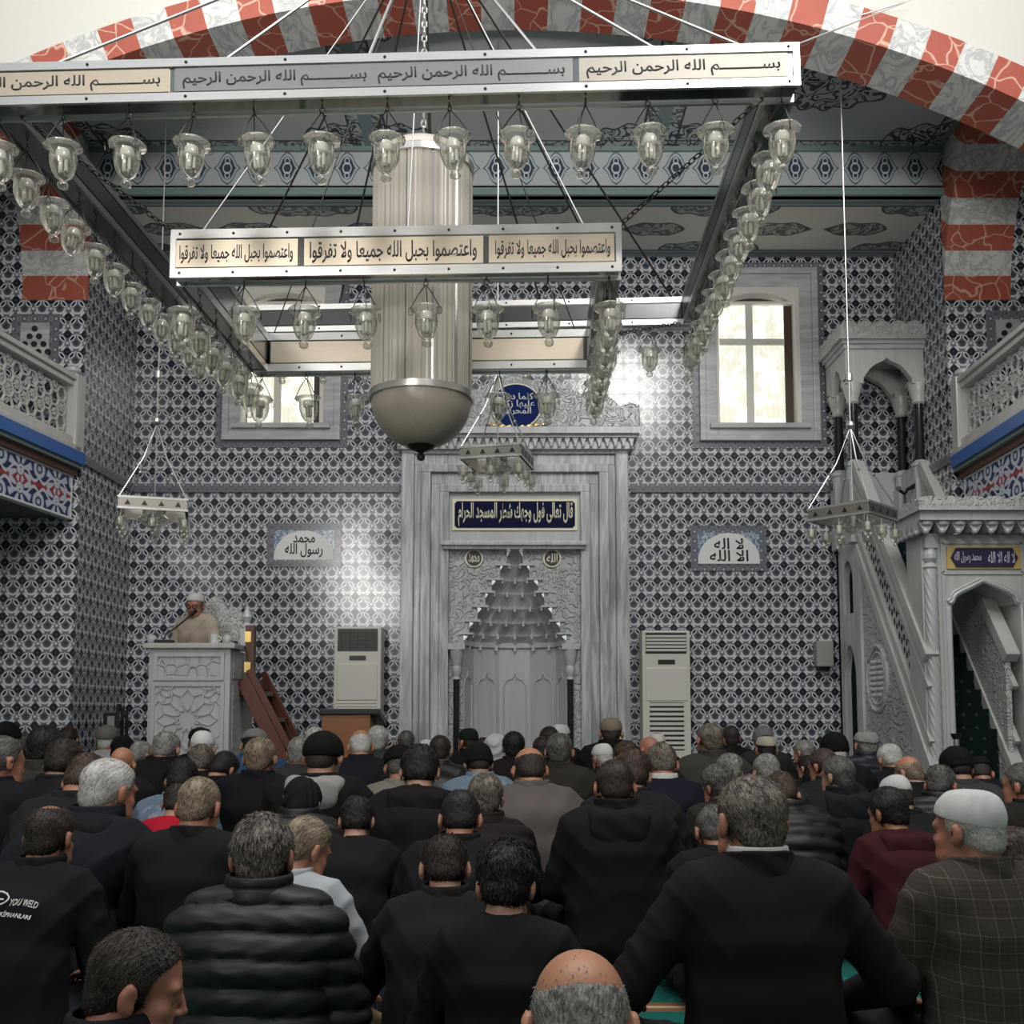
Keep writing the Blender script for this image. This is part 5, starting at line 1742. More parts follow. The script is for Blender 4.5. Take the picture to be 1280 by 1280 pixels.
# ------------------------------------------------------------------ people: bodies and clothes grown as implicit surfaces
F = np.float32
def ell(Pt, c, r):
    q = (Pt - np.array(c, F)) / np.array(r, F)
    k0 = np.sqrt((q * q).sum(-1))
    k1 = np.sqrt(((q / np.array(r, F)) ** 2).sum(-1)) + 1e-6
    return k0 * (k0 - 1) / k1
def cap(Pt, a, b, ra, rb, sq=None):
    a, b = np.array(a, F), np.array(b, F)
    Q = Pt
    if sq is not None:
        s_ = np.array(sq, F); Q = Pt * s_; a = a * s_; b = b * s_
    ba = b - a
    pa = Q - a
    h = np.clip((pa @ ba) / max(1e-9, float(ba @ ba)), 0, 1)
    d = pa - h[..., None] * ba
    return np.sqrt((d * d).sum(-1)) - (ra + (rb - ra) * h)
def smin(a, b, k):
    h = np.clip(0.5 + 0.5 * (b - a) / k, 0, 1)
    return b + (a - b) * h - k * h * (1 - h)
def smax(a, b, k): return -smin(-a, -b, k)
def surfnet(fn, lo, hi, h):
    """naive surface nets over an implicit function"""
    lo = np.array(lo, F); n = np.ceil((np.array(hi) - lo) / h).astype(int) + 1
    ax = [lo[i] + h * np.arange(n[i], dtype=F) for i in range(3)]
    G = np.stack(np.meshgrid(*ax, indexing='ij'), -1)
    f = fn(G).astype(F)
    f[0], f[-1], f[:, 0], f[:, -1], f[:, :, 0], f[:, :, -1] = 1, 1, 1, 1, 1, 1
    s = f < 0
    c = np.zeros(n - 1, np.uint8)
    for i in (0, 1):
        for j in (0, 1):
            for k in (0, 1):
                c += s[i:n[0] - 1 + i, j:n[1] - 1 + j, k:n[2] - 1 + k]
    I = np.argwhere((c > 0) & (c < 8))
    corner = np.array([(i, j, k) for i in (0, 1) for j in (0, 1) for k in (0, 1)])
    val = np.stack([f[tuple((I + q).T)] for q in corner], -1)
    acc = np.zeros((len(I), 3), F); cnt = np.zeros(len(I), F)
    for a in range(8):
        for b_ in range(a + 1, 8):
            if np.abs(corner[a] - corner[b_]).sum() != 1: continue
            m = (val[:, a] < 0) != (val[:, b_] < 0)
            t = val[m, a] / (val[m, a] - val[m, b_])
            acc[m] += corner[a] + t[:, None] * (corner[b_] - corner[a]); cnt[m] += 1
    V = lo + h * (I + acc / cnt[:, None])
    idx = -np.ones(n - 1, np.int64); idx[tuple(I.T)] = np.arange(len(I))
    faces = []
    for axis in range(3):
        sh = [slice(None)] * 3; s0, s1 = list(sh), list(sh)
        s0[axis], s1[axis] = slice(0, -1), slice(1, None)
        E_ = np.argwhere(s[tuple(s0)] != s[tuple(s1)])
        u, v = [(1, 2), (2, 0), (0, 1)][axis]
        E_ = E_[(E_[:, u] > 0) & (E_[:, v] > 0) & (E_[:, u] < n[u] - 1) & (E_[:, v] < n[v] - 1)]
        du, dv = np.zeros(3, int), np.zeros(3, int); du[u] = 1; dv[v] = 1
        q = np.stack([idx[tuple((E_ - d).T)] for d in (du + dv, dv, 0 * du, du)], -1)
        fl = s[tuple(E_.T)]
        q[~fl] = q[~fl][:, ::-1]
        faces.append(q)
    return V, np.concatenate(faces)
def to_mesh(name, V, Q, iters=1):
    me = bpy.data.meshes.new(name)
    # a light relaxation removes the grid stepping
    for _ in range(iters):
        src = np.concatenate([Q.ravel(), np.roll(Q, -1, 1).ravel()])
        dst = np.concatenate([np.roll(Q, -1, 1).ravel(), Q.ravel()])
        cnt = np.bincount(src, minlength=len(V)).astype(F)
        acc = np.stack([np.bincount(src, V[dst, i], minlength=len(V)) for i in range(3)], -1).astype(F)
        V = V * 0.5 + 0.5 * acc / np.maximum(cnt, 1)[:, None]
    me.vertices.add(len(V)); me.vertices.foreach_set('co', V.astype(F).ravel())
    me.loops.add(Q.size); me.loops.foreach_set('vertex_index', Q.astype(np.int32).ravel())
    me.polygons.add(len(Q)); me.polygons.foreach_set('loop_start', np.arange(0, Q.size, 4, dtype=np.int32))
    me.polygons.foreach_set('use_smooth', np.ones(len(Q), bool))
    me.update(calc_edges=True)
    me.validate()
    return me

class Pose: pass
def make_pose(torso='up', arms='lap', pitch=8, yaw=0, roll=0):
    p = Pose()
    ny, nz = {'up': (0.03, 0.625), 'slump': (0.13, 0.60), 'bow': (0.24, 0.55), 'tall': (0.02, 0.645)}[torso]
    p.pel = np.array((0, -0.02, 0.13), F)
    p.neck = np.array((0, ny, nz), F)
    hump = {'up': -0.02, 'slump': -0.045, 'bow': -0.06, 'tall': -0.015}[torso]
    p.chest = p.pel * 0.30 + p.neck * 0.70 + np.array((0, hump, -0.01), F)
    p.mid = p.pel * 0.62 + p.neck * 0.38 + np.array((0, hump * 1.2, 0), F)
    p.top = p.neck + np.array((0, -0.025, -0.105), F)
    sw = 0.180
    p.sh = [p.neck + np.array((s_ * sw, -0.015, -0.085), F) for s_ in (-1, 1)]
    if arms == 'lap':
        p.el = [np.array((s_ * 0.248, ny * 0.7 + 0.03, nz - 0.31), F) for s_ in (-1, 1)]
        p.wr = [np.array((s_ * 0.13, ny * 0.5 + 0.24, 0.215), F) for s_ in (-1, 1)]
    elif arms == 'knee':
        p.el = [np.array((s_ * 0.29, ny * 0.8 + 0.06, nz - 0.30), F) for s_ in (-1, 1)]
        p.wr = [np.array((s_ * 0.30, ny * 0.5 + 0.27, 0.24), F) for s_ in (-1, 1)]
    else:                                            # elbows out, hands braced on the knees
        p.el = [np.array((s_ * 0.325, ny * 0.8 - 0.02, nz - 0.29), F) for s_ in (-1, 1)]
        p.wr = [np.array((s_ * 0.29, ny * 0.5 + 0.23, 0.25), F) for s_ in (-1, 1)]
    p.hip = [np.array((s_ * 0.095, 0.02, 0.105), F) for s_ in (-1, 1)]
    p.kn = [np.array((s_ * (0.235 if arms == 'lap' else 0.31), 0.30, 0.125), F) for s_ in (-1, 1)]
    p.an = [np.array((-s_ * 0.05, 0.36, 0.065), F) for s_ in (-1, 1)]
    rot = Euler((R(-pitch), R(roll), R(yaw)), 'ZXY') if False else None
    p.Rm = (Matrix.Rotation(R(yaw), 3, 'Z') @ Matrix.Rotation(R(-pitch), 3, 'X') @ Matrix.Rotation(R(roll), 3, 'Y'))
    R_ = np.array(p.Rm, F)
    lean = {'up': 0.01, 'slump': 0.03, 'bow': 0.05, 'tall': 0.0}[torso]
    p.skull = p.neck + np.array((0, lean, 0.048), F)             # top of the neck
    p.hc = p.skull + R_ @ np.array((0, 0.022, 0.078), F)
    p.R = R_
    p.lap = arms
    return p
HS = 0.97
def head_local(p, Pt): return ((Pt - p.hc) @ p.R) / HS
def head_sdf(q, skin=True):
    d = ell(q, (0, -0.012, 0.035), (0.076, 0.098, 0.086))
    d = smin(d, ell(q, (0, 0.028, -0.045), (0.057, 0.066, 0.075)), 0.03)
    d = smin(d, cap(q, (-0.035, 0.06, -0.075), (0.035, 0.06, -0.075), 0.03, 0.03), 0.03)
    d = smin(d, ell(q, (0, 0.078, -0.098), (0.024, 0.02, 0.018)), 0.02)
    if not skin: return d * HS
    d = smin(d, cap(q, (-0.042, 0.078, 0.024), (0.042, 0.078, 0.024), 0.013, 0.013), 0.015)
    for s_ in (-1, 1):
        d = smin(d, ell(q, (s_ * 0.043, 0.062, -0.026), (0.022, 0.022, 0.02)), 0.02)
        d = smax(d, -ell(q, (s_ * 0.031, 0.098, 0.003), (0.017, 0.016, 0.011)), 0.012)
        d = smin(d, ell(q, (s_ * 0.031, 0.079, 0.003), (0.013, 0.013, 0.011)), 0.004)
    d = smin(d, cap(q, (0, 0.088, 0.016), (0, 0.112, -0.028), 0.0075, 0.0105), 0.012)
    for s_ in (-1, 1): d = smin(d, ell(q, (s_ * 0.011, 0.102, -0.034), (0.008, 0.011, 0.008)), 0.006)
    d = smin(d, cap(q, (-0.02, 0.091, -0.060), (0.02, 0.091, -0.060), 0.007, 0.007), 0.006)
    d = smin(d, cap(q, (-0.016, 0.090, -0.073), (0.016, 0.090, -0.073), 0.008, 0.008), 0.006)
    for s_ in (-1, 1):                               # ears stand off from the skull
        e = ell(q, (s_ * 0.086, -0.012, -0.006), (0.012, 0.021, 0.035))
        e = smin(e, ell(q, (s_ * 0.079, -0.002, -0.034), (0.009, 0.010, 0.014)), 0.012)
        e = smax(e, -ell(q, (s_ * 0.099, 0.003, -0.003), (0.011, 0.012, 0.022)), 0.006)
        d = smin(d, e, 0.006)
    return d * HS
def torso_sdf(p, Pt, off):
    sq = (0.70, 1, 1)
    d = cap(Pt, p.pel, p.mid, 0.112 + off, 0.105 + off, sq)
    d = smin(d, cap(Pt, p.mid, p.chest, 0.105 + off, 0.112 + off, sq), 0.04)
    d = smin(d, cap(Pt, p.chest, p.top, 0.112 + off, 0.085 + off, sq), 0.04)
    d = smin(d, cap(Pt, p.sh[0] * F(0.78) + p.neck * F(0.22), p.sh[1] * F(0.78) + p.neck * F(0.22), 0.062 + off, 0.062 + off), 0.08)
    return d
def traps(p, Pt, off):
    d = None
    for s_ in (0, 1):
        e = cap(Pt, p.neck + np.array((0, -0.012, 0.0), F), p.sh[s_] * F(0.8) + p.neck * F(0.2) + np.array((0, 0, 0.012), F), 0.052 + off, 0.045 + off)
        d = e if d is None else np.minimum(d, e)
    return d
def arms_sdf(p, Pt, off, cuff=1.0):
    d = None
    for s_ in (0, 1):
        w = p.el[s_] + (p.wr[s_] - p.el[s_]) * F(cuff)
        e = smin(cap(Pt, p.sh[s_], p.el[s_], 0.055 + off, 0.043 + off), cap(Pt, p.el[s_], w, 0.043 + off, 0.033 + off * 0.8), 0.02)
        d = e if d is None else np.minimum(d, e)
    return d
def hands_sdf(p, Pt):
    d = None
    for s_ in (0, 1):
        w = p.wr[s_]
        sg = -1 if s_ == 0 else 1
        fwd = np.array((-sg * 0.75, 0.62, -0.22), F) if p.lap == 'lap' else np.array((-sg * 0.1, 0.9, -0.42), F)
        fwd /= np.linalg.norm(fwd)
        side = np.cross(fwd, np.array((0, 0, 1), F)); side /= np.linalg.norm(side)
        dn = np.cross(side, fwd); dn = -dn if dn[2] > 0 else dn
        palm = w + fwd * 0.05
        e = cap(Pt, w, palm + side * 0.018, 0.026, 0.019); e = smin(e, cap(Pt, w, palm - side * 0.018, 0.026, 0.019), 0.02)
        for k, (o_, L) in enumerate(((-0.030, 0.066), (-0.010, 0.078), (0.010, 0.074), (0.029, 0.058))):
            a = palm + fwd * 0.02 + side * o_
            m = a + fwd * (L * 0.5) + dn * 0.008
            t = m + fwd * (L * 0.36) + dn * 0.026
            e = smin(e, smin(cap(Pt, a, m, 0.0095, 0.0088), cap(Pt, m, t, 0.0088, 0.0075), 0.004), 0.006)
        th = -side * sg if p.lap == 'lap' else -side * sg
        a = w + fwd * 0.02 + th * 0.02
        m = a + fwd * 0.028 + th * 0.026
        t = m + fwd * 0.03 + th * 0.006 + dn * 0.008
        e = smin(e, smin(cap(Pt, a, m, 0.013, 0.011), cap(Pt, m, t, 0.011, 0.009), 0.005), 0.012)
        d = e if d is None else np.minimum(d, e)
    return d
def legs_sdf(p, Pt, off):
    d = ell(Pt, (0, 0.0, 0.105), (0.185 + off, 0.145 + off, 0.105 + off))
    for s_ in (0, 1):
        d = smin(d, smin(cap(Pt, p.hip[s_], p.kn[s_], 0.088 + off, 0.062 + off), cap(Pt, p.kn[s_], p.an[s_], 0.058 + off, 0.040 + off), 0.03), 0.04)
    return d
def feet_sdf(p, Pt):
    d = None
    for s_ in (0, 1):
        sg = -1 if s_ == 0 else 1
        a = p.an[s_]
        e = smin(cap(Pt, a, a + np.array((-sg * 0.13, 0.0, -0.015), F), 0.036, 0.028), cap(Pt, a + np.array((sg * 0.02, 0, -0.02), F), a, 0.032, 0.036), 0.02)
        d = e if d is None else np.minimum(d, e)
    return d
def body_fn(p):
    def f(Pt):
        d = head_sdf(head_local(p, Pt))
        nk = cap(Pt, p.neck - np.array((0, 0, 0.03), F), p.hc + p.R @ np.array((0, -0.028, -0.05), F), 0.058, 0.054)
        d = smin(d, nk, 0.018)
        d = smin(d, traps(p, Pt, 0.0), 0.03)
        d = smin(d, torso_sdf(p, Pt, 0.0), 0.03)
        d = smin(d, arms_sdf(p, Pt, 0.0), 0.02)
        d = np.minimum(d, hands_sdf(p, Pt))
        d = smin(d, legs_sdf(p, Pt, 0.0), 0.03)
        d = smin(d, feet_sdf(p, Pt), 0.02)
        return smax(d, -Pt[..., 2] + 0.004, 0.01)
    return f
def wrinkle(Pt, amp, seed=0):
    """soft cloth folds: ridges that run from the armpits and gather at elbows and waist"""
    x, y, z = Pt[..., 0], Pt[..., 1], Pt[..., 2]
    ax = np.abs(x)
    def ridge(ph): return (1 - np.abs(np.sin(ph))) ** 2 - 0.3
    k = 1 + 0.23 * seed
    w = ridge(z * 13 - ax * 21 + 2.2 * np.sin(x * 5 + k) + 1.3 * np.sin(z * 9 + k)) * np.clip(ax * 5, 0.12, 1) * 0.9
    w += ridge(z * 21 + ax * 13 + 2.5 * np.sin(x * 6 - k * 2)) * np.clip(0.75 - z * 1.35, 0.0, 1) * 0.8
    w += ridge(z * 34 + 3 * np.sin(x * 23 + k) + 8 * y) * np.clip(ax * 6 - 0.95, 0, 1) * 0.9
    w += np.sin(x * 17 + 3 * np.sin(z * 6 + k)) * np.clip(z - 0.2, 0, 0.4) * 0.7
    return -w * amp
CLOTH = {   # thickness, wrinkle, collar, hem, folds
    'sweater': (0.012, 0.0085), 'tshirt': (0.010, 0.0075), 'jacket': (0.021, 0.0105), 'suit': (0.018, 0.0065), 'puffer': (0.030, 0.003), 'coat': (0.030, 0.0115), 'shirt': (0.012, 0.0100), 'hoodie': (0.020, 0.0105), 'robe': (0.022, 0.010), 'vest': (0.028, 0.003)}
def cloth_fn(p, kind, seed):
    off, wr = CLOTH[kind]
    axis = p.neck - p.pel; axis = axis / np.linalg.norm(axis)
    def f(Pt):
        t = torso_sdf(p, Pt, off)
        # hem: the garment falls over the hips to the floor
        t = smin(t, cap(Pt, (0, -0.03, 0.10), (0, -0.025, 0.2), 0.135 + off * 0.8, 0.11 + off, (0.68, 1, 1)), 0.05)
        if kind == 'vest': a = traps(p, Pt, off * 0.7)
        else:
            a = arms_sdf(p, Pt, off * (0.75 if kind != 'puffer' else 0.95), 0.97 if kind != 'tshirt' else 0.96)
            t = smin(t, traps(p, Pt, off * 0.6), 0.07)
        d = smin(t, a, 0.010 if kind == 'suit' else 0.018)
        if kind == 'suit': d = d + 0.004 * np.exp(-(Pt[..., 0] / 0.006) ** 2)
        if kind not in ('puffer', 'vest'): d = d + wrinkle(Pt, wr, seed)
        else:
            s_ = (Pt - p.pel) @ axis + 0.10 * np.abs(Pt[..., 0]) ** 1.5 + 0.004 * np.sin(Pt[..., 0] * 13)
            d = d - 0.019 * np.abs(np.sin(PI * s_ / 0.072)) ** 0.6 + 0.012 + 0.0012 * np.sin(Pt[..., 0] * 60 + 4 * np.sin(s_ * 40))
        nb = p.neck + np.array((0, -0.004, -0.028), F)
        nt = nb + (p.skull - p.neck) + np.array((0, 0.0, 0.045), F)
        inner = cap(Pt, nb + np.array((0, 0, 0.015), F), nt + (nt - nb), 0.050, 0.052)
        d = smax(d, -inner, 0.006)
        return smax(d, -Pt[..., 2] + 0.008, 0.01)
    return f
def trouser_fn(p, seed):
    def f(Pt):
        d = legs_sdf(p, Pt, 0.016) + wrinkle(Pt, 0.006, seed)
        return smax(d, -Pt[..., 2] + 0.003, 0.008)
    return f
def hood_fn(p):
    def f(Pt):
        q = Pt - p.neck
        d = cap(q, (-0.085, -0.080, -0.010), (0.085, -0.080, -0.010), 0.046, 0.046)
        w_ = np.clip(1 + (q[..., 2] + 0.05) * 3.2, 0.35, 1.3)[..., None]
        qs = np.concatenate([q[..., :1] / w_, q[..., 1:]], -1)
        d = smin(d, ell(qs, (0, -0.128, -0.075), (0.125, 0.036, 0.105)), 0.035)
        for s_ in (-1, 1):
            d = smin(d, cap(q, (s_ * 0.092, -0.055, 0.0), (s_ * 0.078, 0.05, -0.02), 0.036, 0.026), 0.03)
        d = d + 0.0028 * np.sin(q[..., 2] * 60 + 4 * np.sin(q[..., 0] * 12)) - 0.004 * np.exp(-((np.abs(q[..., 0]) - 0.04) / 0.012) ** 2)
        d = smax(d, -cap(q, (0, 0.0, -0.02), (0, 0.02, 0.2), 0.066, 0.072), 0.012)
        return d
    return f
RING = {'jacket': (0.98, 0.092, 0.084, 0.02), 'shirt': (0.85, 0.084, 0.079, 0.02), 'coat': (1.12, 0.100, 0.090, 0.0), 'puffer': (1.18, 0.104, 0.092, 0.0), 'vest': (1.05, 0.100, 0.088, 0.0),
        'suit': (0.82, 0.098, 0.087, 0.15), 'robe': (0.62, 0.088, 0.077, -0.10), 'hoodie': (0.50, 0.094, 0.080, -0.20), 'sweater': (0.34, 0.084, 0.076, -0.20), 'tshirt': (0.26, 0.086, 0.076, -0.25), 'white': (1.0, 0.075, 0.0725, 0.04)}
def collar_fn(p, kind):
    hg, r0, r1, tilt = RING[kind]
    ri0, ri1 = (0.064, 0.0655) if kind == 'white' else (r0 - 0.017, r1 - 0.014)
    def f(Pt):
        nb = p.neck + np.array((0, -0.006, -0.030), F)
        nt = nb + (p.skull - p.neck) + np.array((0, 0.0, 0.050), F)
        tp = nb + (nt - nb) * F(hg)
        lo_ = nb - np.array((0, 0, 0.035), F)
        o_ = cap(Pt, lo_, tp, r0 + 0.012, r1)
        if kind in ('puffer', 'vest'): o_ = o_ - 0.006 * np.abs(np.sin(PI * (Pt[..., 2] - nb[2]) / 0.042)) ** 0.5 + 0.003
        elif kind != 'white': o_ = o_ + 0.0022 * np.sin(Pt[..., 2] * 90 + 3 * np.sin(Pt[..., 0] * 30)) 
        d = smax(o_, (Pt - tp) @ np.array((0, tilt, 0.99), F), 0.010)
        d = smax(d, lo_[2] - Pt[..., 2], 0.004)
        return smax(d, -cap(Pt, nb - (nt - nb), tp + (nt - nb), ri0, ri1), 0.004)
    return f
def zmin_hair(y): return np.interp(y, [-0.12, -0.03, 0.0, 0.022, 0.030, 0.055, 0.075, 0.10], [-0.098, -0.095, -0.055, -0.02, 0.045, 0.072, 0.095, 0.2]).astype(F)
def hair_fn(style):
    th = {'short': 0.0065, 'buzz': 0.0040, 'full': 0.013, 'messy': 0.015, 'thin': 0.0060, 'fringe': 0.0045, 'crown': 0.0075}[style]
    def f(q):
        y, z, x = q[..., 1], q[..., 2], q[..., 0]
        d = head_sdf(q, False) / HS
        d = smin(d, ell(q, (0, -0.052, -0.03), (0.058, 0.05, 0.055)), 0.02)
        n = np.sin(x * 95 + 4 * np.sin(z * 31)) * np.sin(z * 60 + 3 * np.sin(y * 37)) * 0.5 + np.sin(y * 120 + x * 60 + 5 * np.sin(z * 50)) * 0.3
        amp = {'messy': 0.0045, 'full': 0.003, 'short': 0.0014}.get(style, 0.0008)
        tk = th * np.clip(0.45 + (z + 0.06) * 7.0, 0.35, 1.15)
        if style == 'messy': tk = tk + 0.010 * np.clip(z * 12, 0, 1)
        if style == 'fringe':
            bald = ell(q, (0, -0.032, 0.105), (0.066, 0.090, 0.074))
            tk = -0.0035 + 0.0085 * np.clip(bald / 0.045, 0, 1) + 0.0020 * n + 0.0012 * np.sin(x * 160 + 5 * np.sin(z * 90)) * np.sin(y * 140 + z * 110)
        d = d - tk + amp * n
        d = smax(d, (zmin_hair(y) - z) * 0.75, 0.006)
        for s_ in (-1, 1): d = smax(d, -ell(q, (s_ * 0.094, -0.008, -0.012), (0.022, 0.026, 0.040)), 0.005)
        if style == 'crown': d = smax(d, -ell(q, (0, -0.03, 0.125), (0.045, 0.055, 0.035)), 0.01)
        if style == 'thin': d = smax(d, -ell(q, (0, 0.035, 0.125), (0.05, 0.075, 0.035)), 0.01)
        return d
    return f
def cap_fn(style):
    def f(q):
        y, z, x = q[..., 1], q[..., 2], q[..., 0]
        b = ell(q, (0, -0.012, 0.035), (0.076, 0.098, 0.086))
        n = 0.0016 * np.sin(x * 60 + 4 * np.sin(y * 40)) * np.sin(z * 50 + y * 40)
        if style == 'skullcap':
            d = ell(q, (0, -0.012, 0.045), (0.084, 0.106, 0.098)) + n * 0.7
            d = smax(d, z - 0.131 - 0.1 * y, 0.022)
            th = np.arctan2(x, y + 0.012)
            d = d + 0.0022 * np.exp(-(np.sin(th * 3) / 0.10) ** 2) * (z > 0.06)
            d = smax(d, 0.034 + 0.30 * y - z, 0.003)
        elif style == 'beanie':
            d = b - 0.017 + n * 1.5
            d = smax(d, 0.0 + 0.40 * y - z, 0.006)
            rim = smax(b - 0.022, np.abs(z - 0.018 - 0.40 * y) - 0.016, 0.008)
            d = smin(d, rim, 0.006)
        elif style == 'kufi':                        # low flat round cap
            d = smax(b - 0.014, 0.045 + 0.30 * y - z, 0.004)
            d = smax(d, z - 0.112 - 0.1 * y, 0.012) + n
        elif style == 'flatcap':
            d = smin(b - 0.016, ell(q, (0, 0.025, 0.085), (0.095, 0.115, 0.036)), 0.03)
            d = smax(d, 0.030 + 0.22 * y - z, 0.006)
            d = smin(d, ell(q, (0, 0.115, 0.052), (0.065, 0.055, 0.010)), 0.01)
        elif style == 'ballcap':
            d = smax(b - 0.018, 0.012 + 0.30 * y - z, 0.005)
            d = smin(d, ell(q, (0, 0.135, 0.045), (0.062, 0.065, 0.008)), 0.008)
            d = smin(d, ell(q, (0, -0.012, 0.138), (0.012, 0.012, 0.008)), 0.004)
        else:                                        # headcloth / raised hood
            d = smin(b - 0.022, ell(q, (0, -0.035, -0.03), (0.085, 0.075, 0.085)), 0.03)
            d = d + 0.005 * np.sin(z * 60 + 8 * np.sin(x * 20 + y * 12))
            d = smax(d, -ell(q, (0, 0.12, -0.02), (0.062, 0.08, 0.10)), 0.01)
        return d
    return f
_cache = {}
def cached(key, maker):
    if key not in _cache: _cache[key] = maker()
    return _cache[key]
POSES = {}
def pose(key):
    """key: torso, arms, pitch, yaw, roll"""
    if key not in POSES: POSES[key] = make_pose(*key)
    return POSES[key]
BOX = ((-0.52, -0.34, -0.02), (0.52, 0.56, 1.02))
def body_mesh(key, h):
    def mk():
        p = pose(key)
        V, Q = surfnet(body_fn(p), (-0.38 if key[1] == 'lap' else -0.52, -0.24, -0.02), (0.38 if key[1] == 'lap' else 0.52, 0.56, 0.97), h)
        return to_mesh('body', V, Q)
    return cached(('body', key, h), mk)
def cloth_mesh(key, kind, h, seed):
    k = (key[0], key[1])
    def mk():
        V, Q = surfnet(cloth_fn(pose(key), kind, seed), (-0.40 if k[1] == 'lap' else -0.55, -0.27, -0.02), (0.40 if k[1] == 'lap' else 0.55, 0.46, 0.76), h)
        return to_mesh('garment', V, Q)
    return cached(('cloth', k, kind, h, seed % 3 if h > 0.011 else seed), mk)
def trouser_mesh(key, h):
    return cached(('trousers', key[0], key[1], h), lambda: to_mesh('trousers', *surfnet(trouser_fn(pose(key), 1), (-0.42, -0.22, -0.02), (0.42, 0.48, 0.26), h)))
def hood_mesh(key, h):
    return cached(('hood', key[0], h), lambda: (lambda p: to_mesh('hood', *surfnet(hood_fn(p), p.neck - np.array((0.2, 0.24, 0.28), F), p.neck + np.array((0.2, 0.14, 0.1), F), h)))(pose(key)))
def collar_mesh(key, kind, h):
    return cached(('collar', key[0], kind, h), lambda: (lambda p: to_mesh('collar', *surfnet(collar_fn(p, kind), p.neck - np.array((0.13, 0.13, 0.08), F), p.neck + np.array((0.13, 0.15, 0.12), F), h), iters=0))(pose(key)))
STR = {'short': (0.0135, 0.0015, 0.26), 'buzz': (0.006, 0.0011, 0.6), 'full': (0.026, 0.0022, 0.16), 'messy': (0.027, 0.0021, 0.20), 'thin': (0.020, 0.0014, 0.22), 'fringe': (0.007, 0.0010, 0.35), 'crown': (0.020, 0.0017, 0.24)}
def add_strands(me, style, count):
    """short tapered locks over the hair shell, combed away from the crown"""
    L, wd_, lift = STR[style]
    n = len(me.vertices)
    co = np.empty(n * 3, F); me.vertices.foreach_get('co', co); co = co.reshape(-1, 3)
    no = np.empty(n * 3, F); me.vertices.foreach_get('normal', no); no = no.reshape(-1, 3)
    g = np.random.default_rng(5)
    rad = ((co - np.array((0, -0.012, 0.03), F)) * no).sum(-1)
    ok = np.where(rad > 0.04)[0]
    pk_ = g.choice(ok, count)
    P0 = co[pk_] + g.normal(0, 0.002, (count, 3)).astype(F) - no[pk_] * 0.002
    N = no[pk_]
    down = np.stack([P0[:, 0] * 2.0, (P0[:, 1] + 0.035) * 2.2, -np.full(count, 0.09)], -1)
    down = down - (down * N).sum(-1, keepdims=True) * N
    down /= np.linalg.norm(down, axis=1, keepdims=True) + 1e-6
    j = g.normal(0, 0.30, (count, 3))
    j = j - (j * N).sum(-1, keepdims=True) * N
    D_ = down + j + N * lift
    D_ /= np.linalg.norm(D_, axis=1, keepdims=True)
    side = np.cross(D_, N); side /= np.linalg.norm(side, axis=1, keepdims=True) + 1e-6
    ln = L * g.uniform(0.6, 1.15, (count, 1))
    w = wd_ * g.uniform(0.7, 1.3, (count, 1))
    m1 = P0 + D_ * ln * 0.55 + N * 0.0008
    tip = P0 + D_ * ln - N * ln * lift * 0.55
    V = np.stack([P0 - side * w, P0 + side * w, m1 + side * w * 0.8, m1 - side * w * 0.8, tip], 1).reshape(-1, 3)
    b0 = np.arange(count) * 5 + n
    bm = bmesh.new(); bm.from_mesh(me)
    vs = [bm.verts.new(v) for v in V]
    for i in range(count):
        a = i * 5
        bm.faces.new((vs[a], vs[a + 1], vs[a + 2], vs[a + 3])).smooth = True
        bm.faces.new((vs[a + 3], vs[a + 2], vs[a + 4])).smooth = True
    bm.to_mesh(me); bm.free()
    return me
def head_part(kind, style, h):
    fn = hair_fn(style) if kind == 'hair' else cap_fn(style)
    def mk():
        me = to_mesh(kind, *surfnet(fn, (-0.13, -0.16, -0.13), (0.13, 0.21, 0.17), h))
        if kind == 'hair': add_strands(me, style, 4200 if h < 0.006 else 1300)
        return me
    return cached((kind, style, h), mk)

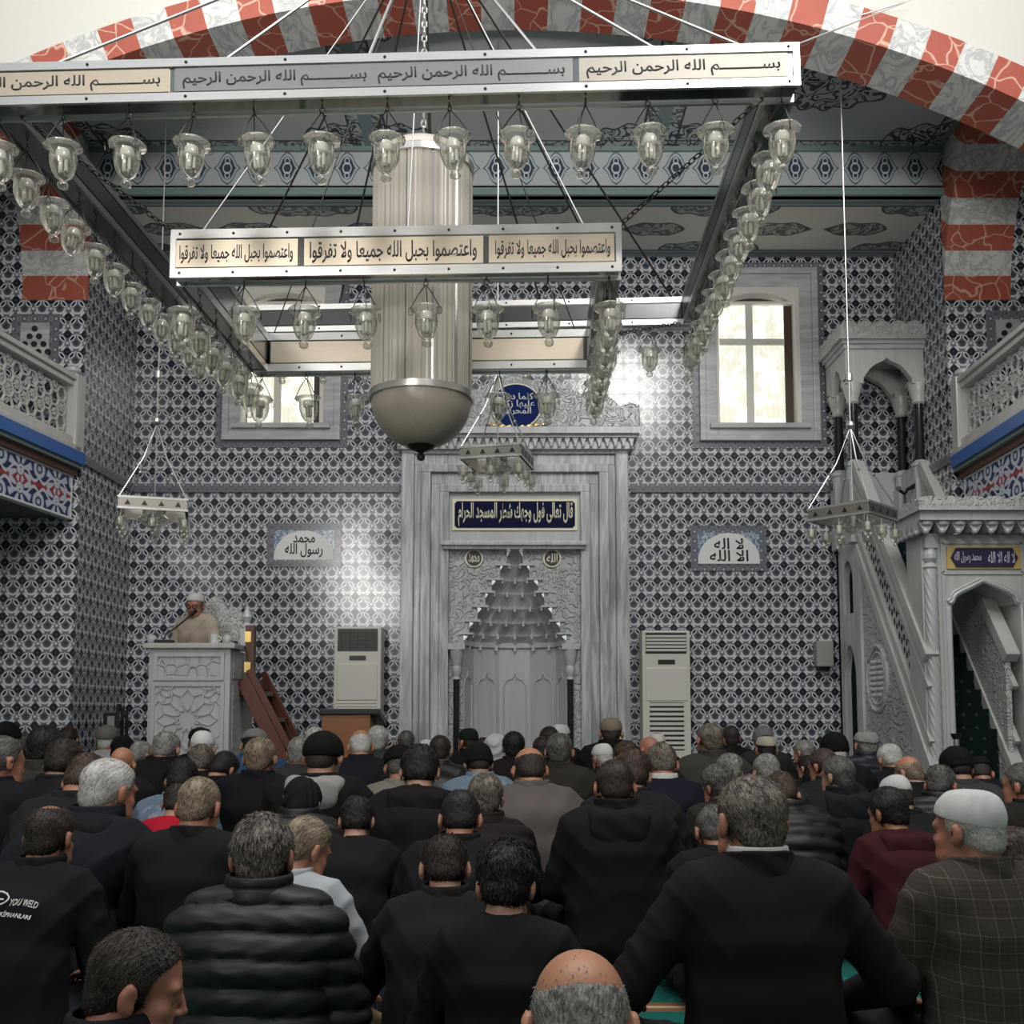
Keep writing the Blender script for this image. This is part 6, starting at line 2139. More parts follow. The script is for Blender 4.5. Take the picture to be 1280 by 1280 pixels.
# skin, hair and cloth materials
SKIN = {}
for nm, c in (('fair', (0.40, 0.225, 0.155)), ('tan', (0.33, 0.165, 0.105)), ('ruddy', (0.40, 0.185, 0.125)), ('deep', (0.20, 0.10, 0.07)), ('bald', (0.48, 0.235, 0.14))):
    m = Mat('skin_' + nm, 0.42, 0, 0.45)
    x, y, z = m.coord()
    n = m.noise(m.vec(x, y, z), 28, 4)
    m.base(m.mix((c[0] * 0.86, c[1] * 0.80, c[2] * 0.78), (c[0] * 1.08, c[1] * 1.06, c[2] * 1.05), n))
    m.bump(m.noise(m.vec(x, y, z), 160, 2), 0.12, 0.002)
    m.b.inputs['Subsurface Weight'].default_value = 0.0
    SKIN[nm] = m.m
HAIR = {}
for nm, c0, c1 in (('black', (0.006, 0.005, 0.005), (0.028, 0.024, 0.022)), ('dark', (0.012, 0.008, 0.006), (0.06, 0.042, 0.032)), ('brown', (0.03, 0.018, 0.012), (0.11, 0.07, 0.048)), ('greydark', (0.03, 0.028, 0.026), (0.20, 0.19, 0.175)),
                   ('grey', (0.10, 0.095, 0.085), (0.42, 0.40, 0.36)), ('white', (0.34, 0.33, 0.30), (0.74, 0.72, 0.68)), ('sandy', (0.10, 0.07, 0.045), (0.42, 0.33, 0.23)), ('saltbrown', (0.035, 0.026, 0.02), (0.30, 0.25, 0.20))):
    m = Mat('hair_' + nm, 0.5, 0, 0.35)
    x, y, z = m.coord()
    th = X.op('ARCTAN2', x, 0.0 - y - 0.02)
    po = X.op('ARCTAN2', hyp(x, y + 0.02), z + 0.02)
    n = m.noise(m.vec(th * 2.6 * xsin(po), po * 0.8, po * 0.3), 6.5, 3, 0.6, 0.4)
    n2 = m.noise(m.vec(x, y, z), 22, 3)
    f = X.op('MULTIPLY_ADD', n * 0.75 + n2 * 0.40 - 0.575, 3.2, 0.38, clamp=True)
    m.base(m.mix(c0, c1, f))
    m.bump(n, 0.8, 0.006)
    HAIR[nm] = m.m
CL = {}
def cloth(c, kind='plain', rough=0.85):
    key = (tuple(c), kind)
    if key in CL: return CL[key]
    m = Mat('cloth', rough, 0, 0.25)
    x, y, z = m.coord()
    n = m.noise(m.vec(x, y, z), 10, 3)
    w = m.noise(m.vec(x * 1.0, y * 1.0, z * 1.0), 260, 1)
    c = tuple(q * (0.46 if max(c) < 0.12 else 0.80) for q in c)
    g = m.mix((c[0] * 0.80, c[1] * 0.80, c[2] * 0.80), (c[0] * 1.15, c[1] * 1.15, c[2] * 1.15), n)
    if kind == 'check':
        u, v = xfr(x * (1 / 0.046) + 0.5), xfr((z - y * 0.2) * (1 / 0.046) + 0.2)
        g = m.mix(g, (0.27, 0.215, 0.15), xmax(band(u, 0.5, 0.014, 0.03), band(v, 0.5, 0.014, 0.03)) * 0.5)
        u2, v2 = xfr(x * (1 / 0.0155)), xfr(z * (1 / 0.0155))
        g = m.mix(g, (0.02, 0.018, 0.015), xmax(band(u2, 0.5, 0.08, 0.1), band(v2, 0.5, 0.08, 0.1)) * 0.35)
    if kind == 'tweed':
        g = m.mix(g, (c[0] * 2.1, c[1] * 2.1, c[2] * 2.1), soft(m.voro(m.vec(x, y, z), 150), 0.3, 0.2) * 0.6)
    if kind == 'knit':
        g = m.mix(g, (c[0] * 0.6, c[1] * 0.6, c[2] * 0.6), band(xfr(z * 120), 0.5, 0.15, 0.2) * 0.6)
    if kind == 'denim':
        g = m.mix(g, (0.50, 0.57, 0.62), soft(0.60 - m.noise(m.vec(x, y, z), 9, 3), 0.0, 0.16) * 0.6)
    if kind == 'stripe':
        g = m.mix(g, (0.25, 0.24, 0.25), band(xfr(z * 9.0), 0.5, 0.05, 0.05) * 0.5)
    m.base(g)
    m.bump(w, 0.25, 0.0015)
    if kind == 'nylon': m.b.inputs['Roughness'].default_value = 0.45; m.b.inputs['Specular IOR Level'].default_value = 0.4
    if kind == 'leather': m.b.inputs['Roughness'].default_value = 0.35; m.b.inputs['Specular IOR Level'].default_value = 0.5
    CL[key] = m.m
    return m.m
BLK, BLK2, NAVY, CHAR, OLIVE = (0.010, 0.010, 0.011), (0.016, 0.015, 0.014), (0.012, 0.015, 0.030), (0.030, 0.031, 0.033), (0.060, 0.052, 0.034)
def slot(o, mat):
    if not o.data.materials: o.data.materials.append(None)
    o.material_slots[0].link = 'OBJECT'
    o.material_slots[0].material = mat
def child(name, me, mat, parent):
    o = bpy.data.objects.new(name, me)
    COL.objects.link(o)
    o.parent = parent
    slot(o, mat)
    return o
GARMENT = {'puffer': 'padded_jacket', 'vest': 'padded_vest', 'tshirt': 't_shirt', 'suit': 'suit_jacket'}
def person(px, ytop, w, label, pk, hair=None, hcol='dark', capk=None, ccol=None, garment='jacket', gcol=BLK, gk='plain', skin='fair', hood=None, collar=None, trousers=(0.02, 0.021, 0.026), Y=None, rz=None, fine=None, base=None, smax_=1.14, sleeves=None, seed=None, smin_=0.86, width=1.0):
    Y = Y or 211.0 / w
    fine = fine if fine is not None else (0.0085 if Y < 2.9 else 0.0115 if Y < 4.4 else 0.0145)
    hf = 0.0045 if Y < 3.4 else 0.0075
    bf = 0.0072 if Y < 2.9 else 0.010 if Y < 4.6 else 0.0135
    seed = seed if seed is not None else int(px) % 7
    p = pose(pk)
    bm_ = body_mesh(pk, bf)
    body = bpy.data.objects.new('person', bm_)
    COL.objects.link(body)
    slot(body, SKIN[skin])
    Hm = Matrix.LocRotScale(Vector(p.hc), p.Rm.to_quaternion(), Vector((HS, HS, HS)))
    topm = bm_
    top = None
    parts = []
    def headpart(name, kind, style, mat):
        o = child(name, head_part(kind, style, hf), mat, body)
        o.matrix_local = Hm
        parts.append(o)
        return o
    if capk and hair: hair = 'buzz'
    if hair: headpart('hair', 'hair', hair, HAIR[hcol])
    if capk: headpart({'skullcap': 'skullcap', 'kufi': 'skullcap', 'beanie': 'knitted_cap', 'flatcap': 'flat_cap', 'ballcap': 'baseball_cap', 'headcloth': 'head_covering'}[capk], 'cap', capk, cloth(ccol, 'knit' if capk == 'beanie' else 'plain'))
    def vco(me, Mx=None):
        a = np.empty(len(me.vertices) * 3, F); me.vertices.foreach_get('co', a); a = a.reshape(-1, 3)
        return a if Mx is None else a @ np.array(Mx.to_3x3(), F).T + np.array(Mx.translation, F)
    tops = [cached(('top', bm_.name), lambda: (lambda a: a[a[:, 2].argmax()])(vco(bm_)))]
    for o in parts: tops.append((lambda a: a[a[:, 2].argmax()])(vco(o.data, Hm)))
    tv = max(tops, key=lambda a: a[2])
    rz = rz if rz is not None else R(rng.uniform(-7, 7))
    zt = at(px, ytop, Y).z if base is None else at(px, ytop, Y).z - base
    s_ = zt / tv[2]
    if Y > 5: smax_ = max(smax_, 1.2)
    if not (smin_ <= s_ <= smax_):
        s_ = min(max(s_, smin_), smax_)
        if base is None and Y < 4:
            for _ in range(12):
                Y *= (s_ * tv[2] - CAM_H) / (at(px, ytop, Y).z - CAM_H) if abs(at(px, ytop, Y).z - CAM_H) > 0.02 else 1
    T = at(px, ytop, Y)
    # align the middle of the head with the column of the photograph
    hv = Vector((float(p.hc[0]), float(tv[1]), 0)) * s_
    hv.rotate(Euler((0, 0, rz)))
    body.location = (T.x - hv.x, T.y - hv.y, base or 0.0)
    body.rotation_euler = (0, 0, rz)
    body.scale = (s_ * width, s_, s_)
    if width != 1.0:
        for o in parts: o.matrix_local = Matrix.Diagonal((1 / width, 1, 1, 1)) @ Hm if False else Hm
    g = child(GARMENT.get(garment, garment), cloth_mesh(pk, garment, fine, seed), cloth(gcol, gk), body)
    if garment == 'vest': child('shirt', cloth_mesh(pk, 'sweater', fine, seed), cloth(sleeves or BLK2), body)
    child('trousers', trouser_mesh(pk, fine * 1.15), cloth(trousers), body)
    if hood: child('hood', hood_mesh(pk, 0.008 if Y < 4.5 else 0.011), cloth(*hood) if isinstance(hood[0], tuple) else cloth(hood, gk), body)
    child('collar', collar_mesh(pk, garment, 0.0048 if Y < 3.6 else 0.0062), cloth(gcol, gk), body)
    if collar: child('shirt_collar', collar_mesh(pk, 'white', 0.0036 if Y < 3.6 else 0.005), cloth(collar), body)
    tag(body, label, 'person', 'men seated in prayer rows' if base is None else None)
    body['Y'] = Y
    return body
# torso, arms, head pitch, yaw (positive turns to the photo's left), roll
UP, UPB, UPL, UPR = ('up', 'lap', 6, 0, 0), ('up', 'lap', 22, 0, 0), ('up', 'lap', 8, 38, 0), ('up', 'lap', 10, -32, 0)
SL, SLB, SLD, SLL, SLR = ('slump', 'lap', 12, 0, 0), ('slump', 'lap', 32, 4, 0), ('slump', 'lap', 46, -6, 0), ('slump', 'lap', 18, 34, 0), ('slump', 'lap', 28, -34, 0)
BW, BWD, BWR = ('bow', 'lap', 26, 0, 0), ('bow', 'lap', 50, 6, 0), ('bow', 'lap', 40, -30, 0)
GREY, LG, WHT = (0.10, 0.10, 0.10), (0.30, 0.31, 0.30), (0.74, 0.73, 0.71)
BROWN, MAR = (0.030, 0.018, 0.015), (0.085, 0.008, 0.016)
specs = []
def P_(*a, **k): return (a, k)
def A(sp): specs.append(sp)
# ---- nearest men
A(P_(725, 1188, 130, 'bald man with short grey side hair, nearest the camera at bottom centre', ('bow', 'lap', 30, 0, 0), 'fringe', 'grey', garment='jacket', gcol=BLK, skin='bald', Y=1.55, rz=0.0, smin_=0.8))
A(P_(176, 1157, 112, 'dark cropped man with face turned right and dark hooded coat, bottom left corner', ('bow', 'lap', 16, -62, 0), 'short', 'dark', garment='coat', gcol=(0.012, 0.014, 0.020), skin='ruddy', Y=1.95, rz=R(-12), smin_=0.8))
A(P_(330, 1012, 84, 'man in quilted charcoal puffer jacket with greying brown hair, left of centre', UP, 'full', 'saltbrown', garment='puffer', gcol=(0.020, 0.021, 0.024), gk='nylon', skin='ruddy', Y=3, rz=R(3)))
A(P_(632, 1046, 84, 'black haired man with bowed head in a plain black T-shirt, at bottom centre', ('up', 'lap', 24, -3, 0), 'messy', 'black', garment='tshirt', gcol=(0.009, 0.009, 0.010), skin='fair', Y=2.8, rz=R(-3), smin_=0.84))
A(P_(938, 967, 80, 'broad man in dark plum suit jacket with cropped greying hair and elbows out', ('tall', 'wide', 4, 12, 0), 'short', 'saltbrown', garment='suit', gcol=(0.018, 0.010, 0.013), skin='ruddy', collar=WHT, Y=2.85, rz=R(4), width=1.1))
A(P_(1205, 985, 90, 'elderly man in white skullcap and brown checked blazer, at the right edge', ('tall', 'lap', 6, 30, 0), 'buzz', 'white', 'skullcap', (0.74, 0.73, 0.72), garment='suit', gcol=(0.112, 0.091, 0.070), gk='check', skin='ruddy', Y=3.05, rz=R(8), width=1.08))
A(P_(52, 1008, 62, 'man in black jacket with white lettering on the back, at the left edge', SL, 'crown', 'dark', garment='jacket', gcol=(0.010, 0.010, 0.011), skin='tan', Y=3.3, rz=R(-6), trousers=(0.05, 0.065, 0.09)))
A(P_(381, 1018, 56, 'grey haired man in a white shirt half hidden behind the quilted jacket', ('slump', 'knee', 28, -34, 0), 'short', 'sandy', garment='shirt', gcol=(0.50, 0.53, 0.57), skin='ruddy', Y=3.25, rz=R(-8), trousers=(0.035, 0.05, 0.085)))
A(P_(556, 1038, 56, 'man with thinning crown in charcoal zip jacket and beige trousers, front centre', ('slump', 'knee', 32, 4, 0), 'crown', 'dark', garment='jacket', gcol=(0.014, 0.014, 0.013), skin='fair', Y=3.15, rz=R(2), trousers=(0.30, 0.22, 0.13)))
A(P_(1265, 1030, 46, 'brown haired man mostly hidden behind the white skullcap at right', SLB, 'full', 'brown', garment='jacket', gcol=(0.03, 0.022, 0.02), Y=3.45))
# ---- middle rows
A(P_(446, 995, 49, 'black haired man in black sweater sitting right of the quilted jacket', SLB, 'full', 'black', garment='sweater', gcol=(0.013, 0.012, 0.012), skin='fair', trousers=(0.04, 0.055, 0.085)))
A(P_(250, 969, 48, 'sandy grey haired man in black suit in front of the red shirt', UPB, 'short', 'sandy', garment='suit', gcol=(0.015, 0.015, 0.013), skin='ruddy'))
A(P_(221, 977, 38, 'balding man in bright red top, left side', SLB, 'crown', 'dark', garment='sweater', gcol=(0.55, 0.008, 0.03), skin='fair', Y=4.75))
A(P_(134, 946, 45, 'white haired hunched man in big navy coat with hood down', ('bow', 'knee', 14, -16, 0), 'short', 'white', garment='coat', gcol=(0.013, 0.015, 0.026), hood=(0.008, 0.009, 0.016), skin='ruddy', Y=4.6, rz=R(-14), width=1.12))
A(P_(575, 985, 46, 'dark haired man with big ears in black jacket, behind the thinning crown', SLB, 'short', 'black', garment='jacket', gcol=(0.012, 0.013, 0.014), skin='ruddy', Y=4.0))
A(P_(607, 964, 40, 'grey brown haired man in dark brown quilted vest with black sleeves', SL, 'full', 'saltbrown', garment='vest', gcol=(0.032, 0.020, 0.018), Y=4.75, sleeves=(0.012, 0.012, 0.014)))
A(P_(768, 948, 44, 'dark haired man in black rain jacket with flat hood on his back, centre right', UPB, 'short', 'dark', garment='coat', gcol=(0.012, 0.012, 0.013), hood=(0.016, 0.016, 0.017), skin='ruddy', Y=4.2, width=1.06))
A(P_(893, 1004, 48, 'grey haired man hidden behind the plum suit jacket, one ear showing', SLB, 'short', 'greydark', garment='jacket', gcol=BLK, skin='ruddy', Y=3.75))
A(P_(1110, 981, 44, 'young black haired man in maroon hooded sweatshirt, right side', ('slump', 'lap', 16, 24, 0), 'full', 'black', garment='hoodie', gcol=MAR, hood=MAR, skin='tan', Y=4.6, rz=R(6), smin_=0.78))
A(P_(1046, 943, 39, 'grey cropped man looking left in dark rain jacket with hood down', UPL, 'short', 'greydark', garment='coat', gcol=(0.018, 0.021, 0.026), hood=(0.020, 0.023, 0.028), skin='fair', Y=5.5))
A(P_(977, 962, 38, 'balding brown haired man in black padded jacket right of the plum suit', SLD, 'crown', 'brown', garment='puffer', gcol=(0.014, 0.014, 0.015), gk='nylon', Y=4.5))
A(P_(790, 933, 36, 'brown haired man in charcoal jacket with white shoulder stripe and emblem', SLB, 'full', 'brown', garment='jacket', gcol=(0.022, 0.021, 0.026), Y=5.0, rz=R(-14)))
A(P_(662, 934, 33, 'bald headed man in grey mauve jacket, centre', SLB, 'fringe', 'dark', garment='jacket', gcol=(0.15, 0.125, 0.118), skin='bald', Y=5.1, width=1.08))
A(P_(525, 928, 34, 'black haired man in black hooded sweatshirt, left of the prayer niche', SLB, 'full', 'black', garment='hoodie', gcol=(0.012, 0.011, 0.010), hood=(0.014, 0.012, 0.011), Y=4.9, width=1.06))
A(P_(378, 970, 46, 'bowed man in black padded jacket with hood pulled up behind the white shirt', BWD, None, 'black', 'headcloth', (0.013, 0.013, 0.013), garment='puffer', gcol=(0.014, 0.014, 0.014), gk='nylon', Y=5.1, smin_=0.8))
A(P_(500, 930, 29, 'man in black flat cap and beige jacket', SLB, 'buzz', 'greydark', 'flatcap', (0.008, 0.008, 0.008), garment='suit', gcol=(0.26, 0.235, 0.19), skin='ruddy', Y=5.8))
A(P_(598, 927, 30, 'man in dark green cap and faded denim jacket', SLB, 'buzz', 'dark', 'beanie', (0.012, 0.016, 0.013), garment='jacket', gcol=(0.20, 0.28, 0.35), gk='denim', skin='fair', Y=6.0))
A(P_(699, 915, 32, 'grey haired man in olive green jacket, below the right niche column', UP, 'short', 'greydark', garment='jacket', gcol=OLIVE, skin='fair', Y=6.2, width=1.08))
A(P_(827, 927, 29, 'grey brown haired man in navy sweater with white collar', SLB, 'short', 'saltbrown', garment='sweater', gcol=(0.010, 0.013, 0.032), collar=WHT, skin='ruddy', Y=5.7, width=1.08))
A(P_(897, 953, 35, 'curly grey brown haired man in brown jacket left of the plum suit', SLL, 'messy', 'greydark', garment='jacket', gcol=(0.052, 0.043, 0.033), skin='ruddy', Y=5.15))
A(P_(958, 940, 36, 'man with reddish balding head in grey jacket right of centre', SLB, 'thin', 'grey', garment='jacket', gcol=(0.05, 0.052, 0.05), skin='ruddy', Y=5.5))
A(P_(404, 913, 34, 'man in black baseball cap with pale grey hood lying on a black jacket', UPB, 'buzz', 'dark', 'ballcap', (0.008, 0.008, 0.008), garment='hoodie', gcol=(0.011, 0.011, 0.012), hood=(0.40, 0.39, 0.37), skin='fair', Y=5.7, width=1.1))
A(P_(326, 920, 34, 'blond grey haired man in wide navy black jacket, left of centre', UP, 'short', 'sandy', garment='jacket', gcol=(0.009, 0.010, 0.015), skin='fair', Y=5.8, width=1.12))
A(P_(373, 920, 29, 'pinkish grey haired man in taupe jacket beside the wooden stair', SL, 'thin', 'grey', garment='jacket', gcol=(0.075, 0.068, 0.062), skin='ruddy', Y=6.9))
A(P_(228, 945, 34, 'black haired man in pale blue denim shirt, left side', SLB, 'full', 'black', garment='shirt', gcol=(0.16, 0.21, 0.28), gk='denim', Y=5.8))
A(P_(251, 929, 34, 'dark haired man with greying head above the denim shirt, in black jacket', SLB, 'full', 'saltbrown', garment='jacket', gcol=(0.014, 0.012, 0.013), Y=6.5))
A(P_(281, 937, 29, 'black haired man with bowed head turned right, in black jacket', ('slump', 'lap', 44, -30, 0), 'short', 'black', garment='jacket', gcol=(0.012, 0.009, 0.009), Y=6.4))
A(P_(55, 905, 33, 'tall black haired man in brown olive coat, far left', UP, 'full', 'black', garment='coat', gcol=(0.082, 0.070, 0.052), skin='fair', Y=6.3))
A(P_(80, 920, 36, 'dark brown haired man in dark purple jacket, far left', SLB, 'full', 'dark', garment='jacket', gcol=(0.022, 0.019, 0.027), Y=5.6))
A(P_(107, 938, 36, 'balding brown haired man beside the navy coat hood', SLD, 'crown', 'brown', garment='jacket', gcol=(0.025, 0.023, 0.028), skin='ruddy', Y=5.3))
A(P_(153, 934, 30, 'bald orange headed man in dark brown jacket, left side', UPB, None, 'dark', garment='jacket', gcol=(0.030, 0.024, 0.020), skin='bald', Y=6.6))
A(P_(176, 925, 30, 'grey haired man in black jacket beside the bald orange head', SLR, 'short', 'grey', garment='jacket', gcol=(0.012, 0.011, 0.011), Y=7.2))
A(P_(3, 918, 34, 'grey cropped man with face turned right in black jacket, at the very left edge', UPR, 'buzz', 'greydark', garment='jacket', gcol=(0.010, 0.012, 0.016), skin='ruddy', Y=5.4))
A(P_(451, 912, 28, 'orange bald man with white fringe in dark navy jacket, before the lectern', SLB, 'fringe', 'white', garment='jacket', gcol=(0.014, 0.017, 0.026), skin='bald', Y=7.3))
A(P_(1121, 968, 36, 'man with white cap rim over dark hair, behind the maroon sweatshirt', SLB, 'short', 'dark', 'skullcap', (0.70, 0.69, 0.67), garment='jacket', gcol=(0.016, 0.019, 0.020), Y=4.9))
A(P_(1178, 954, 37, 'man with balding grey head in black padded jacket, behind the white skullcap', SLR, 'crown', 'greydark', garment='puffer', gcol=(0.013, 0.013, 0.015), gk='nylon', skin='ruddy', Y=5.2))
A(P_(1136, 945, 32, 'bald tan headed man in black jacket with white collar, right side', ('slump', 'lap', 24, 30, 0), 'fringe', 'sandy', garment='jacket', gcol=(0.012, 0.012, 0.014), collar=WHT, skin='bald', Y=6.2))
A(P_(1195, 932, 33, 'man in black knitted hat and grey tweed jacket before the pulpit doorway', SLB, 'short', 'black', 'beanie', (0.008, 0.009, 0.009), garment='suit', gcol=(0.085, 0.085, 0.085), gk='tweed', Y=5.9))
A(P_(1225, 945, 27, 'man in dark cap and navy jacket right of the tweed jacket', SLD, 'buzz', 'dark', 'kufi', (0.008, 0.010, 0.014), garment='jacket', gcol=(0.016, 0.020, 0.038), skin='ruddy', Y=6.6))
A(P_(1276, 952, 34, 'greying dark haired man in olive brown jacket, at the right edge', UPL, 'short', 'greydark', garment='jacket', gcol=(0.034, 0.030, 0.024), skin='ruddy', Y=5.3))
# ---- far rows
A(P_(8, 901, 24, 'man in black hat at the left edge of the far rows', SL, 'short', 'black', 'beanie', (0.007, 0.007, 0.008), garment='jacket', gcol=BLK, Y=8.9))
A(P_(23, 919, 22, 'grey brown haired man in the far row beside the left edge', SL, 'short', 'greydark', garment='jacket', gcol=(0.03, 0.027, 0.024), Y=9.5))
A(P_(84, 907, 23, 'man with reddish bare crown in the far row against the left pier', SLB, 'crown', 'dark', garment='jacket', gcol=(0.03, 0.024, 0.024), skin='ruddy', Y=8.9))
A(P_(134, 906, 23, 'white haired man in grey flat cap and pale shirt, before the left pier corner', UP, 'short', 'white', 'flatcap', (0.16, 0.155, 0.13), garment='shirt', gcol=(0.42, 0.41, 0.39), skin='ruddy', Y=8.7))
A(P_(154, 918, 25, 'man with black head covering next to the grey flat cap', SL, None, 'black', 'headcloth', (0.008, 0.008, 0.009), garment='jacket', gcol=BLK, Y=8.1))
A(P_(206, 911, 24, 'grey haired bowed man in black coat before the preaching desk', BW, 'short', 'grey', garment='coat', gcol=(0.009, 0.009, 0.010), Y=7.9, width=1.08))
A(P_(250, 908, 22, 'man in black skullcap before the marble preaching desk', UP, 'short', 'black', 'kufi', (0.006, 0.006, 0.007), garment='jacket', gcol=BLK, Y=8.8))
A(P_(253, 913, 23, 'man in bright white skullcap before the marble preaching desk', UPB, 'buzz', 'white', 'skullcap', (0.80, 0.80, 0.79), garment='jacket', gcol=(0.02, 0.012, 0.014), Y=7.7))
A(P_(318, 910, 25, 'man in grey cap and blue jacket at the foot of the wooden stair', SLB, 'short', 'black', 'kufi', (0.22, 0.22, 0.21), garment='jacket', gcol=(0.03, 0.075, 0.17), Y=7.3, width=1.12))
A(P_(393, 908, 21, 'pinkish white haired man left of the lectern', UP, 'thin', 'white', garment='shirt', gcol=(0.24, 0.24, 0.24), skin='ruddy', Y=9.3))
A(P_(472, 906, 25, 'round white haired man in grey green jacket beside the lectern', UP, 'full', 'white', garment='jacket', gcol=(0.085, 0.10, 0.095), skin='fair', Y=8.4))
A(P_(508, 912, 21, 'short grey haired man in dark jacket at the left edge of the niche', UP, 'short', 'greydark', garment='jacket', gcol=(0.02, 0.02, 0.022), Y=9.6))
A(P_(533, 924, 23, 'man in white cap showing behind the black hooded sweatshirt', SLB, 'buzz', 'dark', 'skullcap', (0.74, 0.74, 0.72), garment='jacket', gcol=BLK2, Y=8.2))
A(P_(550, 918, 25, 'dark haired man in black leather jacket before the niche', SL, 'short', 'dark', garment='jacket', gcol=(0.016, 0.014, 0.014), gk='leather', Y=7.9))
A(P_(585, 910, 22, 'man in dark green skullcap and black coat before the niche', UPL, 'short', 'dark', 'skullcap', (0.010, 0.035, 0.025), garment='coat', gcol=BLK, skin='ruddy', Y=8.7))
A(P_(604, 921, 19, 'man with pink bare head between the green caps', SL, 'thin', 'dark', garment='jacket', gcol=BLK2, skin='ruddy', Y=9.6))
A(P_(619, 917, 23, 'man in white head covering and white shirt before the niche', UPL, None, 'white', 'headcloth', (0.76, 0.75, 0.73), garment='shirt', gcol=(0.70, 0.70, 0.70), Y=8.0))
A(P_(642, 913, 25, 'black haired man in dark maroon jacket, in the centre of the niche', UP, 'full', 'black', garment='jacket', gcol=(0.022, 0.012, 0.013), Y=8.0))
A(P_(677, 920, 20, 'dark haired man left of the olive jacket, far row', SL, 'short', 'dark', garment='jacket', gcol=BLK, Y=8.8))
A(P_(687, 907, 22, 'thick dark haired man before the right side of the niche', UP, 'full', 'dark', garment='jacket', gcol=BLK2, Y=9.5))
A(P_(701, 905, 20, 'man in white cap before the right niche column', UPR, 'short', 'dark', 'skullcap', (0.74, 0.74, 0.72), garment='jacket', gcol=BLK, Y=10.1))
A(P_(764, 897, 23, 'man in beige cap with dark rim and black coat, taller than his row', ('tall', 'lap', 10, -6, 0), 'short', 'dark', 'skullcap', (0.27, 0.21, 0.155), garment='coat', gcol=(0.008, 0.008, 0.009), Y=8.7, width=1.1, smax_=1.25))
A(P_(753, 929, 29, 'man in white skullcap and black jacket, right of the olive jacket', SLL, 'buzz', 'white', 'skullcap', (0.77, 0.76, 0.74), garment='jacket', gcol=(0.012, 0.013, 0.012), skin='ruddy', Y=6.9))
A(P_(783, 924, 31, 'reddish dark haired man behind the striped shoulder jacket', SL, 'full', 'brown', garment='jacket', gcol=BLK2, Y=6.5))
A(P_(811, 921, 22, 'pink faced bald man before the right air conditioner', SLL, None, 'white', garment='jacket', gcol=(0.014, 0.013, 0.016), skin='ruddy', Y=7.6))
A(P_(821, 915, 21, 'man in small white cap before the slats of the right air conditioner', SL, 'short', 'grey', 'kufi', (0.70, 0.67, 0.60), garment='jacket', gcol=BLK2, Y=9.4))
A(P_(888, 903, 25, 'cropped sandy haired man in grey brown jacket, right of the air conditioner', ('tall', 'lap', 6, 14, 0), 'buzz', 'saltbrown', garment='jacket', gcol=(0.095, 0.088, 0.078), skin='ruddy', Y=7.4, width=1.1))
A(P_(914, 906, 20, 'shaven headed man in black jacket right of the grey brown jacket', UP, 'buzz', 'dark', garment='jacket', gcol=(0.014, 0.012, 0.012), skin='deep', Y=9.5))
A(P_(954, 907, 24, 'man in grey woollen cap against the tiled wall, right of centre', UP, 'short', 'grey', 'beanie', (0.20, 0.20, 0.205), garment='jacket', gcol=(0.04, 0.042, 0.046), Y=8.9))
A(P_(958, 918, 24, 'man in cream knitted cap over black head cover, below the grey woollen cap', SL, 'full', 'black', 'kufi', (0.50, 0.46, 0.37), garment='jacket', gcol=BLK, Y=7.6))
A(P_(912, 940, 31, 'grey curly haired man beside the grey brown jacket', SLB, 'messy', 'grey', garment='jacket', gcol=(0.05, 0.047, 0.042), Y=6.1))
A(P_(1004, 924, 24, 'grey haired man with reddish face turned left, before the tiled wall', UPL, 'short', 'grey', garment='jacket', gcol=(0.03, 0.03, 0.032), skin='ruddy', Y=8.2))
A(P_(1009, 943, 24, 'dark haired man turned left beside the brown haired one', SLL, 'short', 'black', garment='jacket', gcol=BLK, Y=7.2))
A(P_(1028, 934, 27, 'brown haired man with ear showing in charcoal jacket', SLL, 'short', 'brown', garment='jacket', gcol=(0.022, 0.025, 0.030), skin='ruddy', Y=6.7))
A(P_(1042, 914, 26, 'man in black beret beside the pulpit corner', UPB, 'buzz', 'white', 'beanie', (0.007, 0.007, 0.008), garment='jacket', gcol=BLK, skin='ruddy', Y=7.7))
A(P_(1084, 912, 23, 'man in pale grey cap and navy quilted jacket before the pulpit', UP, 'buzz', 'grey', 'kufi', (0.34, 0.34, 0.33), garment='puffer', gcol=(0.014, 0.016, 0.036), gk='nylon', Y=7.9, width=1.1))
A(P_(1112, 928, 27, 'white haired pink man in black jacket before the pulpit', SLB, 'thin', 'white', garment='jacket', gcol=(0.012, 0.013, 0.017), skin='ruddy', Y=7.0, width=1.1))
# neighbours keep clear of each other: slide each man along his own line of sight
def depth0(sp):
    y = sp[1].get('Y') or 211.0 / sp[0][2]
    return min(y * 1.10, 10.3) if 3.25 < y < (7.7 if 165 < sp[0][0] < 345 or sp[0][0] > 1040 else 99) else y
pts = [[sp[0][0], sp[0][1], depth0(sp), depth0(sp)] for sp in specs]
for it in range(160):
    for i in range(len(pts)):
        for j in range(i):
            a, c = pts[i], pts[j]
            pa, pc = at(a[0], 930, a[2]), at(c[0], 930, c[2])
            dx, dy = abs(pa.x - pc.x), a[2] - c[2]
            if dx < 0.56 and abs(dy) < 0.54:
                mv = min(0.05, (0.54 - abs(dy)) * 0.5) * (1 if dy >= 0 else -1) * (0.3 if dx > 0.45 else 1)
                for q, m_ in ((a, mv), (c, -mv)):
                    f_ = 0.02 if q[3] < 3.0 else 0.06 if q[3] < 4.0 else 0.17
                    far = 9.9 if q[0] < 165 else 8.65 if (q[0] < 345 or q[0] > 1040) else 9.3 if q[0] < 480 else 10.6
                    q[2] = min(max(q[2] + m_, q[3] * (1 - f_)), q[3] * (1 + f_), far)
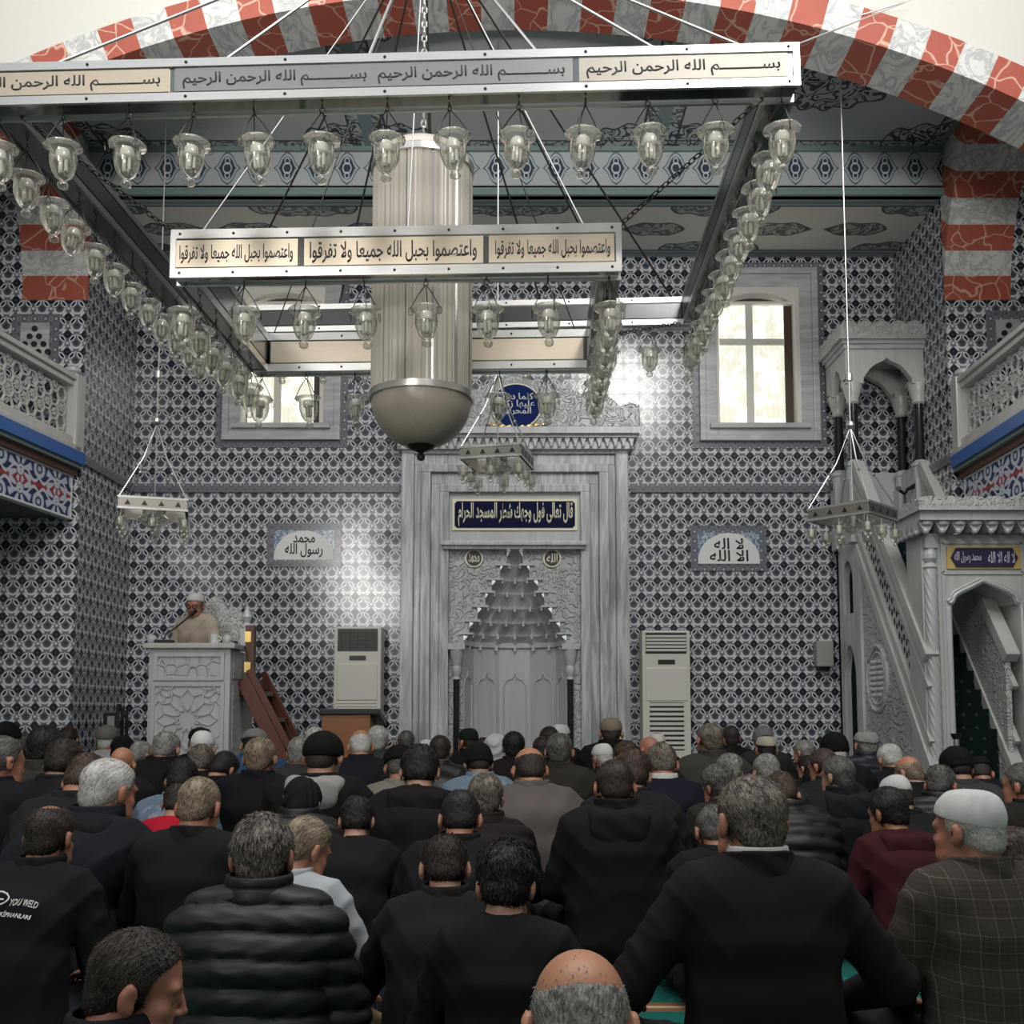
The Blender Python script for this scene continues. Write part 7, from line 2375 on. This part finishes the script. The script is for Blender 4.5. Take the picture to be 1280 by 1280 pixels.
for q in pts:
    q[2] = min(q[2], 9.9 if q[0] < 165 else 8.75 if (q[0] < 345 or q[0] > 1040) else 9.3 if q[0] < 480 else 10.6)
people = []
for sp, q in zip(specs, pts):
    k = dict(sp[1]); k['Y'] = q[2]
    people.append(person(*sp[0], **k))
# lettering and badges on the backs
def on_back(o, kind):
    g = [c for c in o.children if c.name.split('.')[0] in ('jacket', 'sweater', 'suit_jacket')][0]
    return g, g.data
def decal(o, body_txt, cx, cz, w, h, mat, arabic=False, curve=0.0, name='lettering', shear=0.0):
    """lay flat lettering over the back of a jacket"""
    g, me = on_back(o, None)
    co = np.array([v.co for v in me.vertices])
    tm = text_mesh(name, body_txt, w, h, thick=0.0, bold=0.02, arabic=arabic, shear=shear)
    for v in tm.vertices:
        x, z = v.co.x + cx, v.co.z + cz - curve * (v.co.x / max(w, 1e-3)) ** 2 - curve * 0.6 * v.co.x / max(w, 1e-3)
        near = co[(np.abs(co[:, 0] - x) < 0.018) & (np.abs(co[:, 2] - z) < 0.018)]
        y = near[:, 1].min() if len(near) else -0.12
        v.co = (x, y - 0.004, z)
    return link(name, tm, mat, g)
"""lettering of the welding firm on the left man's jacket"""
o = people[6]
decal(o, 'YOU WELD', 0.075, 0.535, 0.092, 0.021, 'letter_white', curve=0.02, shear=0.25)
decal(o, 'IM EKİPMANLARI', 0.040, 0.500, 0.135, 0.019, 'letter_white', curve=0.02, shear=0.25)
g, me = on_back(o, None)
co = np.array([v.co for v in me.vertices])
b = MB()
def back_y(co, x, z):
    near = co[(np.abs(co[:, 0] - x) < 0.02) & (np.abs(co[:, 2] - z) < 0.02)]
    return (near[:, 1].min() if len(near) else -0.12) - 0.003
pts = [(-0.020 + 0.040 * math.cos(2 * PI * i / 24), 0.548 + 0.020 * math.sin(2 * PI * i / 24)) for i in range(25)]
b.tube([(x, back_y(co, x, z), z) for x, z in pts], 0.003, 5)
b.tube([(-0.045 + 0.05 * i / 6, back_y(co, -0.045 + 0.05 * i / 6, 0.546), 0.546) for i in range(7)], 0.003, 4)
b.obj('oval_logo', 'letter_white', g)
# white stripe and round emblem on the charcoal jacket
o = people[21]
g, me = on_back(o, None)
co = np.array([v.co for v in me.vertices])
def top_z(x, y):
    near = co[(np.abs(co[:, 0] - x) < 0.02) & (np.abs(co[:, 1] - y) < 0.02)]
    return near[:, 2].max() if len(near) else 0.5
b = MB()
row = [(0.085 + 0.12 * i / 8, -0.02 - 0.01 * i / 8) for i in range(9)]
b.tube([(x, y - 0.012, top_z(x, y) - 0.004) for x, y in row], 0.009, 5)
b.obj('shoulder_stripe', 'letter_white', g)
b = MB()
for rr, ww in ((0.036, 0.006), (0.018, 0.006)):
    pts = [(0.10 + rr * math.cos(2 * PI * i / 18), 0.545 + rr * math.sin(2 * PI * i / 18)) for i in range(19)]
    b.tube([(x, back_y(co, x, z), z) for x, z in pts], ww, 5)
b.obj('round_emblem', 'letter_white', g)

# ---- the preacher behind the marble desk
imam = person(246, 741, 22, 'preacher in white cap, glasses and cream robe speaking from the marble desk', ('tall', 'lap', 12, 18, 0), 'short', 'greydark', 'skullcap', (0.74, 0.73, 0.71), garment='robe', gcol=(0.56, 0.47, 0.38), skin='ruddy', Y=10.14, rz=R(158), base=1.36, smax_=1.2, trousers=(0.5, 0.45, 0.38))
p = pose(('tall', 'lap', 12, 18, 0))
Hm = Matrix.LocRotScale(Vector(p.hc), p.Rm.to_quaternion(), Vector((HS, HS, HS)))
b = MB()
for s_ in (-1, 1):
    b.tube([(s_ * 0.033 + 0.024 * math.cos(2 * PI * i / 14), 0.103, 0.003 + 0.019 * math.sin(2 * PI * i / 14)) for i in range(15)], 0.004, 5)
    b.tube([(s_ * 0.057, 0.102, 0.008), (s_ * 0.082, 0.06, 0.008), (s_ * 0.086, -0.01, 0.01)], 0.003, 5)
b.tube([(-0.01, 0.105, 0.005), (0.01, 0.105, 0.005)], 0.003, 5)
o = b.obj('glasses', 'black_plastic', imam); o.matrix_local = Hm
def stubble(q):
    return cap(q, (-0.026, 0.096, -0.053), (0.026, 0.096, -0.053), 0.007, 0.007)
o = child('moustache', to_mesh('moustache', *surfnet(stubble, (-0.1, 0.0, -0.15), (0.1, 0.13, 0.0), 0.005)), HAIR['greydark'], imam); o.matrix_local = Hm
for o in [*people, imam]:
    if 'Y' in o: del o['Y']
